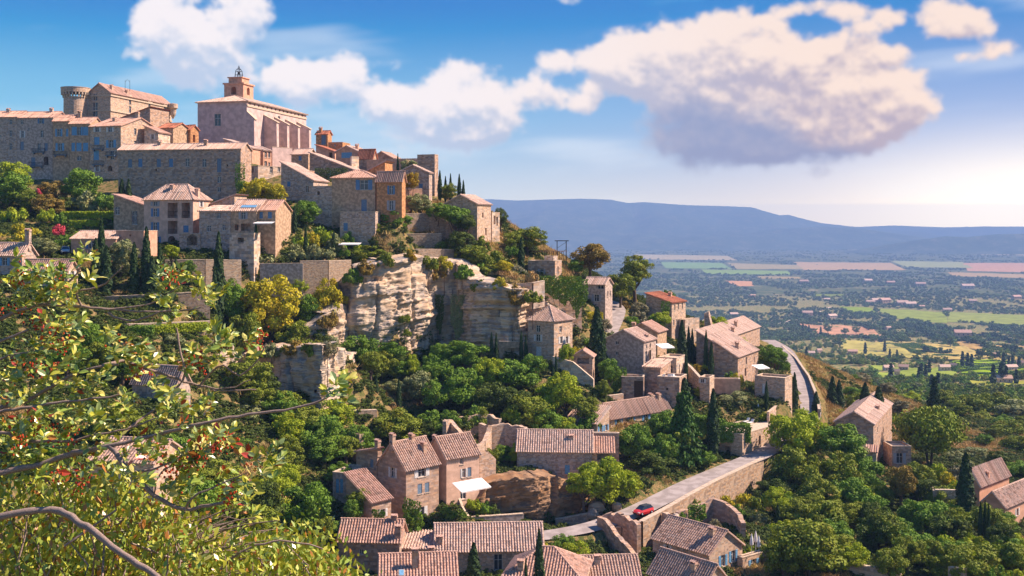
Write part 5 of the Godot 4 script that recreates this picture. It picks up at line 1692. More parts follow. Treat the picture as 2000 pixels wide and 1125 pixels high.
	for f in 4:
		var an := f * PI * 0.5 + PI * 0.25
		var o := Vector3(cos(an), 0, sin(an))
		var b := Vector3(c.x, 0, c.z)
		cage.tube([b + o * 1.25 + Vector3.UP * y2, b + o * 1.0 + Vector3.UP * (y2 + 2.2), b + o * 0.35 + Vector3.UP * (tip - 1.0), b + Vector3.UP * tip], [0.13, 0.1, 0.08, 0.05], 5)
	for hh in [0.9, 2.0, 2.7]:
		var ring := []
		var rad := []
		for k in 13:
			ring.append(Vector3(c.x + cos(TAU * k / 12) * (1.2 - hh * 0.17), y2 + hh, c.z + sin(TAU * k / 12) * (1.2 - hh * 0.17)))
			rad.append(0.06)
		cage.tube(ring, rad, 4)
	var cg := part("bell_cage", cage.mesh(), M.iron, bt)
	var bell := MB.new()
	bell.lathe([Vector2(0.55, 0), Vector2(0.42, 0.25), Vector2(0.32, 0.7), Vector2(0.1, 0.85)], 12, Vector3(c.x, y2 + 1.0, c.z))
	part("bell", bell.mesh(), M.iron, bt)


func awning(px: float, py: float, d: float, turn: float, w: float, out: float, drop: float, label: String) -> void:
	var t := thing("awning", label, "awning", site(px, py, d), turn)
	var mb := MB.new()
	var n := 12
	for k in n:
		var x0 := w * (float(k) / n - 0.5)
		var x1 := w * (float(k + 1) / n - 0.5)
		mb.quad(Vector3(x0, -drop, out), Vector3(x1, -drop, out), Vector3(x1, 0, 0), Vector3(x0, 0, 0))
		mb.quad(Vector3(x0, -drop - 0.2, out + 0.01), Vector3(x1, -drop - 0.2, out + 0.01), Vector3(x1, -drop, out), Vector3(x0, -drop, out))
	part("canopy", mb.mesh(), M.canvas, t)
	var fr := MB.new()
	for x in [-0.5, 0.5]:
		fr.tube([Vector3(w * x, 0, 0), Vector3(w * x, -drop - 0.03, out)], [0.03, 0.03], 5)
	fr.tube([Vector3(-w * 0.5, -drop - 0.04, out), Vector3(w * 0.5, -drop - 0.04, out)], [0.04, 0.04], 5)
	part("frame", fr.mesh(), M.whitewood, t)


func make_car(label: String, at: Vector3, turn: float, body: Color, roof: Color) -> void:
	var t := thing("parked_car", label, "car", at, turn)
	# body sections along x (nose at +x): [x, half width, sill, belt]
	var sec := [[-1.95, 0.66, 0.42, 0.85], [-1.85, 0.80, 0.28, 1.02], [-1.3, 0.86, 0.22, 1.02], [-0.4, 0.87, 0.2, 0.98], [0.6, 0.87, 0.2, 0.94], [1.2, 0.85, 0.22, 0.88], [1.72, 0.78, 0.26, 0.76], [1.95, 0.62, 0.38, 0.62]]
	var mb := MB.new()
	for k in sec.size() - 1:
		var a: Array = sec[k]
		var b: Array = sec[k + 1]
		for sg in [-1.0, 1.0]:
			var p := [Vector3(a[0], a[2], sg * a[1] * 0.92), Vector3(a[0], (a[2] + a[3]) * 0.5, sg * a[1]), Vector3(a[0], a[3], sg * a[1] * 0.9), Vector3(a[0], a[3] + 0.05, 0)]
			var q := [Vector3(b[0], b[2], sg * b[1] * 0.92), Vector3(b[0], (b[2] + b[3]) * 0.5, sg * b[1]), Vector3(b[0], b[3], sg * b[1] * 0.9), Vector3(b[0], b[3] + 0.05, 0)]
			for m in 3:
				if sg > 0:
					mb.quad(p[m], q[m], q[m + 1], p[m + 1])
				else:
					mb.quad(q[m], p[m], p[m + 1], q[m + 1])
	for e in [sec[0], sec[-1]]:
		mb.quad(Vector3(e[0], e[2], -e[1]), Vector3(e[0], e[2], e[1]), Vector3(e[0], e[3] + 0.04, e[1] * 0.9), Vector3(e[0], e[3] + 0.04, -e[1] * 0.9))
	var bm := paint(body, 0.3)
	bm.metallic_specular = 0.6
	bm.clearcoat_enabled = true
	bm.clearcoat = 0.8
	part("body", mb.mesh(), bm, t)
	var cb := MB.new()
	var lo := [Vector3(-1.72, 1.0, 0.74), Vector3(1.0, 0.93, 0.74)]
	var hi := [Vector3(-1.35, 1.46, 0.56), Vector3(0.25, 1.48, 0.56)]
	for sg in [-1.0, 1.0]:
		var m := Vector3(1, 1, sg)
		cb.quad(lo[0] * m, lo[1] * m, hi[1] * m, hi[0] * m)
	cb.quad(lo[1], lo[1] * Vector3(1, 1, -1), hi[1] * Vector3(1, 1, -1), hi[1])
	cb.quad(lo[0] * Vector3(1, 1, -1), lo[0], hi[0], hi[0] * Vector3(1, 1, -1))
	part("glasshouse", cb.mesh(), M.glass, t)
	var rb := MB.new()
	rb.box(Vector3(-1.4, 1.46, -0.57), Vector3(0.28, 1.53, 0.57))
	for sg in [-1.0, 1.0]:
		for e in [[lo[0], hi[0]], [lo[1], hi[1]], [Vector3(-0.5, 0.98, 0.75), Vector3(-0.55, 1.47, 0.57)]]:
			rb.tube([e[0] * Vector3(1, 1, sg), e[1] * Vector3(1, 1, sg)], [0.05, 0.04], 4)
	part("roof", rb.mesh(), paint(roof, 0.35), t)
	for x in [-1.2, 1.2]:
		for sg in [-1.0, 1.0]:
			var w := MB.new()
			w.tube([Vector3(x, 0.32, sg * 0.68), Vector3(x, 0.32, sg * 0.9)], [0.32, 0.32], 16, Color(0.4, 0.4, 0.4))
			var o := part("wheel", w.mesh(), M.iron, t)
			var r := MB.new()
			r.tube([Vector3(x, 0.32, sg * 0.89), Vector3(x, 0.32, sg * 0.915)], [0.2, 0.18], 12)
			part("rim", r.mesh(), M.greyshut, o)
	for sg in [-1.0, 1.0]:
		var hl := MB.new()
		hl.box(Vector3(1.62, 0.6, sg * 0.62 - 0.14), Vector3(1.9, 0.74, sg * 0.62 + 0.14))
		part("headlight", hl.mesh(), M.whitewood, t)
	var gr := MB.new()
	gr.box(Vector3(1.9, 0.34, -0.4), Vector3(1.97, 0.5, 0.4))
	part("grille", gr.mesh(), M.dark, t)


func parasol(at: Vector3, h: float, label: String) -> void:
	var t := thing("closed_parasol", label, "parasol", at, 0.0, "closed parasols on the terraces")
	var pl := MB.new()
	pl.tube([Vector3(0, -0.3, 0), Vector3(0, h, 0)], [0.04, 0.035], 6)
	part("pole", pl.mesh(), M.whitewood, t)
	var cn := MB.new()
	cn.lathe([Vector2(0.12, h * 0.35), Vector2(0.3, h * 0.42), Vector2(0.24, h * 0.7), Vector2(0.06, h * 0.98), Vector2(0.0, h * 1.02)], 10)
	part("canopy", cn.mesh(), M.canvas, t)


func lounger(at: Vector3, turn: float) -> void:
	var t := thing("sun_lounger", "white sun lounger beside the pool terrace hedge", "sun lounger", at, turn, "white loungers on the pool terrace")
	var mb := MB.new()
	mb.box(Vector3(-0.33, 0.3, -0.4), Vector3(0.33, 0.38, 1.1))
	part("seat", mb.mesh(), M.canvas, t)
	var bk := MB.new()
	bk.box(Vector3(-0.33, 0, -0.04), Vector3(0.33, 0.75, 0.04), Color.WHITE, Transform3D(Basis(Vector3.RIGHT, -0.7), Vector3(0, 0.36, -0.42)))
	part("backrest", bk.mesh(), M.canvas, t)
	for sx in [-0.28, 0.28]:
		for z in [-0.3, 1.0]:
			var lg := MB.new()
			lg.box(Vector3(sx - 0.03, 0, z - 0.03), Vector3(sx + 0.03, 0.3, z + 0.03))
			part("leg", lg.mesh(), M.whitewood, t)


func ivy(px: float, py: float, d: float, w: float, h: float, count: int, mat: String, label: String, turn := 0.0, bulge := 0.35) -> void:  # a climber on a wall: leaves over an uneven hanging patch
	var t := thing("ivy_climber", label, "ivy", site(px, py, d), turn)
	var mb := MB.new()
	for k in count * 2:
		var x := (rng.randf() - 0.5) * w
		var y := -pow(rng.randf(), 0.8) * h
		var edge := 1.0 - 2.0 * absf(x) / w
		if -y / h > 0.45 + 0.6 * edge * (0.7 + 0.6 * noise_a.get_noise_2d(x * 30.0 + px, 4.0)):
			continue
		var z := bulge * (0.4 + noise_a.get_noise_2d(x * 26.0 + px, y * 26.0)) + rng.randf() * 0.25
		var nn := (Vector3(0, 0.35, 1) + Vector3(rng.randfn(), rng.randfn(), rng.randfn()) * 0.5).normalized()
		var g := rng.randf_range(0.65, 1.35)
		mb.leaf(Vector3(x, y, z), nn, Vector3(rng.randfn(), -1, 0), 0.17, 0.13, Color(g * 1.05, g, g * 0.9))
	part("foliage", mb.mesh(), M[mat], t)
	var st := MB.new()
	for k in 4:
		var x := w * (0.15 + 0.23 * k - 0.5) * 0.7
		st.tube([Vector3(x * 0.7, -h * 0.95, 0.03), Vector3(x * 1.1, -h * 0.5, 0.05), Vector3(x, -0.1, 0.05)], [0.05, 0.04, 0.015], 5)
	part("stems", st.mesh(), M.bark, t).set_meta("kind", "stuff")


# ---------------------------------------------------------------- the plain and the hills beyond
var field_shapes := []


func make_valley() -> void:
	var g := func(ix: int, iz: int) -> Vector3:
		var x := -1300.0 + ix * 30.0
		var z := -3700.0 + iz * 30.0
		var y := valley(x, z)
		if x > hx0 + 12 and x < hx0 + (hnx - 1) * hstep - 12 and z > hz0 + 12 and z < hz0 + (hnz - 1) * hstep - 12:
			y = minf(y, ground(x, z)) - 12.0
		return Vector3(x, y, z)
	struct("valley_ground", grid_mesh(135, 119, g), M.slope)
	var f := func(ix: int, iz: int) -> Vector3:
		var x := -12000.0 + ix * 400.0
		var z := -15900.0 + iz * 400.0  # rows behind the viewpoint are added, unseen, so haze dims light from there
		return Vector3(x, valley(x, z) - clampf((z + 3900.0) * 0.05, 0.0, 60.0), z)
	struct("plain_ground", grid_mesh(62, 72, f), M.plain)


func ridge(called: String, notes: Array, deep: float, sd: int) -> void:
	var n := 90
	var g := func(ix: int, iz: int) -> Vector3:
		var u := float(ix) / (n - 1) * (notes.size() - 1)
		var k := mini(int(u), notes.size() - 2)
		u -= k
		u = lerpf(u, u * u * (3.0 - 2.0 * u), 0.5)
		var px: float = lerpf(notes[k][0], notes[k + 1][0], u)
		var py: float = lerpf(notes[k][1], notes[k + 1][1], u)
		var d: float = lerpf(notes[k][2], notes[k + 1][2], u)
		var top := site(px, py, d)
		var w := float(iz) / 15.0  # 0 behind, 1 at the near foot
		var z := top.z + (w - 0.3) * deep
		var h: float = smoothstep(0.0, 0.3, w) if w < 0.3 else 1.0 - pow((w - 0.3) / 0.7, 0.75)
		var fl := valley(top.x, z) - 20.0
		var y := lerpf(fl, top.y, clampf(h, 0, 1))
		y += (top.y - fl) * 0.2 * noise_a.get_noise_2d(top.x * 0.06 + sd * 50.0, z * 0.03) * sin(PI * clampf((w - 0.3) / 0.7, 0, 1))
		return Vector3(top.x, y, z)
	struct(called, grid_mesh(n, 16, g), M.hill)


func field(called: String, q: Array, col: Color, rows := false) -> void:
	var a := Vector2(q[0], q[1])
	var b := Vector2(q[2], q[3])
	var c := Vector2(q[4], q[5])
	var e := Vector2(q[6], q[7])
	var shape := PackedVector2Array()
	for p in [a, b, c, e]:
		var w := meet_valley(p.x, p.y)
		shape.append(Vector2(w.x, w.z))
	field_shapes.append(shape)
	# the corners are real places on the plain; the field is the quadrilateral between them, draped over the ground
	var g := func(ix: int, iz: int) -> Vector3:
		var u := ix / 23.0
		var v := iz / 11.0
		var p := shape[0].lerp(shape[1], u).lerp(shape[3].lerp(shape[2], u), v)
		return Vector3(p.x, valley(p.x, p.y) + 0.9, p.y)
	var m := paint(col, 1.0, M.p1, 260.0)
	m.specular_mode = BaseMaterial3D.SPECULAR_DISABLED
	struct(called, grid_mesh(24, 12, g), m)
	if rows:  # vine rows
		var mm := MultiMesh.new()
		mm.transform_format = MultiMesh.TRANSFORM_3D
		mm.mesh = proto.far1
		var xs := []
		for i in 26:
			for j in 14:
				var p := shape[0].lerp(shape[1], (i + 0.5) / 26.0).lerp(shape[3].lerp(shape[2], (i + 0.5) / 26.0), (j + 0.5) / 14.0)
				xs.append(Transform3D(Basis().scaled(Vector3(5, 1.6, 2.4)), Vector3(p.x, valley(p.x, p.y) + 1.6, p.y)))
		mm.instance_count = xs.size()
		for i in xs.size():
			mm.set_instance_transform(i, xs[i])
		var o := MultiMeshInstance3D.new()
		o.name = numbered("vine_rows")
		o.multimesh = mm
		o.material_override = M.leaf_mid
		add_child(o)
		o.set_meta("kind", "stuff")
		o.set_meta("label", "rows of green vines on the plain")
		o.set_meta("category", "vines")


func in_field(x: float, z: float) -> bool:
	for s in field_shapes:
		if Geometry2D.is_point_in_polygon(Vector2(x, z), s):
			return true
	return false


func scatter_trees(called: String, label: String, list: Array, me: Mesh, m: Material) -> void:
	var mm := MultiMesh.new()
	mm.transform_format = MultiMesh.TRANSFORM_3D
	mm.use_colors = true
	mm.mesh = me
	mm.instance_count = list.size()
	for k in list.size():
		mm.set_instance_transform(k, list[k][0])
		mm.set_instance_color(k, list[k][1])
	var o := MultiMeshInstance3D.new()
	o.name = numbered(called)
	o.multimesh = mm
	o.material_override = m
	add_child(o)
	o.set_meta("kind", "stuff")
	o.set_meta("label", label)
	o.set_meta("category", "forest")


func make_forest() -> void:
	rng.seed = 4242
	var lists := [[], [], [], [], []]
	var singles := []
	var tries := 0
	while tries < 90000 and lists[0].size() + lists[1].size() + lists[2].size() < 17000:
		tries += 1
		var px := rng.randf_range(930.0, 2080.0)
		var d := 2050.0 * pow(5.2, rng.randf())
		var x := (px - 1000.0) / F * d
		var wood := noise_a.get_noise_2d(x * 0.16 + 700.0, -d * 0.10)
		var py := HY + 228.0 / d * F
		var keep := wood > -0.22 if py > 535.0 else wood > 0.08
		if not keep or in_field(x, -d):
			continue
		var r := rng.randf_range(4.0, 7.5) * (1.0 + 0.3 * clampf((d - 4000.0) / 4000.0, 0, 1))
		var b := Basis(Vector3.UP, rng.randf() * TAU).scaled(Vector3(r, r * rng.randf_range(0.75, 1.15), r))
		var t := rng.randf_range(0.6, 1.35)
		lists[rng.randi() % 3].append([Transform3D(b, Vector3(x, valley(x, -d) + r * 0.62, -d)), Color(t * rng.randf_range(0.85, 1.25), t, t * rng.randf_range(0.8, 1.1))])
	for k in 3:
		scatter_trees("forest", "mixed wood of dark pines and oaks spread over the plain", lists[k], proto["far%d" % k], [M.leaf_far, M.leaf_fardark, M.leaf_far][k])
	# nearer slope: each tree that shows by itself is a tree, the thicket behind is one wood
	tries = 0
	while tries < 14000 and singles.size() + lists[3].size() + lists[4].size() < 4200:
		tries += 1
		var d := 330.0 * pow(6.6, rng.randf())
		var px := rng.randf_range(1260.0, 2080.0)
		var x := (px - 1000.0) / F * d
		var p := Vector3(x, valley(x, -d), -d)
		if x < hx0 + (hnx - 1) * hstep - 10 and d < -hz0 - 10:
			continue
		var wood := noise_a.get_noise_2d(x * 0.5 + 300.0, -d * 0.4)
		if in_field(x, -d) or (wood < -0.16 and rng.randf() < 0.85) or (px > 1560 and px < 1720 and d < 560.0 and rng.randf() < 0.6):
			continue
		var r := rng.randf_range(2.2, 5.2)
		if d < 620.0:
			r *= 0.75
		if singles.size() < 210 and (d < 900.0 or rng.randf() < 0.2):
			singles.append([p, r])
		else:
			var t := rng.randf_range(0.6, 1.4)
			var b := Basis(Vector3.UP, rng.randf() * TAU).scaled(Vector3(r, r * rng.randf_range(0.8, 1.2), r))
			lists[3 if rng.randf() < 0.6 else 4].append([Transform3D(b, p + Vector3.UP * r * 0.6), Color(t * rng.randf_range(0.85, 1.3), t, t)])
	scatter_trees("scrub_wood", "loose green wood on the slope down to the plain", lists[3], proto.mid0, M.leaf_mid)
	scatter_trees("scrub_wood", "darker loose wood on the slope down to the plain", lists[4], proto.mid1, M.leaf_oak)
	var tones := ["leaf_oak", "leaf_mid", "leaf_dark", "leaf_olive", "leaf_farlight"]
	var said := ["olive green round tree on the slope below the village", "mid green round tree on the slope below the village", "dark green round tree on the slope below the village", "silvery green tree on the slope below the village", "yellow green tree on the slope below the village"]
	for q in singles:
		var k := rng.randi() % 5
		var t := thing("slope_tree", said[k], "tree", q[0], rng.randf() * TAU, "trees on the slope down to the plain")
		part("trunk", proto.trunk0, M.bark, t).scale = Vector3(q[1], q[1] * 1.1, q[1])
		var cr := part("crown", proto["mid%d" % (rng.randi() % 3)], M[tones[k]], t, Vector3(0, q[1] * 0.95, 0))
		cr.scale = Vector3(q[1], q[1] * rng.randf_range(0.8, 1.15), q[1])
	# cypresses and hedge lines on the plain
	for q in [[1568, 648], [1580, 650], [1603, 655], [1738, 700], [1752, 702], [1728, 690], [1690, 692], [1820, 770], [1832, 765], [1740, 745], [1880, 715], [1890, 718], [1898, 720], [1960, 718], [1970, 722], [1978, 720], [1990, 722], [1940, 752], [1955, 750], [1965, 750], [1985, 752], [1575, 700], [1800, 735], [1808, 742], [1795, 748], [1815, 730]]:
		var p := meet_valley(q[0], q[1])
		var t := thing("plain_cypress", "small dark cypress standing by itself on the plain", "tree", p, 0.0, "small cypresses on the plain")
		var h := rng.randf_range(11.0, 17.0)
		part("trunk", proto.trunk1, M.bark, t).scale = Vector3(2, 4, 2)
		part("crown", proto.farspindle, M.leaf_cypress, t).scale = Vector3(h * 0.14, h * 0.1, h * 0.14)
	for q in [[1617, 653], [1650, 655], [1672, 653], [1848, 620], [1905, 672], [1935, 690], [1928, 700], [1856, 678], [1830, 668], [1640, 680], [1760, 672]]:
		var p := meet_valley(q[0], q[1])
		var t := thing("field_tree", "single round tree at the edge of a field on the plain", "tree", p, 0.0, "lone trees by the fields")
		var r := rng.randf_range(9.0, 13.0)
		part("trunk", proto.trunk2, M.bark, t).scale = Vector3(r, r, r)
		part("crown", proto["mid%d" % (rng.randi() % 3)], M.leaf_far, t, Vector3(0, r * 0.9, 0)).scale = Vector3(r, r * 0.8, r)
	for q in [[1545, 622, 1690, 638], [1690, 638, 1700, 645], [1780, 632, 2010, 668], [1770, 640, 1990, 690], [1800, 690, 1860, 692], [1900, 700, 2010, 705], [1560, 612, 1640, 622]]:
		var a := meet_valley(q[0], q[1])
		var b := meet_valley(q[2], q[3])
		var list := []
		var n := int(a.distance_to(b) / 9.0)
		for k in n:
			var p := a.lerp(b, (k + rng.randf()) / n)
			var r := rng.randf_range(5.0, 8.5)
			list.append([Transform3D(Basis(Vector3.UP, rng.randf() * TAU).scaled(Vector3(r, r, r)), Vector3(p.x, valley(p.x, p.z) + r * 0.6, p.z)), Color(1, 1, 1) * rng.randf_range(0.7, 1.2)])
		scatter_trees("hedgerow", "dense dark hedgerow between fields on the plain", list, proto.far0, M.leaf_fardark)


func make_farms() -> void:
	rng.seed = 515
	var spots := [[1577, 617, 26], [1583, 697, 22], [1665, 692, 24], [1600, 690, 15], [1735, 727, 26], [1765, 724, 24], [1752, 735, 14], [1845, 725, 28], [1862, 722, 16], [1960, 750, 40], [1975, 724, 30], [1993, 716, 18], [1700, 594, 22], [1712, 592, 26], [1728, 593, 30], [1762, 598, 30], [1778, 600, 28], [1800, 602, 16], [1850, 610, 22], [1433, 618, 22], [1422, 640, 18], [1570, 555, 22], [1695, 553, 22], [1740, 556, 20], [1798, 560, 24], [1890, 565, 30], [1880, 660, 40], [1735, 645, 16], [1625, 623, 26], [1985, 585, 24], [1900, 592, 20], [1615, 588, 16], [1470, 580, 14], [1945, 700, 14]]
	for k in spots.size():
		var q: Array = spots[k]
		var p := meet_valley(q[0], q[1])
		var px := -p.z / F
		var w: float = q[2] * px * 0.75
		var h := clampf(w * 0.32, 4.5, 13.0)
		var dp := w * 0.5
		var t := thing("farmhouse", ["pink walled", "pale stone", "beige walled"][k % 3] + " farmhouse with a tiled roof among trees on the plain", "house", p, rng.randf_range(-0.5, 0.5), "farmhouses on the plain")
		var mb := MB.new()
		mb.box(Vector3(-w * 0.5, -3, -dp * 0.5), Vector3(w * 0.5, h, dp * 0.5))
		mb.tri(Vector3(w * 0.5, h, dp * 0.5), Vector3(w * 0.5, h, -dp * 0.5), Vector3(w * 0.5, h * 1.5, 0))
		mb.tri(Vector3(-w * 0.5, h, -dp * 0.5), Vector3(-w * 0.5, h, dp * 0.5), Vector3(-w * 0.5, h * 1.5, 0))
		part("wall", mb.mesh(), [M.stucco_pink, M.stone_pale, M.stucco_beige][k % 3], t)
		var rb := MB.new()
		var o := w * 0.53
		rb.quad(Vector3(-o, h * 0.96, dp * 0.56), Vector3(o, h * 0.96, dp * 0.56), Vector3(o, h * 1.52, 0), Vector3(-o, h * 1.52, 0))
		rb.quad(Vector3(o, h * 0.96, -dp * 0.56), Vector3(-o, h * 0.96, -dp * 0.56), Vector3(-o, h * 1.52, 0), Vector3(o, h * 1.52, 0))
		part("roof", rb.mesh(), [M.tile_brown, M.tile_pale, M.tile_salmon][k % 3], t)
		for j in 3:
			var x := w * (0.22 + 0.28 * j - 0.5)
			var wb := MB.new()
			wb.box(Vector3(x - w * 0.035, h * 0.35, dp * 0.5), Vector3(x + w * 0.035, h * 0.7, dp * 0.5 + 0.05))
			part("window", wb.mesh(), M.glass, t)


func make_far() -> void:
	make_valley()
	for q in [
		["field", [1560, 634, 1700, 641, 1730, 661, 1600, 655], Color(0.76, 0.58, 0.44)],
		["field", [1640, 600, 1700, 602, 1715, 614, 1662, 611], Color(0.52, 0.60, 0.16)],
		["field", [1705, 603, 1850, 612, 1850, 632, 1745, 622], Color(0.55, 0.60, 0.24)],
		["field", [1855, 610, 2030, 618, 2030, 638, 1850, 630], Color(0.56, 0.60, 0.28)],
		["field", [1636, 664, 1740, 668, 1815, 706, 1655, 692], Color(0.68, 0.64, 0.34)],
		["field", [1755, 668, 1890, 680, 2000, 706, 1822, 706], Color(0.74, 0.66, 0.38)],
		["field", [1700, 716, 1850, 712, 1870, 738, 1720, 742], Color(0.56, 0.62, 0.26)],
		["field", [1840, 664, 2020, 680, 2020, 692, 1880, 678], Color(0.72, 0.60, 0.36)],
		["vineyard", [1860, 708, 2010, 708, 2010, 738, 1880, 738], Color(0.52, 0.62, 0.12)],
		["field", [1880, 745, 2020, 745, 2020, 768, 1920, 768], Color(0.62, 0.62, 0.26)],
		["field", [1290, 512, 1410, 514, 1430, 526, 1300, 524], Color(0.50, 0.62, 0.36)],
		["field", [1240, 497, 1420, 500, 1440, 509, 1250, 507], Color(0.72, 0.66, 0.48)],
		["field", [1420, 514, 1560, 518, 1570, 526, 1440, 526], Color(0.66, 0.60, 0.40)],
		["field", [1370, 527, 1540, 530, 1545, 537, 1380, 536], Color(0.52, 0.62, 0.30)],
		["field", [1550, 512, 1740, 514, 1770, 528, 1570, 528], Color(0.74, 0.62, 0.44)],
		["field", [1740, 510, 1880, 512, 1900, 524, 1770, 522], Color(0.62, 0.64, 0.42)],
		["field", [1880, 514, 2060, 514, 2060, 534, 1890, 530], Color(0.78, 0.60, 0.46)],
		["field", [1850, 532, 2040, 538, 2040, 545, 1860, 540], Color(0.70, 0.60, 0.42)],
		["field", [1415, 549, 1468, 550, 1472, 559, 1440, 560], Color(0.80, 0.60, 0.42)],
		["field", [1650, 482, 1800, 484, 1800, 490, 1650, 488], Color(0.70, 0.62, 0.44)],
		["field", [1470, 478, 1560, 479, 1560, 484, 1470, 484], Color(0.68, 0.64, 0.48)],
		["field", [1200, 480, 1330, 482, 1330, 487, 1200, 486], Color(0.70, 0.68, 0.52)],
		["field", [1860, 490, 2050, 494, 2050, 500, 1860, 497], Color(0.70, 0.64, 0.46)],
		["field", [1480, 540, 1560, 541, 1565, 546, 1480, 545], Color(0.66, 0.58, 0.38)],
		["field", [1590, 575, 1650, 576, 1650, 580, 1590, 579], Color(0.5, 0.55, 0.2)],
	]:
		field(q[0], q[1], q[2], q[0] == "vineyard")
	field("vineyard", [1730, 672, 1830, 680, 1875, 698, 1790, 690], Color(0.30, 0.38, 0.12), true)
	# a road across the plain
	for q in [[1500, 637, 1545, 628], [1545, 628, 1575, 622], [1575, 622, 1595, 613], [1595, 613, 1602, 606], [1602, 606, 1625, 601]]:
		var a := meet_valley(q[0], q[1])
		var b := meet_valley(q[2], q[3])
		var s := Vector3(-(b - a).z, 0, (b - a).x).normalized() * 7.0
		var mb := MB.new()
		var up := Vector3.UP * 1.6
		mb.quad(a + s + up, b + s + up, b - s + up, a - s + up)
		struct("plain_road", mb.mesh(), M.limestone)
	ridge("far_hills", [[1480, 446, 15200], [1600, 444, 15200], [1680, 442, 15200], [1750, 439, 15200], [1850, 443, 15200], [1930, 441, 15200], [2080, 442, 15200], [2300, 441, 15200]], 2500.0, 3)
	ridge("mountain_ridge", [[300, 400, 13200], [700, 390, 13200], [900, 387, 13200], [960, 385, 13200], [1010, 388, 13200], [1060, 386, 13200], [1140, 384, 13200], [1195, 386, 13200], [1228, 393, 13200], [1262, 391, 13200], [1340, 397, 13200], [1440, 400, 13200], [1475, 402, 13200], [1500, 410, 13300], [1528, 418, 13500], [1545, 417, 13600], [1570, 424, 13700], [1610, 434, 13800], [1680, 442, 14000], [1800, 452, 14000]], 4200.0, 1)
	ridge("near_hill", [[1180, 488, 11500], [1300, 474, 11500], [1400, 458, 11500], [1480, 451, 11500], [1550, 444, 11500], [1620, 441, 11500], [1690, 446, 11500], [1760, 456, 11500], [1850, 470, 11500], [1950, 488, 11500]], 1300.0, 2)
	ridge("village_hill", [[1640, 494, 9600], [1740, 476, 9600], [1800, 467, 9600], [1850, 460, 9600], [1890, 462, 9600], [1950, 456, 9600], [2010, 455, 9600], [2100, 458, 9600], [2200, 470, 9600], [2350, 496, 9600]], 900.0, 5)
	make_forest()
	make_farms()


# ---------------------------------------------------------------- the shrubs beside the viewpoint
func leaf_shape() -> ArrayMesh:
	var mb := MB.new()
	var side := [[0.0, 0.0], [0.25, 0.2], [0.55, 0.26], [0.85, 0.13], [1.0, 0.0]]
	for k in 4:
		var a: Array = side[k]
		var b: Array = side[k + 1]
		for sg in [-1.0, 1.0]:
			var p := Vector3(0, -0.08 * a[0] * a[0], a[0])
			var q := Vector3(0, -0.08 * b[0] * b[0], b[0])
			var pe := p + Vector3(sg * a[1], 0.07 * a[1] * 4.0, 0)
			var qe := q + Vector3(sg * b[1], 0.07 * b[1] * 4.0, 0)
			if sg > 0:
				mb.quad(p, q, qe, pe)
			else:
				mb.quad(pe, qe, q, p)
	return mb.mesh()


func sprig(list: Array, at: Vector3, n: int, length: float) -> void:  # leaflets about a twig end
	var ax := Vector3(rng.randfn() * 0.6 + 0.35, rng.randf_range(0.1, 0.9), rng.randfn() * 0.6).normalized()
	for k in n:
		var out := (Vector3(rng.randfn(), rng.randfn() * 0.6, rng.randfn()) + ax * 0.9).normalized()
		var nn := (Vector3(rng.randfn(), rng.randfn() + 1.3, rng.randfn() + 0.5)).normalized()
		var x := nn.cross(out).normalized()
		var y := out.cross(x).normalized()
		var s := length * rng.randf_range(0.65, 1.2)
		list.append(Transform3D(Basis(x, y, out) * Basis.from_scale(Vector3(s, s, s)), at + ax * length * rng.randf_range(-0.4, 0.8) + out * length * 0.15))


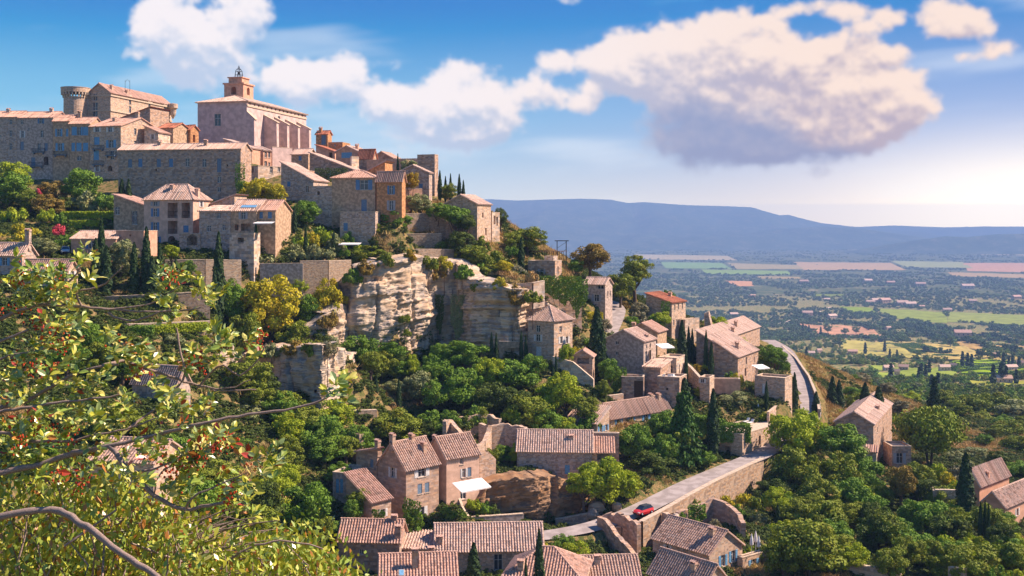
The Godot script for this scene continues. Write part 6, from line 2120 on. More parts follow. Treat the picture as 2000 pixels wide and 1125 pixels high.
func make_foreground() -> void:
	rng.seed = 909
	var bank := func(ix: int, iz: int) -> Vector3:
		var x := -14.0 + ix * 0.5
		var z := -16.0 + iz * 0.5
		var y := -1.7 + minf(0.0, z + 0.6) * 0.62 + 0.25 * noise_a.get_noise_2d(x * 25.0, z * 25.0) * smoothstep(0.0, -2.0, z)
		return Vector3(x, y, z)
	struct("viewpoint_bank", grid_mesh(57, 45, bank), M.ground)
	var lm := []
	for c in [lin(0.28, 0.38, 0.06), lin(0.46, 0.47, 0.06), lin(0.24, 0.33, 0.12), lin(0.56, 0.52, 0.14), lin(0.46, 0.19, 0.04), lin(0.40, 0.06, 0.035)]:
		var m := foliage(c, 0.55)
		m.roughness = 0.32
		m.metallic_specular = 0.5
		lm.append(m)
	var leaf := leaf_shape()
	# the red berried shrub
	var root := site(-230, 1180, 4.4)
	var t := thing("berry_shrub", "leafy shrub with red berries and bare grey branches beside the viewpoint", "shrub", Vector3(root.x, -1.7 - 3.8 * 0.62, root.z))
	var org := t.position
	var D := 4.4
	var stems := [
		[[[-240, 1300, 4.4], [-190, 1080, 4.4], [-120, 960, 4.4], [-40, 930, 4.4], [52, 914, 4.4], [140, 886, 4.4], [217, 875, 4.3], [245, 910, 4.25], [301, 966, 4.2], [364, 994, 4.15], [437, 982, 4.1]], 0.020, 0.006],
		[[[-190, 1080, 4.4], [-90, 880, 4.6], [0, 797, 4.7], [57, 781, 4.7], [94, 759, 4.7], [148, 730, 4.7], [199, 716, 4.7], [232, 713, 4.7]], 0.016, 0.005],
		[[[-90, 880, 4.6], [-40, 820, 4.5], [0, 805, 4.5], [105, 788, 4.5], [196, 777, 4.5], [243, 770, 4.5]], 0.010, 0.003],
		[[[140, 886, 4.4], [210, 872, 4.3], [270, 858, 4.3], [378, 832, 4.2], [455, 814, 4.2], [525, 805, 4.2], [595, 793, 4.2], [632, 780, 4.2], [655, 762, 4.2]], 0.010, 0.004],
		[[[199, 716, 4.7], [245, 706, 4.8], [299, 725, 4.8], [341, 739, 4.8], [390, 753, 4.8], [435, 764, 4.8], [500, 760, 4.8]], 0.008, 0.003],
		[[[390, 753, 4.8], [444, 760, 4.8], [489, 740, 4.8]], 0.005, 0.002], [[[387, 756, 4.8], [412, 727, 4.8], [434, 713, 4.8], [466, 733, 4.8], [500, 708, 4.8], [520, 670, 4.8]], 0.006, 0.003],
		[[[-120, 760, 4.9], [-60, 660, 4.9], [0, 624, 4.9], [40, 606, 4.9], [90, 595, 4.9], [160, 600, 4.9], [230, 605, 4.9], [307, 609, 4.9], [392, 602, 4.9]], 0.011, 0.003],
		[[[160, 600, 4.9], [148, 571, 4.9], [185, 564, 4.9], [216, 545, 4.9], [238, 519, 4.9]], 0.006, 0.003], [[[90, 595, 4.9], [130, 555, 4.9], [160, 520, 4.9], [170, 490, 4.9]], 0.005, 0.003],
		[[[212, 610, 4.9], [214, 617, 4.9], [256, 627, 4.9], [296, 616, 4.9], [310, 609, 4.9]], 0.006, 0.004], [[[200, 604, 4.9], [260, 600, 4.9], [300, 590, 4.9], [350, 560, 4.9]], 0.005, 0.002],
		[[[-60, 690, 4.7], [0, 668, 4.7], [30, 655, 4.7], [55, 644, 4.7]], 0.009, 0.005], [[[-60, 730, 4.7], [0, 700, 4.7], [50, 690, 4.7], [85, 680, 4.7]], 0.006, 0.003],
		[[[-100, 840, 4.5], [0, 844, 4.5], [52, 861, 4.5], [133, 861, 4.5], [180, 850, 4.5], [240, 840, 4.5], [310, 815, 4.5]], 0.009, 0.003],
		[[[245, 910, 4.25], [259, 923, 4.2], [300, 915, 4.2], [336, 902, 4.2], [390, 870, 4.2]], 0.005, 0.003], [[[364, 994, 4.15], [376, 973, 4.1], [430, 945, 4.1], [486, 923, 4.1]], 0.005, 0.002],
		[[[301, 966, 4.2], [310, 930, 4.2], [335, 910, 4.2]], 0.004, 0.002],
		[[[-100, 1040, 4.0], [0, 1010, 4.0], [52, 998, 4.0], [112, 998, 4.0], [168, 1028, 3.9], [224, 1071, 3.8], [304, 1124, 3.7], [400, 1180, 3.6]], 0.015, 0.009],
		[[[345, 640, 4.6], [352, 690, 4.6], [360, 740, 4.6], [300, 800, 4.6], [240, 845, 4.5]], 0.004, 0.006], [[[430, 1110, 4.6], [490, 1068, 4.6], [560, 1057, 4.6], [630, 1071, 4.6]], 0.006, 0.003],
	]
	for s in stems:
		var cv := Curve3D.new()
		var pts: Array = s[0]
		for k in pts.size():
			var p := site(pts[k][0], pts[k][1], pts[k][2])
			var a := site(pts[maxi(k - 1, 0)][0], pts[maxi(k - 1, 0)][1], pts[maxi(k - 1, 0)][2])
			var b := site(pts[mini(k + 1, pts.size() - 1)][0], pts[mini(k + 1, pts.size() - 1)][1], pts[mini(k + 1, pts.size() - 1)][2])
			cv.add_point(p - org, (a - b) / 6.0, (b - a) / 6.0)
		var run := cv.get_baked_length()
		var n := maxi(6, int(run / 0.035))
		var line := []
		var rad := []
		for k in n + 1:
			line.append(cv.sample_baked(run * k / n, true) + Vector3(rng.randfn(), rng.randfn(), rng.randfn()) * 0.0022)
			rad.append(lerpf(s[1], s[2], float(k) / n) * rng.randf_range(0.9, 1.12))
		var mb := MB.new()
		mb.tube(line, rad, 7)
		part("branch", mb.mesh(), M.bark_pale, t)
	# leaf clusters: px, py, spread, sprigs, redness, distance
	var spots := []
	for q in [[25, 545, 40, 7, 0.2, 4.9], [60, 570, 45, 9, 0.3, 4.9], [100, 560, 40, 10, 0.15, 4.9], [135, 585, 32, 8, 0.15, 4.9], [80, 545, 35, 7, 0.1, 4.9], [120, 545, 25, 5, 0.05, 4.9], [15, 580, 30, 5, 0.3, 4.9], [150, 620, 16, 2, 0.0, 4.9],
		[75, 640, 40, 7, 0.6, 4.85], [100, 660, 38, 7, 0.4, 4.8], [120, 640, 30, 5, 0.2, 4.8], [170, 495, 20, 3, 0.05, 4.9], [160, 520, 16, 3, 0.05, 4.9], [170, 545, 10, 2, 0.05, 4.9],
		[340, 545, 28, 5, 0.25, 4.9], [365, 552, 20, 4, 0.2, 4.9], [315, 548, 14, 2, 0.05, 4.9], [395, 575, 22, 4, 0.05, 4.9], [410, 585, 18, 4, 0.02, 4.9], [312, 590, 14, 2, 0.05, 4.9], [330, 612, 20, 4, 0.1, 4.9], [350, 618, 14, 2, 0.0, 4.9],
		[215, 655, 26, 4, 0.05, 4.7], [240, 680, 36, 8, 0.3, 4.7], [275, 680, 26, 5, 0.1, 4.7], [280, 710, 24, 4, 0.1, 4.7], [260, 725, 30, 5, 0.2, 4.7], [300, 750, 22, 4, 0.1, 4.6], [375, 705, 30, 6, 0.4, 4.8], [400, 700, 22, 4, 0.05, 4.8], [345, 710, 20, 3, 0.3, 4.8], [425, 655, 20, 4, 0.02, 4.8], [435, 672, 16, 3, 0.02, 4.8], [455, 695, 16, 3, 0.1, 4.8], [492, 665, 16, 4, 0.35, 4.8], [497, 690, 14, 3, 0.3, 4.8], [660, 752, 16, 4, 0.0, 4.2], [662, 775, 12, 3, 0.0, 4.2],
		[130, 690, 36, 5, 0.3, 4.7], [60, 700, 40, 5, 0.3, 4.7], [20, 720, 36, 6, 0.4, 4.7], [70, 730, 40, 7, 0.2, 4.7], [130, 735, 36, 6, 0.1, 4.7], [25, 770, 40, 8, 0.2, 4.7], [80, 765, 40, 7, 0.15, 4.7], [150, 765, 36, 6, 0.1, 4.7], [190, 740, 30, 5, 0.05, 4.7],
		[40, 815, 50, 11, 0.25, 4.5], [110, 825, 50, 11, 0.25, 4.5], [180, 815, 45, 9, 0.15, 4.5], [235, 800, 36, 6, 0.1, 4.5], [200, 850, 40, 7, 0.1, 4.5], [50, 870, 50, 9, 0.2, 4.5], [120, 880, 50, 9, 0.2, 4.5], [190, 885, 32, 5, 0.2, 4.4], [20, 910, 40, 8, 0.1, 4.5],
		[345, 785, 26, 5, 0.05, 4.4], [370, 810, 28, 6, 0.2, 4.4], [330, 810, 22, 4, 0.1, 4.4], [400, 785, 22, 4, 0.05, 4.4], [400, 850, 40, 8, 0.6, 4.2], [410, 880, 34, 7, 0.6, 4.2], [430, 860, 22, 5, 0.3, 4.2], [360, 875, 28, 4, 0.5, 4.2], [345, 905, 22, 5, 0.4, 4.2], [365, 900, 20, 4, 0.2, 4.2], [345, 960, 24, 6, 0.0, 4.2], [365, 955, 16, 4, 0.0, 4.2],
		[495, 905, 20, 4, 0.8, 4.1], [520, 895, 24, 5, 0.05, 4.1], [535, 925, 16, 3, 0.05, 4.1], [450, 965, 22, 5, 0.75, 4.1], [480, 950, 22, 4, 0.15, 4.1], [485, 985, 20, 4, 0.1, 4.1], [300, 860, 24, 4, 0.2, 4.3], [260, 880, 24, 4, 0.2, 4.3], [300, 900, 20, 3, 0.4, 4.3], [270, 940, 22, 4, 0.3, 4.2], [380, 1090, 20, 3, 0.2, 4.1], [150, 930, 30, 4, 0.5, 4.4], [215, 930, 30, 5, 0.3, 4.4]]:
		var per: int = int(q[3] * 1.3 + 0.5)
		for k in per:
			var at := site(q[0] + rng.randfn() * q[2] * 0.5, q[1] + rng.randfn() * q[2] * 0.5, q[5] + rng.randfn() * 0.12) - org
			spots.append([at, q[4]])
	var rest := []
	for k in 6:
		rest.append(MB.new())
	var singles := 0
	for sp in spots:
		var list := []
		sprig(list, sp[0], rng.randi_range(7, 12), rng.randf_range(0.028, 0.044))
		for tr in list:
			var kind := rng.randi() % 4
			if rng.randf() < sp[1] * 0.35:
				kind = 4 + rng.randi() % 2
			var big: bool = tr.basis.z.length() > 0.044
			if big and singles < 300:
				singles += 1
				var o := part("leaf", leaf, lm[kind], t)
				o.transform = tr
			else:
				var b: MB = rest[kind]
				var base := b.v.size()
				var src := leaf.surface_get_arrays(0)
				var vv: PackedVector3Array = src[Mesh.ARRAY_VERTEX]
				var nb: PackedVector3Array = src[Mesh.ARRAY_NORMAL]
				var g := rng.randf_range(0.75, 1.25)
				for i in vv.size():
					b.v.append(tr * vv[i])
					b.n.append((tr.basis * nb[i]).normalized())
					b.c.append(Color(g, g, g))
				for i in src[Mesh.ARRAY_INDEX]:
					b.i.append(base + i)
		if sp[1] > 0.12 and rng.randf() < sp[1] * 0.6:  # a hanging cluster of berries
			var bb := MB.new()
			for k in 22:
				var p: Vector3 = sp[0] + Vector3(rng.randfn() * 0.02, rng.randfn() * 0.024 - 0.01, rng.randfn() * 0.02)
				var r := rng.randf_range(0.0032, 0.005)
				bb.tube([p - Vector3.UP * r, p - Vector3.UP * r * 0.5, p + Vector3.UP * r * 0.5, p + Vector3.UP * r], [r * 0.4, r, r, r * 0.3], 5)
			part("berry_cluster", bb.mesh(), M.berry, t).set_meta("kind", "stuff")
	for k in 6:
		part("foliage", rest[k].mesh(), lm[k], t).set_meta("kind", "stuff")
	# low yellow green shrubs filling the corner
	for q in [["low spreading shrub with small yellow green leaves in the near corner", -70, 345, 915, 1190, 4.9, 12000, 0.02], ["bushy yellow green shrub in front of the brown stone barn", 395, 690, 1030, 1200, 5.2, 7000, 0.02], ["dense lower shrub with reddish shoots below the berry branches", 180, 480, 1000, 1210, 5.0, 6000, 0.019]]:
		var mid := site((q[1] + q[2]) * 0.5, 1100, q[5])
		var sh := thing("low_shrub", q[0], "shrub", Vector3(mid.x, -1.7 - (q[5] - 0.6) * 0.62, mid.z))
		var mbs := [MB.new(), MB.new(), MB.new()]
		var tw := MB.new()
		var clumps := int(q[6] / 42.0)
		for k in clumps:
			var px := rng.randf_range(q[1], q[2])
			var crest: float = q[3] + 60.0 * absf(noise_a.get_noise_2d(px * 3.0, q[3])) + 90.0 * pow(absf((px - (q[1] + q[2]) * 0.5) / (q[2] - q[1]) * 2.0), 3.0)
			var c := site(px, lerpf(crest, q[4], pow(rng.randf(), 0.85)), q[5] + rng.randfn() * 0.35) - sh.position
			tw.tube([c + Vector3(rng.randfn() * 0.06, -0.22, rng.randfn() * 0.06), c + Vector3(rng.randfn() * 0.03, -0.1, 0), c], [0.005, 0.004, 0.002], 4)
			for j in 42:
				var p := c + Vector3(rng.randfn(), rng.randfn() * 1.1, rng.randfn()) * 0.05
				var kind := 0 if rng.randf() < 0.55 else 1
				if rng.randf() < 0.09:
					kind = 2
				var up := Vector3(rng.randfn() * 0.7, 1.0, rng.randfn() * 0.7)
				var g := rng.randf_range(0.7, 1.3)
				mbs[kind].leaf(p, Vector3(rng.randfn(), rng.randfn() * 0.7, rng.randfn() + 0.4).normalized(), up, q[7] * rng.randf_range(0.6, 1.2), q[7] * 0.42, Color(g, g, g))
		part("twigs", tw.mesh(), M.bark_pale, sh).set_meta("kind", "stuff")
		for k in 3:
			part("foliage", mbs[k].mesh(), [lm[1], lm[0], lm[4]][k], sh).set_meta("kind", "stuff")
	# dead twigs hanging between the shrubs
	var dt := thing("dry_brushwood", "tangle of bare grey twigs between the shrubs", "twigs", site(330, 1190, 4.8))
	var tb := MB.new()
	for k in 90:
		var a := site(rng.randf_range(190, 470), rng.randf_range(1000, 1160), 4.9 + rng.randfn() * 0.2) - dt.position
		var dirn := Vector3(rng.randf_range(0.1, 0.45), rng.randf_range(-0.02, 0.16), rng.randfn() * 0.1)
		tb.tube([a, a + dirn * 0.3 + Vector3(0, 0.01, 0), a + dirn * 0.6], [0.004, 0.003, 0.0015], 4)
	part("twigs", tb.mesh(), M.bark_pale, dt).set_meta("kind", "stuff")


# ---------------------------------------------------------------- the scene
var refs := []


func _ready() -> void:
	noise_a.seed = 5
	noise_a.frequency = 0.02
	noise_a.fractal_octaves = 4
	noise_b.seed = 6
	noise_b.frequency = 0.03
	noise_b.fractal_octaves = 3
	noise_c.seed = 7
	noise_c.frequency = 0.02
	noise_c.fractal_octaves = 3
	make_air()
	rng.seed = 1
	make_materials()
	M.berry = paint(lin(0.50, 0.07, 0.03), 0.4)
	make_plants()
	# ground: surveyed points, roads and the feet of the houses
	var houses := village_notes()
	village_ground()
	var lower := add_road([[1000, 1052, 176], [1060, 1046, 178], [1150, 1030, 182], [1230, 1003, 187], [1290, 975, 194], [1350, 945, 202], [1420, 915, 213], [1490, 885, 225], [1545, 850, 240], [1582, 812, 260], [1575, 760, 288], [1550, 712, 322], [1530, 682, 350], [1500, 664, 385]], 4.9)
	var upper := add_road([[1160, 694, 248], [1182, 662, 261], [1198, 632, 275], [1206, 604, 290], [1190, 588, 302]], 4.2)
	for q in cliff_notes():
		cliff_ground(q[0])
	for q in [[1230, 1025, 180], [1260, 1015, 181.5], [1300, 992, 187], [1345, 967, 194], [1395, 940, 202], [1450, 914, 211.5], [1485, 897, 219]]:
		ctrl.append(site(q[0], q[1], q[2]) + Vector3(0.5, -5.2, 2.2))
	for s in houses:
		if s.d > 150.5:
			house_ground(s)
	make_hill()
	lay_road(lower, "lower_road")
	lay_road(upper, "upper_street")
	make_cliffs()
	make_far()
	rng.seed = 20
	make_castle()
	make_church()
	for s in houses:
		house(s)
		dress_house(s)
		refs.append([s.mid, s.lab, minf(s.size.x, s.size.z)])
	make_walls()
	make_trees()
	make_small_things()
	make_ground_cover()
	make_foreground()


func cliff_notes() -> Array:
	return [
		[[[664, 545, 715, 238], [690, 518, 718, 231], [740, 503, 715, 233], [800, 498, 712, 239], [828, 495, 708, 243], [846, 503, 705, 248.5], [885, 509, 705, 250], [905, 523, 705, 248], [922, 543, 710, 245.5], [970, 552, 710, 241.5], [1015, 558, 708, 240.5], [1040, 566, 708, 243], [1075, 587, 705, 247], [1115, 607, 700, 252]], "cliff", 3, 0.75, 0.42],
		[[[372, 655, 760, 201], [430, 660, 790, 203], [470, 690, 800, 213], [498, 676, 800, 210], [560, 674, 800, 205], [630, 672, 800, 199.5], [662, 680, 785, 206], [694, 690, 740, 224]], "cliff", 8, 0.6, 0.42],
		[[[596, 640, 690, 222], [640, 612, 695, 224], [668, 596, 700, 228], [690, 600, 705, 234]], "cliff", 12, 0.5, 0.42],
		[[[925, 985, 1020, 186], [950, 945, 1025, 188], [1000, 930, 1028, 189], [1050, 928, 1035, 190], [1090, 932, 1040, 192], [1125, 945, 1040, 196], [1150, 960, 1035, 200]], "cave_rock", 21, 0.6, 0.4],
	]


func make_cliffs() -> void:
	for q in cliff_notes():
		cliff(q[0], q[1], q[2], q[3], q[4])


func make_walls() -> void:
	rng.seed = 30
	stone_wall([[145, 583, 203], [280, 577, 204], [410, 570, 208]], 5.0, 0.7, "drystone", "dark terrace wall under the cypress row")
	stone_wall([[322, 509, 216], [400, 508, 219], [470, 509, 224]], 5.0, 0.7, "drystone", "terrace wall below the arched annex garden")
	stone_wall([[120, 637, 186], [250, 634, 187], [410, 628, 196]], 2.4, 0.6, "drystone", "low garden wall behind the clipped hedge terrace")
	stone_wall([[508, 516, 227.5], [592, 515, 228.5]], 5.0, 0.6, "stucco_grey", "smooth blue grey garden wall above the yellow tree")
	stone_wall([[586, 511, 229.5], [640, 510, 232], [684, 509, 238]], 5.0, 0.6, "drystone", "rough stone wall under the olive shrubs")
	stone_wall([[770, 419, 257], [838, 417, 262], [872, 432, 262], [892, 447, 261]], 4.5, 0.7, "drystone", "curved upper terrace wall below the orange house")
	stone_wall([[775, 458, 253], [862, 457, 257]], 3.0, 0.6, "drystone", "middle terrace wall above dry grass")
	stone_wall([[738, 489, 245], [800, 487, 248], [885, 488, 255]], 4.5, 0.7, "drystone", "long wall along the top of the cliff")
	stone_wall([[1005, 556, 244], [1040, 553, 243], [1062, 549, 245]], 3.2, 0.7, "stone_pale", "pale wall end above the cliff face")
	stone_wall([[1062, 565, 252], [1100, 578, 254], [1135, 600, 256]], 5.0, 0.7, "stone_brown", "wall below the hanging ivy hedge")
	stone_wall([[858, 1014, 181], [915, 1011, 182.5], [1022, 1004, 185]], 3.6, 0.6, "stucco_grey", "grey terrace wall in front of the pink fronted house")
	stone_wall([[895, 968, 184], [903, 990, 183], [916, 1011, 182.2]], 1.2, 0.4, "stone_pale", "slanting stair wall below the white awning")
	stone_wall([[1168, 1030, 184], [1215, 1030, 181.5], [1252, 1019, 181.5], [1300, 993, 188.0], [1345, 967, 195], [1395, 940, 203.5], [1450, 914, 213.0], [1488, 896, 220.5]], 5.5, 0.8, "rubble", "rubble retaining wall holding the lower road")
	stone_wall([[1085, 1015, 190], [1150, 1003, 190], [1215, 985, 193.5], [1290, 952, 201.5], [1370, 925, 213]], 2.8, 0.6, "stone_brown", "bank wall on the uphill side of the road")
	stone_wall([[620, 806, 199], [680, 803, 203], [735, 801, 206]], 5.0, 0.7, "drystone", "dark wall running under the cliff trees")
	stone_wall([[1600, 800, 258], [1594, 770, 276], [1580, 735, 300], [1555, 700, 330], [1528, 676, 358]], 1.3, 0.5, "drystone", "parapet along the outer edge of the rising road")
	stone_wall([[1336, 706, 256], [1350, 718, 252], [1369, 739, 246]], 7.0, 0.6, "stone_tan", "curved ochre wall joining the terrace houses")
	stone_wall([[1500, 806, 240], [1520, 790, 250], [1543, 771, 262]], 3.2, 0.5, "stone_tan", "stepped ochre wall beside the pool terrace")
	stone_wall([[1826, 957, 213], [1873, 958, 213]], 4.0, 0.6, "stone_tan", "ochre garden wall left of the tall right cypress")
	stone_wall([[1795, 944, 222], [1822, 948, 219], [1826, 960, 213]], 4.0, 0.6, "stone_pale", "pale garden wall corner in the trees")
	stone_wall([[1655, 1098, 168], [1690, 1106, 166], [1760, 1118, 163]], 2.5, 0.6, "stone_pale", "pale sunny wall below the bottom oak")
	stone_wall([[1855, 1108, 163], [1885, 1112, 160]], 3.0, 0.6, "stone_tan", "short ochre wall among bushes")
	stone_wall([[1080, 697, 233], [1120, 708, 231], [1160, 742, 229]], 2.0, 0.5, "stone_pale", "pale garden wall below the cliff house")
	stone_wall([[1150, 778, 228], [1216, 770, 234]], 4.0, 0.6, "stone_brown", "brown wall left of the ochre doorway")
	stone_wall([[788, 369, 262], [824, 369, 264]], 2.5, 0.5, "stucco_rose", "low rose wall under the golden tree")
	stone_wall([[1660, 900, 246], [1700, 905, 243]], 2.0, 0.5, "stone_pale", "white step wall beside the tall brown house")
	# roofless ruins
	for q in [
		["ruined gable with a stepped broken edge", [[868, 823, 204], [880, 820, 206], [896, 838, 203], [910, 852, 201]], 4.5],
		["tall back wall of the roofless ruin", [[880, 818, 208], [915, 812, 210], [955, 809, 212], [977, 818, 210]], 5.5],
		["inner cross wall of the roofless ruin", [[938, 826, 206], [956, 830, 204], [952, 850, 202]], 4.5],
		["broad weathered wall right of the ruin", [[956, 832, 205], [985, 828, 206], [1015, 830, 206], [1042, 846, 203]], 5.0],
		["crumbling wall end beside the pink fronted house", [[930, 872, 196], [945, 862, 198], [955, 840, 203]], 6.0],
		["brown ruin wall with a green window hole", [[934, 878, 190], [950, 880, 191], [966, 896, 192]], 6.0],
		["jagged shaded wall of the roadside ruin", [[1170, 1008, 182.5], [1186, 1016, 180], [1200, 1036, 177.5], [1220, 1058, 174], [1238, 1082, 171.5]], 11.0],
		["inner wall of the roadside ruin", [[1172, 1010, 184.5], [1195, 1002, 184], [1215, 1006, 182], [1248, 1022, 177.5]], 8.0],
		["sunlit ruin wall with curved top below the road", [[1322, 1000, 185], [1350, 990, 187], [1392, 973, 190], [1420, 984, 188], [1444, 1004, 184], [1452, 1024, 181]], 6.5],
		["low ruin stub with ivy below the road", [[1296, 1000, 186], [1312, 1006, 184], [1320, 1025, 181]], 5.0],
		["red brick chimney stub among the trees", [[678, 842, 192], [690, 840, 192], [706, 852, 190]], 5.5],
		["leaning stone spur on the skyline of the gardens", [[1376, 612, 292], [1384, 608, 292], [1392, 640, 291]], 6.0],
	]:
		stone_wall(q[1], q[2], 0.8, "stone_tan" if q[2] < 6.2 else "stone_brown", q[0], 0.35, "ruined_wall", false)


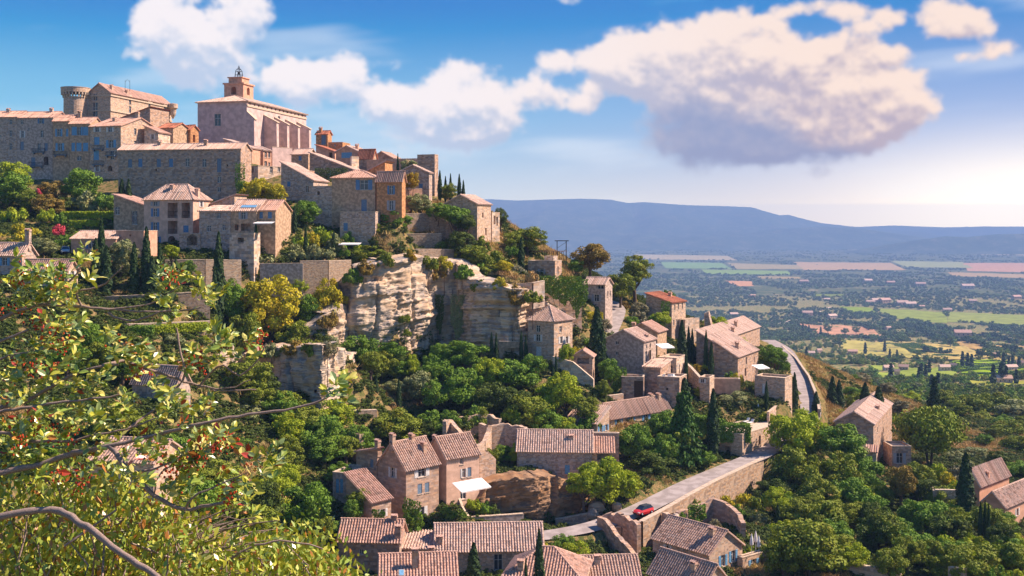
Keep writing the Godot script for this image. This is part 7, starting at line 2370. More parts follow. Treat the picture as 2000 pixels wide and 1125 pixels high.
func make_trees() -> void:
	rng.seed = 40
	# [kind, px, top, width, d, foot of the crown]
	var zones := [
		["in the gardens below the rampart row", [
			["bright", 30, 312, 62, 276], ["mid", 18, 335, 104, 268, 420], ["mid", 160, 326, 80, 268, 425], ["russet", 100, 348, 66, 266], ["russet", 95, 378, 72, 258], ["oak", 60, 372, 60, 262], ["dark", 130, 385, 60, 262]]],
		["beside the long stone building", [["yellow", 498, 343, 72, 262, 402], ["yellow", 535, 358, 58, 263, 405], ["mid", 475, 352, 30, 264]]],
		["between the cypresses of the left terrace", [["olive", 236, 462, 66, 209, 560], ["bright", 335, 478, 30, 214], ["oak", 330, 545, 50, 202], ["mid", 365, 505, 40, 214]]],
		["on the ledge left of the cliff", [["yellow", 525, 530, 122, 221, 690], ["yellow", 640, 541, 72, 228, 650], ["mid", 600, 575, 62, 226, 680], ["oak", 575, 620, 80, 218, 700], ["mid", 455, 545, 56, 218, 640], ["bright", 585, 543, 36, 229], ["oak", 480, 600, 70, 214, 700], ["dark", 625, 640, 50, 222]]],
		["in the terrace gardens under the ochre house", [["mid", 600, 388, 52, 247, 440], ["mid", 770, 408, 76, 251, 475], ["oak", 735, 430, 60, 249, 480], ["oak", 715, 478, 74, 242, 552], ["mid", 890, 398, 62, 259, 445], ["mid", 855, 395, 52, 262, 430], ["olive", 818, 376, 50, 262, 418], ["dark", 908, 415, 44, 258, 455]]],
		["on the bluff above the cliff", [["oak", 920, 478, 70, 254, 540], ["dark", 900, 450, 60, 256, 500], ["yellow", 985, 508, 46, 251, 556], ["oak", 950, 515, 56, 252, 560], ["mid", 870, 470, 46, 257]]],
		["on the crest beyond the bluff", [["oak", 1030, 443, 88, 274, 490], ["oak", 1004, 452, 50, 270, 490], ["dark", 978, 406, 30, 278, 440], ["russet", 1153, 470, 78, 287, 538], ["oak", 1240, 497, 74, 302, 560], ["oak", 1212, 528, 60, 292, 590], ["mid", 1125, 505, 34, 284], ["oak", 875, 358, 36, 280], ["olive", 800, 308, 44, 296]]],
		["in the dense grove under the cliff", [["mid", 700, 650, 72, 226, 730], ["oak", 745, 684, 70, 224, 770], ["bright", 800, 690, 46, 226, 740], ["olive", 820, 725, 66, 220, 790], ["mid", 905, 664, 92, 230, 722], ["mid", 860, 668, 50, 231, 715], ["mid", 905, 714, 92, 219, 800], ["mid", 1010, 698, 96, 224, 780], ["bright", 960, 700, 70, 223, 760], ["dark", 960, 745, 70, 216, 810], ["oak", 1030, 770, 92, 213, 860], ["bright", 1105, 722, 74, 220, 800], ["bright", 1075, 745, 60, 219, 810], ["oak", 1140, 765, 60, 219, 820], ["mid", 850, 740, 60, 216, 800], ["olive", 770, 740, 50, 220, 800], ["mid", 780, 700, 60, 226, 760], ["dark", 720, 720, 60, 222, 800], ["mid", 1190, 695, 40, 236, 750], ["bright", 1105, 668, 36, 233, 715], ["oak", 1180, 740, 40, 228, 780], ["mid", 660, 690, 46, 222, 750]]],
		["in the ravine left of the ruins", [["oak", 770, 797, 122, 203, 880], ["bright", 612, 818, 74, 192, 890], ["mid", 640, 850, 96, 187, 940], ["bright", 580, 778, 70, 199, 830], ["olive", 495, 766, 110, 190, 850], ["olive", 470, 790, 96, 186, 880], ["mid", 540, 820, 80, 190, 880], ["mid", 600, 935, 112, 162, 1050], ["dark", 520, 940, 90, 158, 1040], ["oak", 490, 980, 110, 146, 1080], ["oak", 700, 955, 50, 172, 1000], ["mid", 400, 830, 90, 168, 900], ["oak", 420, 900, 100, 156, 980], ["bright", 560, 900, 60, 172, 960], ["mid", 660, 1010, 50, 168, 1050], ["mid", 720, 1010, 50, 171, 1045], ["dark", 300, 850, 90, 150, 950], ["mid", 200, 960, 110, 128, 1060], ["oak", 60, 880, 120, 130, 980], ["dark", 120, 800, 90, 150, 880], ["bright", 1010, 865, 40, 200], ["mid", 985, 868, 46, 201, 910], ["mid", 880, 800, 60, 208, 850], ["dark", 830, 815, 50, 206, 860], ["oak", 930, 790, 60, 212, 840], ["mid", 700, 850, 60, 194, 900], ["oak", 560, 850, 70, 182, 930], ["mid", 660, 900, 60, 182, 950], ["bright", 430, 950, 80, 150, 1030], ["dark", 350, 930, 90, 140, 1020], ["oak", 250, 800, 90, 156, 880], ["mid", 460, 850, 70, 176, 920], ["oak", 620, 1000, 70, 160, 1060], ["mid", 560, 1040, 80, 150, 1120]]],
		["above the road bend", [["bright", 1180, 888, 112, 192, 985], ["bright", 1140, 905, 70, 191, 975], ["bright", 1225, 915, 66, 193, 990], ["mid", 1240, 828, 84, 210, 910], ["mid", 1285, 850, 84, 212, 930], ["dark", 1270, 880, 90, 207, 950], ["mid", 1378, 876, 48, 214, 930], ["mid", 1120, 826, 44, 212], ["bright", 1085, 828, 44, 214], ["dark", 1200, 850, 60, 212, 900]]],
		["on the pool terrace slope", [["bright", 1370, 755, 44, 247, 805], ["olive", 1430, 763, 66, 248, 805], ["mid", 1512, 672, 60, 275, 715], ["oak", 1500, 680, 50, 280], ["bright", 1385, 705, 30, 262], ["gold", 1360, 710, 24, 258], ["bright", 1290, 605, 44, 285, 645], ["grey", 1250, 590, 40, 292], ["mid", 1232, 618, 36, 280], ["bright", 1400, 615, 50, 300, 650], ["mid", 1425, 630, 40, 305], ["bright", 1440, 655, 40, 300]]],
		["in the big grove right of the road", [["bright", 1545, 800, 100, 226, 900], ["bright", 1580, 790, 80, 232, 880], ["mid", 1640, 825, 100, 226, 900], ["olive", 1660, 850, 70, 232, 910], ["oak", 1560, 868, 110, 212, 960], ["oak", 1640, 880, 100, 214, 970], ["mid", 1690, 885, 76, 224, 960], ["oak", 1600, 930, 90, 200, 1020], ["mid", 1660, 930, 90, 206, 1020], ["oak", 1610, 968, 104, 186, 1060], ["oak", 1580, 1012, 160, 165, 1140], ["oak", 1530, 1040, 90, 163, 1130], ["oak", 1640, 1040, 80, 170, 1130], ["dark", 1520, 905, 60, 212, 980], ["dark", 1540, 940, 70, 206, 1020], ["mid", 1700, 960, 80, 205, 1040]]],
		["in the gardens on the right", [["russet", 1760, 906, 66, 214, 975], ["mid", 1815, 970, 96, 194, 1060], ["oak", 1860, 990, 76, 196, 1050], ["mid", 1740, 1010, 86, 188, 1080], ["mid", 1790, 1035, 80, 176, 1110], ["mid", 1850, 1050, 90, 176, 1110], ["oak", 1905, 1062, 110, 162, 1140], ["oak", 1965, 1050, 96, 166, 1140], ["bright", 1980, 1040, 60, 182], ["mid", 1700, 1035, 60, 185], ["dark", 1950, 880, 60, 262], ["mid", 1985, 900, 60, 255], ["olive", 1900, 870, 60, 285], ["olive", 1870, 880, 50, 275], ["mid", 1950, 1010, 40, 196], ["mid", 1745, 1075, 60, 170], ["bright", 1870, 985, 60, 205]]],
		["on the dry slope behind the umbrella pine", [["oak", 1890, 770, 90, 400], ["oak", 1950, 765, 100, 410], ["olive", 1985, 780, 80, 380], ["oak", 1910, 805, 90, 360], ["oak", 1960, 820, 90, 340], ["grey", 1890, 840, 70, 330], ["oak", 1990, 850, 80, 310], ["grey", 1855, 810, 60, 350], ["oak", 1840, 760, 60, 410], ["olive", 1800, 780, 50, 390], ["bright", 1770, 770, 40, 380], ["mid", 1665, 755, 44, 320], ["mid", 1730, 800, 44, 300]]],
		["by the lower roofs", [["bright", 1122, 1052, 62, 166, 1115], ["mid", 1098, 1042, 50, 170, 1090], ["mid", 806, 990, 44, 173, 1060], ["mid", 690, 975, 44, 170, 1020]]],
		["on the far left terrace", [["olive", 85, 465, 56, 212], ["mid", 60, 500, 50, 206], ["dark", 30, 630, 70, 182], ["mid", 15, 690, 80, 172], ["mid", 120, 690, 60, 172], ["oak", 310, 690, 70, 182], ["bright", 395, 655, 40, 194], ["olive", 330, 650, 70, 188], ["olive", 370, 680, 60, 188]]],
	]
	var say := {"oak": "olive green rounded tree", "dark": "dark green rounded tree", "bright": "bright green leafy tree", "yellow": "yellow green billowing tree", "gold": "golden yellow tree", "olive": "silvery olive tree", "grey": "dry greyish tree", "mid": "fresh green rounded tree", "russet": "brownish russet tree", "pine": "pine"}
	for z in zones:
		for q in z[1]:
			var size_word := "small " if q[3] * q[4] < 11000.0 else "large " if q[3] * q[4] > 20000.0 else ""
			var words := near_label(size_word + say[q[0]], site(q[1], q[2], q[4]), z[0])
			tree(q[0], q[1], q[2], q[3], q[4], words, near_group if near_group else "trees " + z[0], q[5] if q.size() > 5 else 0.0)
	for z in [[420, 700, 164, 200, 15, "in the ravine left of the ruins"], [1500, 1760, 165, 228, 22, "in the big grove right of the road"], [1690, 2010, 160, 232, 18, "in the gardens on the right"], [690, 1180, 208, 230, 14, "in the dense grove under the cliff"], [20, 420, 130, 176, 12, "in the ravine left of the ruins"], [1230, 1340, 206, 222, 5, "above the road bend"], [1640, 2020, 300, 480, 46, "on the dry slope behind the umbrella pine"]]:
		for k in z[4]:
			var px := rng.randf_range(z[0], z[1])
			var d := rng.randf_range(z[2], z[3])
			var p := Vector3((px - 1000.0) / F * d, 0, -d)
			var close := false
			for r in refs:
				if Vector2(p.x - r[0].x, p.z - r[0].z).length() < r[2] * 0.75 + 3.0:
					close = true
			for rd in roads:
				for q in rd.pts:
					if Vector2(p.x - q.x, p.z - q.z).length() < 7.0:
						close = true
			if close:
				continue
			var top := ground(p.x, p.z) + rng.randf_range(4.5, 8.0)
			var kind: String = ["mid", "oak", "bright", "mid", "dark", "oak"][rng.randi() % 6] if d < 295.0 else ["oak", "olive", "mid", "grey", "bright", "oak"][rng.randi() % 6]
			if d > 295.0:
				top -= 3.0
			var across := rng.randf_range(4.5, 8.0)
			tree(kind, px, HY - top / d * F, across / d * F, d, ("slender " if across < 5.6 else "broad " if across > 7.0 else "") + say[kind] + " " + z[5], "trees " + z[5])
	tree("gold", 803, 334, 38, 263, "golden yellow tree in front of the grey gable", "", 372)
	# cypresses
	for q in [
		["tall cypress of the pair beside the long stone building", [[238, 350, 440, 18, 250], [251, 350, 440, 17, 250]]],
		["dark cypress in the row on the left terrace", [[198, 424, 600, 21, 207], [187, 466, 600, 22, 206], [208, 480, 600, 26, 205], [262, 474, 600, 21, 206], [286, 444, 595, 23, 207], [312, 478, 595, 20, 208], [297, 500, 595, 24, 206]]],
		["lone tall cypress below the lean-to stone house", [[427, 454, 614, 24, 214]]],
		["smaller cypress leaning against the lone tall one", [[419, 520, 612, 14, 212]]],
		["slim cypress in the clipped shrub garden", [[541, 410, 476, 10, 236], [575, 402, 452, 10, 240], [597, 440, 482, 9, 236], [652, 450, 490, 8, 238], [343, 500, 540, 8, 214], [500, 432, 500, 11, 229]]],
		["skyline cypress beyond the square tower", [[859, 333, 378, 9, 280], [870, 344, 380, 7, 282], [880, 339, 380, 7, 282], [897, 340, 380, 9, 284], [905, 352, 382, 8, 284], [777, 300, 335, 6, 296]]],
		["cypress on the crest road beside the flat roofed house", [[1018, 463, 526, 13, 264]]],
		["slim cypress of the two pairs at the cliff foot", [[960, 649, 702, 9, 234], [969, 650, 702, 8, 234], [1018, 646, 700, 8, 236], [1027, 654, 700, 8, 236]]],
		["very tall broad cypress beside the large grey gable", [[1166, 600, 752, 36, 240]]],
		["cypress grown into the tallest cypress by the grey gable", [[1177, 640, 748, 16, 239]]],
		["slim cypress below the small porch of the cliff house", [[1080, 712, 760, 9, 229], [1086, 690, 758, 7, 230]]],
		["pointed cypress below the red roof house", [[1332, 625, 686, 18, 272], [1345, 638, 672, 10, 276], [1352, 642, 672, 9, 276]]],
		["paired cypress in front of the dark stone house", [[1379, 645, 716, 10, 262], [1389, 668, 730, 11, 258], [1340, 680, 720, 8, 250]]],
		["cypress beside the curved ochre wall", [[1337, 738, 802, 26, 237]]],
		["cypress on the pool terrace side", [[1393, 760, 872, 25, 224], [1391, 768, 838, 10, 236], [1497, 744, 794, 9, 246]]],
		["clipped green column between block and road", [[1552, 728, 776, 14, 258]]],
		["cypress on the dry bank by the rising road", [[1594, 765, 830, 18, 264], [1626, 736, 822, 24, 292], [1639, 742, 822, 20, 292]]],
		["cypress behind the tall brown house", [[1690, 748, 832, 30, 278], [1716, 756, 842, 34, 276]]],
		["tall dark cypress in the right garden", [[1886, 886, 1014, 36, 206]]],
		["slim cypress of the three by the rose house", [[1915, 980, 1060, 10, 190], [1924, 978, 1060, 9, 190], [1931, 984, 1060, 9, 189]]],
		["small cypress at the edge of the grove", [[1519, 984, 1044, 11, 190], [1767, 1104, 1140, 9, 168]]],
		["cypress in front of the long tan house", [[925, 1060, 1150, 28, 157]]],
		["slim cypress beside the hip roofed low house", [[1053, 1034, 1160, 21, 150], [1027, 1090, 1165, 9, 149]]],
		["cypress beside the grove wall under the cliff", [[735, 735, 795, 12, 214], [779, 740, 800, 11, 214], [838, 806, 860, 9, 208]]],
	]:
		for c in q[1]:
			cypress(c[0], c[1], c[2], c[3], c[4], q[0])
	# cedar with tiers of boughs
	var tip := site(1335, 765, 214)
	var g := ground(tip.x, tip.z)
	var t := thing("cedar_tree", "broad dark cedar with drooping boughs above the road", "tree", Vector3(tip.x, g, tip.z))
	var tr := MB.new()
	tr.tube([Vector3(0, -0.5, 0), Vector3(0, tip.y - g - 0.5, 0)], [0.4, 0.06], 7)
	part("trunk", tr.mesh(), M.bark, t)
	part("crown", proto.spire, M.leaf_cedar, t, Vector3(0, 0.6, 0)).scale = Vector3(5.6, tip.y - g - 0.6, 5.6)
	var tip2 := site(1825, 738, 340)
	var t2 := thing("fir_tree", "dark ragged fir on the dry slope", "tree", Vector3(tip2.x, ground(tip2.x, tip2.z), tip2.z))
	var h2 := tip2.y - t2.position.y
	part("trunk", proto.trunk0, M.bark, t2).scale = Vector3(3, h2, 3)
	part("crown", proto.spire, M.leaf_cypress, t2, Vector3(0, 0.6, 0)).scale = Vector3(3.4, h2 - 0.6, 2.7)
	# umbrella pine
	var top := site(1815, 808, 262)
	var g3 := ground(top.x, top.z)
	var u := thing("umbrella_pine", "wide umbrella pine with two bare trunks", "tree", Vector3(top.x, g3, top.z))
	var hh := top.y - g3
	for sg in [-1.0, 1.0]:
		var um := MB.new()
		um.tube([Vector3(sg * 0.3, -0.6, 0), Vector3(sg * 0.8, hh * 0.35, 0), Vector3(sg * 2.2, hh * 0.62, 0.3), Vector3(sg * 4.2, hh * 0.8, 0)], [0.34, 0.26, 0.2, 0.08], 7)
		um.tube([Vector3(sg * 0.8, hh * 0.35, 0), Vector3(sg * 0.3, hh * 0.6, -1.0), Vector3(-sg * 1.0, hh * 0.82, -2.0)], [0.2, 0.15, 0.05], 6)
		part("trunk", um.mesh(), M.bark, u)
	part("crown", proto.umbrella, M.leaf_pine, u, Vector3(0, hh * 0.66, 0)).scale = Vector3(9.0, hh * 0.95, 9.0)
	# shrubs
	for z in [
		["clipped shrub in the gardens below the rampart", [["leaf_olive", 175, 372, 56, 262], ["leaf_mid", 205, 368, 50, 262], ["leaf_bright", 28, 396, 54, 252], ["leaf_bright", 92, 400, 40, 250], ["leaf_mid", 118, 415, 30, 248], ["leaf_mid", 212, 378, 40, 258]]],
		["yellow green shrub on the parking bank", [["leaf_yellow", 42, 432, 44, 235], ["leaf_yellow", 66, 438, 36, 234], ["leaf_yellow", 8, 450, 30, 232], ["leaf_yellow", 40, 452, 50, 228]]],
		["round green bush by the parking", [["leaf_mid", 126, 450, 42, 226], ["leaf_bright", 150, 452, 30, 224]]],
		["round grey green shrub in the terrace garden", [["leaf_olive", 518, 470, 62, 232], ["leaf_olive", 575, 472, 46, 234], ["leaf_olive", 614, 476, 42, 235], ["leaf_olive", 640, 477, 36, 236], ["leaf_grey", 562, 412, 34, 242], ["leaf_olive", 535, 441, 30, 238], ["leaf_olive", 655, 455, 46, 240]]],
		["green garden bush among the terrace paths", [["leaf_mid", 525, 452, 50, 236], ["leaf_bright", 590, 448, 50, 240], ["leaf_bright", 640, 440, 50, 243], ["leaf_russet", 555, 447, 36, 239], ["leaf_mid", 570, 455, 32, 238], ["leaf_mid", 680, 452, 36, 245], ["leaf_yellow", 610, 452, 40, 240], ["leaf_mid", 550, 430, 34, 240], ["leaf_mid", 625, 432, 60, 246], ["leaf_bright", 700, 470, 60, 246], ["leaf_mid", 665, 470, 40, 240], ["leaf_bright", 740, 470, 60, 249], ["leaf_mid", 780, 470, 40, 253]]],
		["hillside bush on the bluff slope", [["leaf_oak", 945, 490, 50, 257], ["leaf_mid", 925, 505, 60, 253], ["leaf_oak", 965, 485, 46, 259], ["leaf_grey", 1010, 508, 50, 258], ["leaf_oak", 890, 525, 50, 252], ["leaf_russet", 865, 505, 50, 252], ["leaf_oak", 960, 540, 50, 250], ["leaf_yellow", 875, 480, 40, 256], ["leaf_mid", 1000, 475, 30, 264], ["leaf_oak", 940, 460, 40, 262], ["leaf_russet", 845, 500, 60, 247], ["leaf_mid", 950, 560, 40, 246], ["leaf_grey", 915, 540, 40, 248]]],
		["scrub bush clinging to the rock ledges", [["leaf_grey", 630, 668, 50, 208], ["leaf_oak", 600, 662, 46, 208], ["leaf_olive", 650, 655, 50, 212], ["leaf_oak", 560, 668, 30, 205], ["leaf_russet", 420, 640, 60, 198], ["leaf_grey", 395, 640, 50, 195], ["leaf_oak", 790, 610, 26, 234], ["leaf_oak", 795, 640, 22, 234], ["leaf_russet", 640, 600, 50, 223], ["leaf_oak", 1040, 560, 40, 238], ["leaf_russet", 1010, 555, 50, 240], ["leaf_olive", 530, 662, 46, 206.5], ["leaf_russet", 572, 660, 44, 203.5], ["leaf_oak", 612, 656, 50, 200.5], ["leaf_grey", 640, 662, 40, 200], ["leaf_mid", 500, 668, 40, 208.5], ["leaf_russet", 715, 505, 40, 230.5], ["leaf_oak", 752, 490, 40, 232.5], ["leaf_gold", 800, 486, 30, 237], ["leaf_oak", 838, 492, 44, 243], ["leaf_yellow", 868, 496, 40, 247], ["leaf_mid", 905, 512, 44, 246], ["leaf_oak", 940, 538, 40, 243], ["leaf_yellow", 975, 540, 34, 240], ["leaf_mid", 690, 520, 44, 230]]],
		["bush in the grove edge under the cliff", [["leaf_mid", 870, 700, 50, 224], ["leaf_bright", 940, 690, 40, 230], ["leaf_mid", 840, 690, 40, 228], ["leaf_mid", 930, 790, 50, 212], ["leaf_mid", 1060, 820, 50, 214], ["leaf_olive", 750, 750, 40, 220], ["leaf_mid", 1150, 800, 50, 218], ["leaf_bright", 1000, 790, 40, 212], ["leaf_dark", 860, 810, 50, 208], ["leaf_dark", 900, 800, 50, 208]]],
		["street garden bush below the crest trees", [["leaf_bright", 1140, 620, 40, 262], ["leaf_olive", 1185, 640, 36, 262], ["leaf_grey", 1180, 620, 30, 268], ["leaf_yellow", 1150, 610, 40, 268], ["leaf_olive", 1135, 655, 34, 250], ["leaf_yellow", 1130, 672, 30, 245], ["leaf_mid", 1215, 650, 34, 268], ["leaf_bright", 1225, 640, 26, 272], ["leaf_grey", 1250, 600, 44, 286], ["leaf_mid", 1275, 612, 40, 284], ["leaf_mid", 1150, 655, 30, 250], ["leaf_bright", 1270, 588, 50, 298], ["leaf_mid", 1300, 560, 40, 310], ["leaf_yellow", 1230, 575, 50, 305], ["leaf_russet", 1220, 585, 24, 298]]],
		["terrace garden bush beside the pool", [["leaf_bright", 1405, 735, 30, 254], ["leaf_mid", 1425, 725, 24, 256], ["leaf_yellow", 1440, 728, 30, 254], ["leaf_olive", 1505, 712, 34, 268], ["leaf_mid", 1530, 700, 30, 275], ["leaf_bright", 1500, 800, 36, 242], ["leaf_mid", 1475, 798, 30, 246], ["leaf_bright", 1450, 795, 30, 248]]],
		["dry bank bush right of the rising road", [["leaf_oak", 1665, 780, 40, 300], ["leaf_bright", 1640, 790, 40, 290], ["leaf_russet", 1680, 770, 40, 320], ["leaf_mid", 1620, 775, 24, 295], ["leaf_grey", 1720, 780, 40, 320], ["leaf_oak", 1760, 800, 50, 310], ["leaf_grey", 1800, 800, 40, 330], ["leaf_oak", 1650, 740, 40, 340], ["leaf_oak", 1690, 730, 40, 360], ["leaf_mid", 1740, 745, 40, 370]]],
		["garden bush around the right hand houses", [["leaf_bright", 1830, 900, 50, 235], ["leaf_grey", 1870, 905, 60, 240], ["leaf_yellow", 1850, 920, 40, 228], ["leaf_mid", 1800, 925, 60, 222], ["leaf_bright", 1870, 930, 40, 220], ["leaf_olive", 1900, 900, 60, 245], ["leaf_grey", 1945, 1010, 40, 200], ["leaf_bright", 1840, 1040, 60, 178], ["leaf_bright", 1900, 1035, 60, 182], ["leaf_mid", 1770, 985, 60, 198], ["leaf_mid", 1680, 1060, 50, 180], ["leaf_lime", 1880, 1060, 60, 172], ["leaf_mid", 1940, 1090, 60, 160], ["leaf_bright", 1990, 1100, 60, 158], ["leaf_mid", 1720, 985, 50, 200], ["leaf_olive", 1720, 1000, 40, 196], ["leaf_mid", 1960, 940, 50, 232]]],
		["bush below the lower road wall", [["leaf_oak", 1360, 975, 30, 190], ["leaf_yellow", 1450, 960, 60, 204], ["leaf_oak", 1475, 965, 50, 203], ["leaf_mid", 1440, 985, 40, 196], ["leaf_olive", 1480, 1000, 40, 192], ["leaf_mid", 1330, 1000, 26, 184], ["leaf_mid", 1500, 1020, 40, 186], ["leaf_grey", 1395, 1010, 30, 184], ["leaf_yellow", 1415, 965, 40, 200], ["leaf_yellow", 1060, 1055, 50, 170], ["leaf_grey", 1080, 1070, 50, 166], ["leaf_bright", 1470, 1060, 40, 172], ["leaf_bright", 1420, 1118, 30, 160], ["leaf_mid", 1490, 1085, 30, 172]]],
		["courtyard shrub by the pink fronted house", [["leaf_bright", 925, 968, 34, 184], ["leaf_mid", 945, 972, 40, 185], ["leaf_mid", 880, 990, 30, 180], ["leaf_mid", 900, 992, 26, 181], ["leaf_dark", 965, 985, 30, 185], ["leaf_mid", 870, 985, 24, 180], ["leaf_oak", 960, 870, 34, 198], ["leaf_dark", 1100, 1015, 26, 188]]],
	]:
		for q in z[1]:
			var mat: String = q[0] if M.has(q[0]) else "leaf_bright"
			var words: String = z[0]
			var tone: String = {"leaf_bright": "bright green ", "leaf_yellow": "yellow green ", "leaf_gold": "golden ", "leaf_olive": "silvery green ", "leaf_grey": "dry grey green ", "leaf_russet": "brownish ", "leaf_dark": "dark green ", "leaf_oak": "olive green "}.get(mat, "fresh green ")
			var called := near_label(tone + "bush", site(q[1], q[2], q[4]), "", tone + words.replace("round ", "").replace("green ", "").replace("yellow ", "").replace("grey ", ""))
			shrub(mat, q[1], q[2], q[3], q[4], called, near_group if near_group else z[0] + " group")
	shrub("flower_pink", 116, 437, 27, 228, "pink flowering oleander by the parking", "", 2.0)
	shrub("flower_pink", 75, 368, 16, 262, "small red flowering bush below the rampart", "", 1.4)
	shrub("dry_grass", 1040, 520, 32, 247, "big tuft of dry straw coloured pampas grass", "", 4.0, "pampas_grass")
	# hedges and climbers
	hedge(125, 414, 254, 238, 416, 252, 2.2, 2.2, "leaf_bright", "bright vine hedge in front of the rampart garden", 0.22)
	hedge(140, 432, 246, 195, 433, 245, 1.4, 1.6, "leaf_bright", "lower clipped hedge under the vine hedge", 0.2)
	hedge(128, 640, 184, 222, 638, 185, 4.2, 2.4, "leaf_mid", "tall dark clipped hedge with a bright top", 0.16)
	hedge(222, 640, 185.5, 300, 638, 187, 3.6, 2.4, "leaf_mid", "clipped hedge behind the flowering branches", 0.16)
	hedge(300, 638, 189, 405, 630, 194, 1.0, 3.0, "leaf_bright", "strip of bright lawn hedge on the terrace edge", 0.16)
	hedge(20, 672, 176, 90, 670, 177, 2.4, 2.0, "leaf_mid", "left end clipped hedge low on the terrace", 0.15)
	hedge(1352, 806, 232, 1408, 826, 226, 2.6, 2.2, "leaf_mid", "oleander hedge along the front of the pool terrace", 0.2)
	hedge(1405, 822, 227, 1464, 836, 226, 2.8, 2.4, "leaf_mid", "rounded oleander hedge at the corner of the pool terrace", 0.2)
	hedge(1788, 942, 218, 1828, 940, 219, 2.4, 3.0, "leaf_dark", "dark clipped hedge under the umbrella pine", 0.18)
	hedge(1140, 612, 264, 1172, 610, 266, 1.2, 2.5, "leaf_yellow", "sunlit trimmed hedge beside the upper street", 0.18)
	ivy(1098, 538, 250.5, 9.5, 7.5, 2600, "leaf_mid", "thick ivy hanging over the wall above the cliff house", -0.3, 1.2)
	ivy(1128, 545, 252, 5.0, 9.5, 1400, "leaf_mid", "ivy column hanging beside the grey pitched roof house", -0.2, 0.9)
	ivy(897, 575, 245.5, 4.2, 13.0, 1900, "leaf_olive", "long curtain of ivy hanging down the cliff", 0.2, 0.9)
	ivy(858, 575, 246.5, 2.0, 11.0, 700, "leaf_dark", "dark streak of ivy in the cliff cleft", 0.0, 0.6)
	ivy(648, 328, 288, 9.0, 6.0, 1500, "leaf_dark", "dark ivy around the bright blue door", -0.2, 0.7)
	ivy(470, 318, 271, 2.6, 12.0, 600, "leaf_mid", "ivy on the corner of the long stone building", -0.15, 0.5)
	ivy(1360, 984, 186.0, 3.2, 5.0, 700, "leaf_mid", "ivy hanging on the sunlit ruin wall", 0.2, 0.6)
	ivy(808, 975, 173.5, 4.0, 7.0, 1000, "leaf_mid", "creeper on the tall brown stone house", -0.75, 0.6)
	ivy(742, 995, 169.5, 2.6, 4.5, 500, "leaf_mid", "creeper on the brown lean-to house", -0.75, 0.5)
	ivy(1200, 715, 239, 5.5, 7.5, 1200, "leaf_mid", "fig like creeper at the foot of the large grey gable", -0.2, 1.4)
	ivy(1300, 588, 288, 2.4, 5.0, 300, "leaf_mid", "green creeper on the red roof house corner", -0.5, 0.4)


var near_group := ""


func near_label(what: String, at: Vector3, zone: String, fall := "") -> String:
	var best := 15.0
	var said := ""
	for r in refs:
		var d: float = Vector2(at.x - r[0].x, at.z - r[0].z).length() - r[2] * 0.5
		if d < best and (what + r[1]).count(" ") + 3 < 16:
			best = d
			said = r[1]
	near_group = "plants near the " + said if said else ""
	if said:
		return what + " near the " + said
	return fall if fall else what + " " + zone


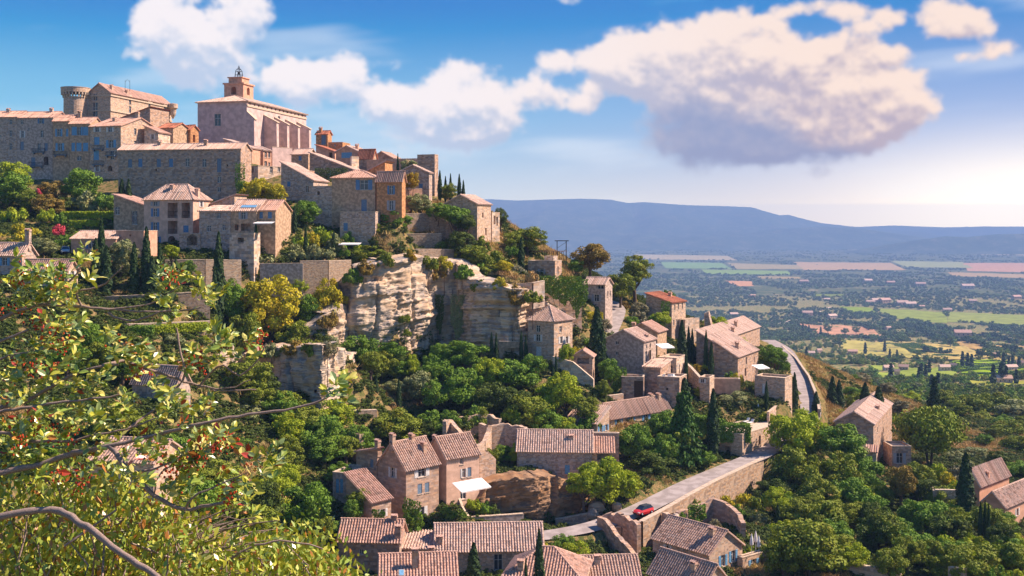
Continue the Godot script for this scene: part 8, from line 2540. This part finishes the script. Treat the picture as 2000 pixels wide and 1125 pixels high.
func make_small_things() -> void:
	rng.seed = 50
	var road: Array = roads[0].pts
	var c := site(1256, 1000, 186)
	var best: Vector3 = road[0]
	for p in road:
		if p.distance_to(c) < best.distance_to(c):
			best = p
	make_car("red hatchback with a black roof parked on the lower road", Vector3(c.x, best.y + 0.05, c.z), PI + 0.72, lin(0.55, 0.012, 0.015), lin(0.05, 0.055, 0.06))
	var j := site(128, 487, 217)
	make_car("silver blue off road car parked above the left terrace", Vector3(j.x, ground(j.x, j.z), j.z), -1.2, lin(0.35, 0.42, 0.48), lin(0.5, 0.52, 0.52))
	var w := site(1146, 543, 282)
	make_car("white car parked under the crest trees", Vector3(w.x, ground(w.x, w.z), w.z), 0.2, lin(0.75, 0.75, 0.75), lin(0.7, 0.7, 0.7))
	awning(912, 938, 180, 0.68, 6.0, 2.6, 1.0, "white awning over the courtyard of the pink fronted house")
	awning(519, 433, 229, -0.2, 4.2, 1.6, 0.3, "white awning on the small blue shuttered house")
	awning(1292, 671, 250, 0.5, 3.6, 2.6, 0.7, "white shade sail between the terrace houses")
	awning(1478, 712, 255, 0.5, 3.4, 2.6, 0.6, "pale awning beside the two level roof")
	awning(686, 474, 239, -0.1, 4.6, 2.0, 0.3, "pale canvas carport roof in the terrace garden")
	# the pool terrace
	var deck := site(1450, 849, 224).y
	for q in [[1365, 246], [1441, 250], [1481, 246]]:
		parasol(Vector3((q[0] - 1000.0) / F * q[1], deck - 0.4, -q[1]), 3.2, "closed white parasol on the pool terrace")
	for q in [[1424, 246], [1434, 244], [1446, 242], [1458, 240], [1466, 238.5], [1412, 248]]:
		lounger(Vector3((q[0] - 1000.0) / F * q[1], deck - 0.35, -q[1]), -0.9 + rng.randf() * 0.3)
	var pd := thing("pool", "small pale pool basin on the terrace by the road", "pool", site(1500, 785, 258), -0.6)
	var pb := MB.new()
	pb.box(Vector3(-4.5, -0.6, -2.2), Vector3(4.5, 0.0, 2.2))
	part("rim", pb.mesh(), M.limestone, pd)
	var wb := MB.new()
	wb.box(Vector3(-4.0, 0.0, -1.7), Vector3(4.0, 0.02, 1.7))
	part("water", wb.mesh(), M.canvas, pd)
	for q in [[1482, 1070, 168], [1468, 1066, 169], [1476, 1060, 171]]:
		parasol(site(q[0], q[1] + 12, q[2]), 2.8, "closed parasol on the flat terrace house")
	# white chairs on the upper terrace
	for q in [[1296, 735], [1304, 737], [1312, 735], [1318, 738], [1308, 733]]:
		var p := site(q[0], q[1], 237)
		var t := thing("terrace_chair", "white chair on the stone terrace block", "chair", Vector3(p.x, site(1327, 738, 235).y - 0.35, p.z), rng.randf() * TAU, "white chairs on the stone terrace")
		for e in [["seat", Vector3(-0.3, 0.4, -0.3), Vector3(0.3, 0.46, 0.3)], ["backrest", Vector3(-0.3, 0.46, -0.3), Vector3(0.3, 0.9, -0.24)]]:
			var mb := MB.new()
			mb.box(e[1], e[2])
			part(e[0], mb.mesh(), M.canvas, t)
		for x in [-0.26, 0.26]:
			for z in [-0.26, 0.26]:
				var lg := MB.new()
				lg.box(Vector3(x - 0.03, 0, z - 0.03), Vector3(x + 0.03, 0.4, z + 0.03))
				part("leg", lg.mesh(), M.whitewood, t)
	# the pergola and the scaffold behind the flat roofed house
	var pg := thing("pergola", "curved slatted pergola behind the flat roofed stone house", "pergola", site(1066, 508, 276))
	for k in 18:
		var an := -0.9 + 1.8 * k / 17.0
		var o := Vector3(sin(an) * 5.6, 0, 2.0 - cos(an) * 3.0)
		var ps := MB.new()
		ps.tube([o + Vector3(0, -1.5, 0), o + Vector3(0, 2.2, 0)], [0.07, 0.07], 5)
		part("post", ps.mesh(), M.brownwood, pg)
		var sl := MB.new()
		sl.box(Vector3(-0.08, 2.2, -2.0), Vector3(0.08, 2.32, 2.0), Color.WHITE, Transform3D(Basis(Vector3.UP, -an * 0.6), o))
		part("slat", sl.mesh(), M.brownwood, pg)
	var sc := thing("scaffold", "small metal lookout scaffold on the crest", "scaffold", site(1097, 502, 290))
	for x in [-1.2, 1.2]:
		for z in [-1.0, 1.0]:
			var ps := MB.new()
			ps.tube([Vector3(x, -4.0, z), Vector3(x, 4.2, z)], [0.06, 0.06], 5)
			part("pole", ps.mesh(), M.iron, sc)
	var dk := MB.new()
	dk.box(Vector3(-1.8, 4.2, -1.3), Vector3(1.8, 4.4, 1.3))
	part("deck", dk.mesh(), M.iron, sc)
	for y in [0.5, 2.4]:
		var br := MB.new()
		br.tube([Vector3(-1.2, y, 1.0), Vector3(1.2, y + 1.6, 1.0)], [0.04, 0.04], 4)
		part("brace", br.mesh(), M.iron, sc)
	# gazebo below the cliff house
	var gz := {"n": "gazebo", "cat": "gazebo", "lab": "small tiled gazebo with a dark opening beside the tallest cypress", "c": 1157, "l": 1119, "b": 748, "e": 698, "d": 233, "th": 10, "ln": 5, "roof": "z", "rise": 1.4, "wm": "stone_brown", "win": [["f", 1139, 704, 2.6, 1.3, "o"]]}
	house(gz)
	# boulders by the road and dry rocks
	for q in [[1158, 1005, 190, 1.1], [1165, 995, 192, 1.5], [1205, 990, 191, 0.9], [1320, 1010, 183, 0.7], [560, 880, 188, 1.4], [575, 905, 184, 1.2], [1565, 885, 232, 0.7]]:
		var p := site(q[0], q[1], q[2])
		var bt := thing("boulder", "pale limestone boulder on the dry verge", "rock", p, rng.randf() * TAU, "boulders on the verge")
		var mb := MB.new()
		var prof := []
		for k in 7:
			prof.append(Vector2(q[3] * sin(PI * k / 6.0) * rng.randf_range(0.85, 1.1) + 0.01, -q[3] * cos(PI * k / 6.0)))
		mb.lathe(prof, 8)
		part("rock", mb.mesh(), M.rock, bt)


func make_ground_cover() -> void:
	rng.seed = 60
	var lists := {"dry": [], "scrub": [], "green": []}
	var n := 0
	while n < 46000:
		n += 1
		var px := rng.randf_range(-60.0, 2060.0)
		var d := rng.randf_range(140.0, 330.0)
		if n % 5 == 0:
			px = rng.randf_range(1560.0, 2060.0)
			d = rng.randf_range(300.0, 490.0)
		var x := (px - 1000.0) / F * d
		if x < hx0 + 8 or x > hx0 + (hnx - 1) * hstep - 8:
			continue
		var y := ground(x, -d)
		var py := HY - y / d * F
		if py < 395 or py > 1180:
			continue
		var close := false
		for rd in roads:
			for p in rd.pts:
				if Vector2(p.x - x, p.z + d).length_squared() < 16.0:
					close = true
		if close:
			continue
		var k := noise_a.get_noise_2d(x * 1.6, d * 1.6)
		var dryness := k - 0.2 + (0.5 if px > 740 and px < 1120 and py < 570 else 0.0) + (0.55 if px > 1560 and px < 1800 and py < 850 else 0.0) + (0.45 if px > 1280 and px < 1500 and py > 940 else 0.0) + (0.25 if px > 1850 and py < 880 else 0.0)
		var r := rng.randf_range(0.5, 1.5)
		var b := Basis(Vector3.UP, rng.randf() * TAU)
		var t := rng.randf_range(0.7, 1.3)
		var at := Vector3(x, y - 0.05, -d)
		if dryness > 0.22 or rng.randf() < 0.04:
			lists.dry.append([Transform3D(b.scaled(Vector3(r * 1.3, r * 0.8, r * 1.3)), at), Color(t, t * rng.randf_range(0.85, 1.1), t)])
		else:
			lists["scrub" if rng.randf() < 0.55 else "green"].append([Transform3D(b.scaled(Vector3(r, r * rng.randf_range(0.5, 0.9), r)), at), Color(t, t, t)])
	for q in [["dry_grass", "straw coloured dry grass over the open slopes", "dry", "dry0", "dry_grass"], ["undergrowth", "low dark green undergrowth between the gardens", "scrub", "mid2", "leaf_under"], ["ground_plants", "low bright green ground plants on the terraces", "green", "mid0", "leaf_dark"]]:
		scatter_trees(q[0], q[1], lists[q[2]], proto[q[3]], M[q[4]])
		get_child(get_child_count() - 1).set_meta("category", "ground cover")
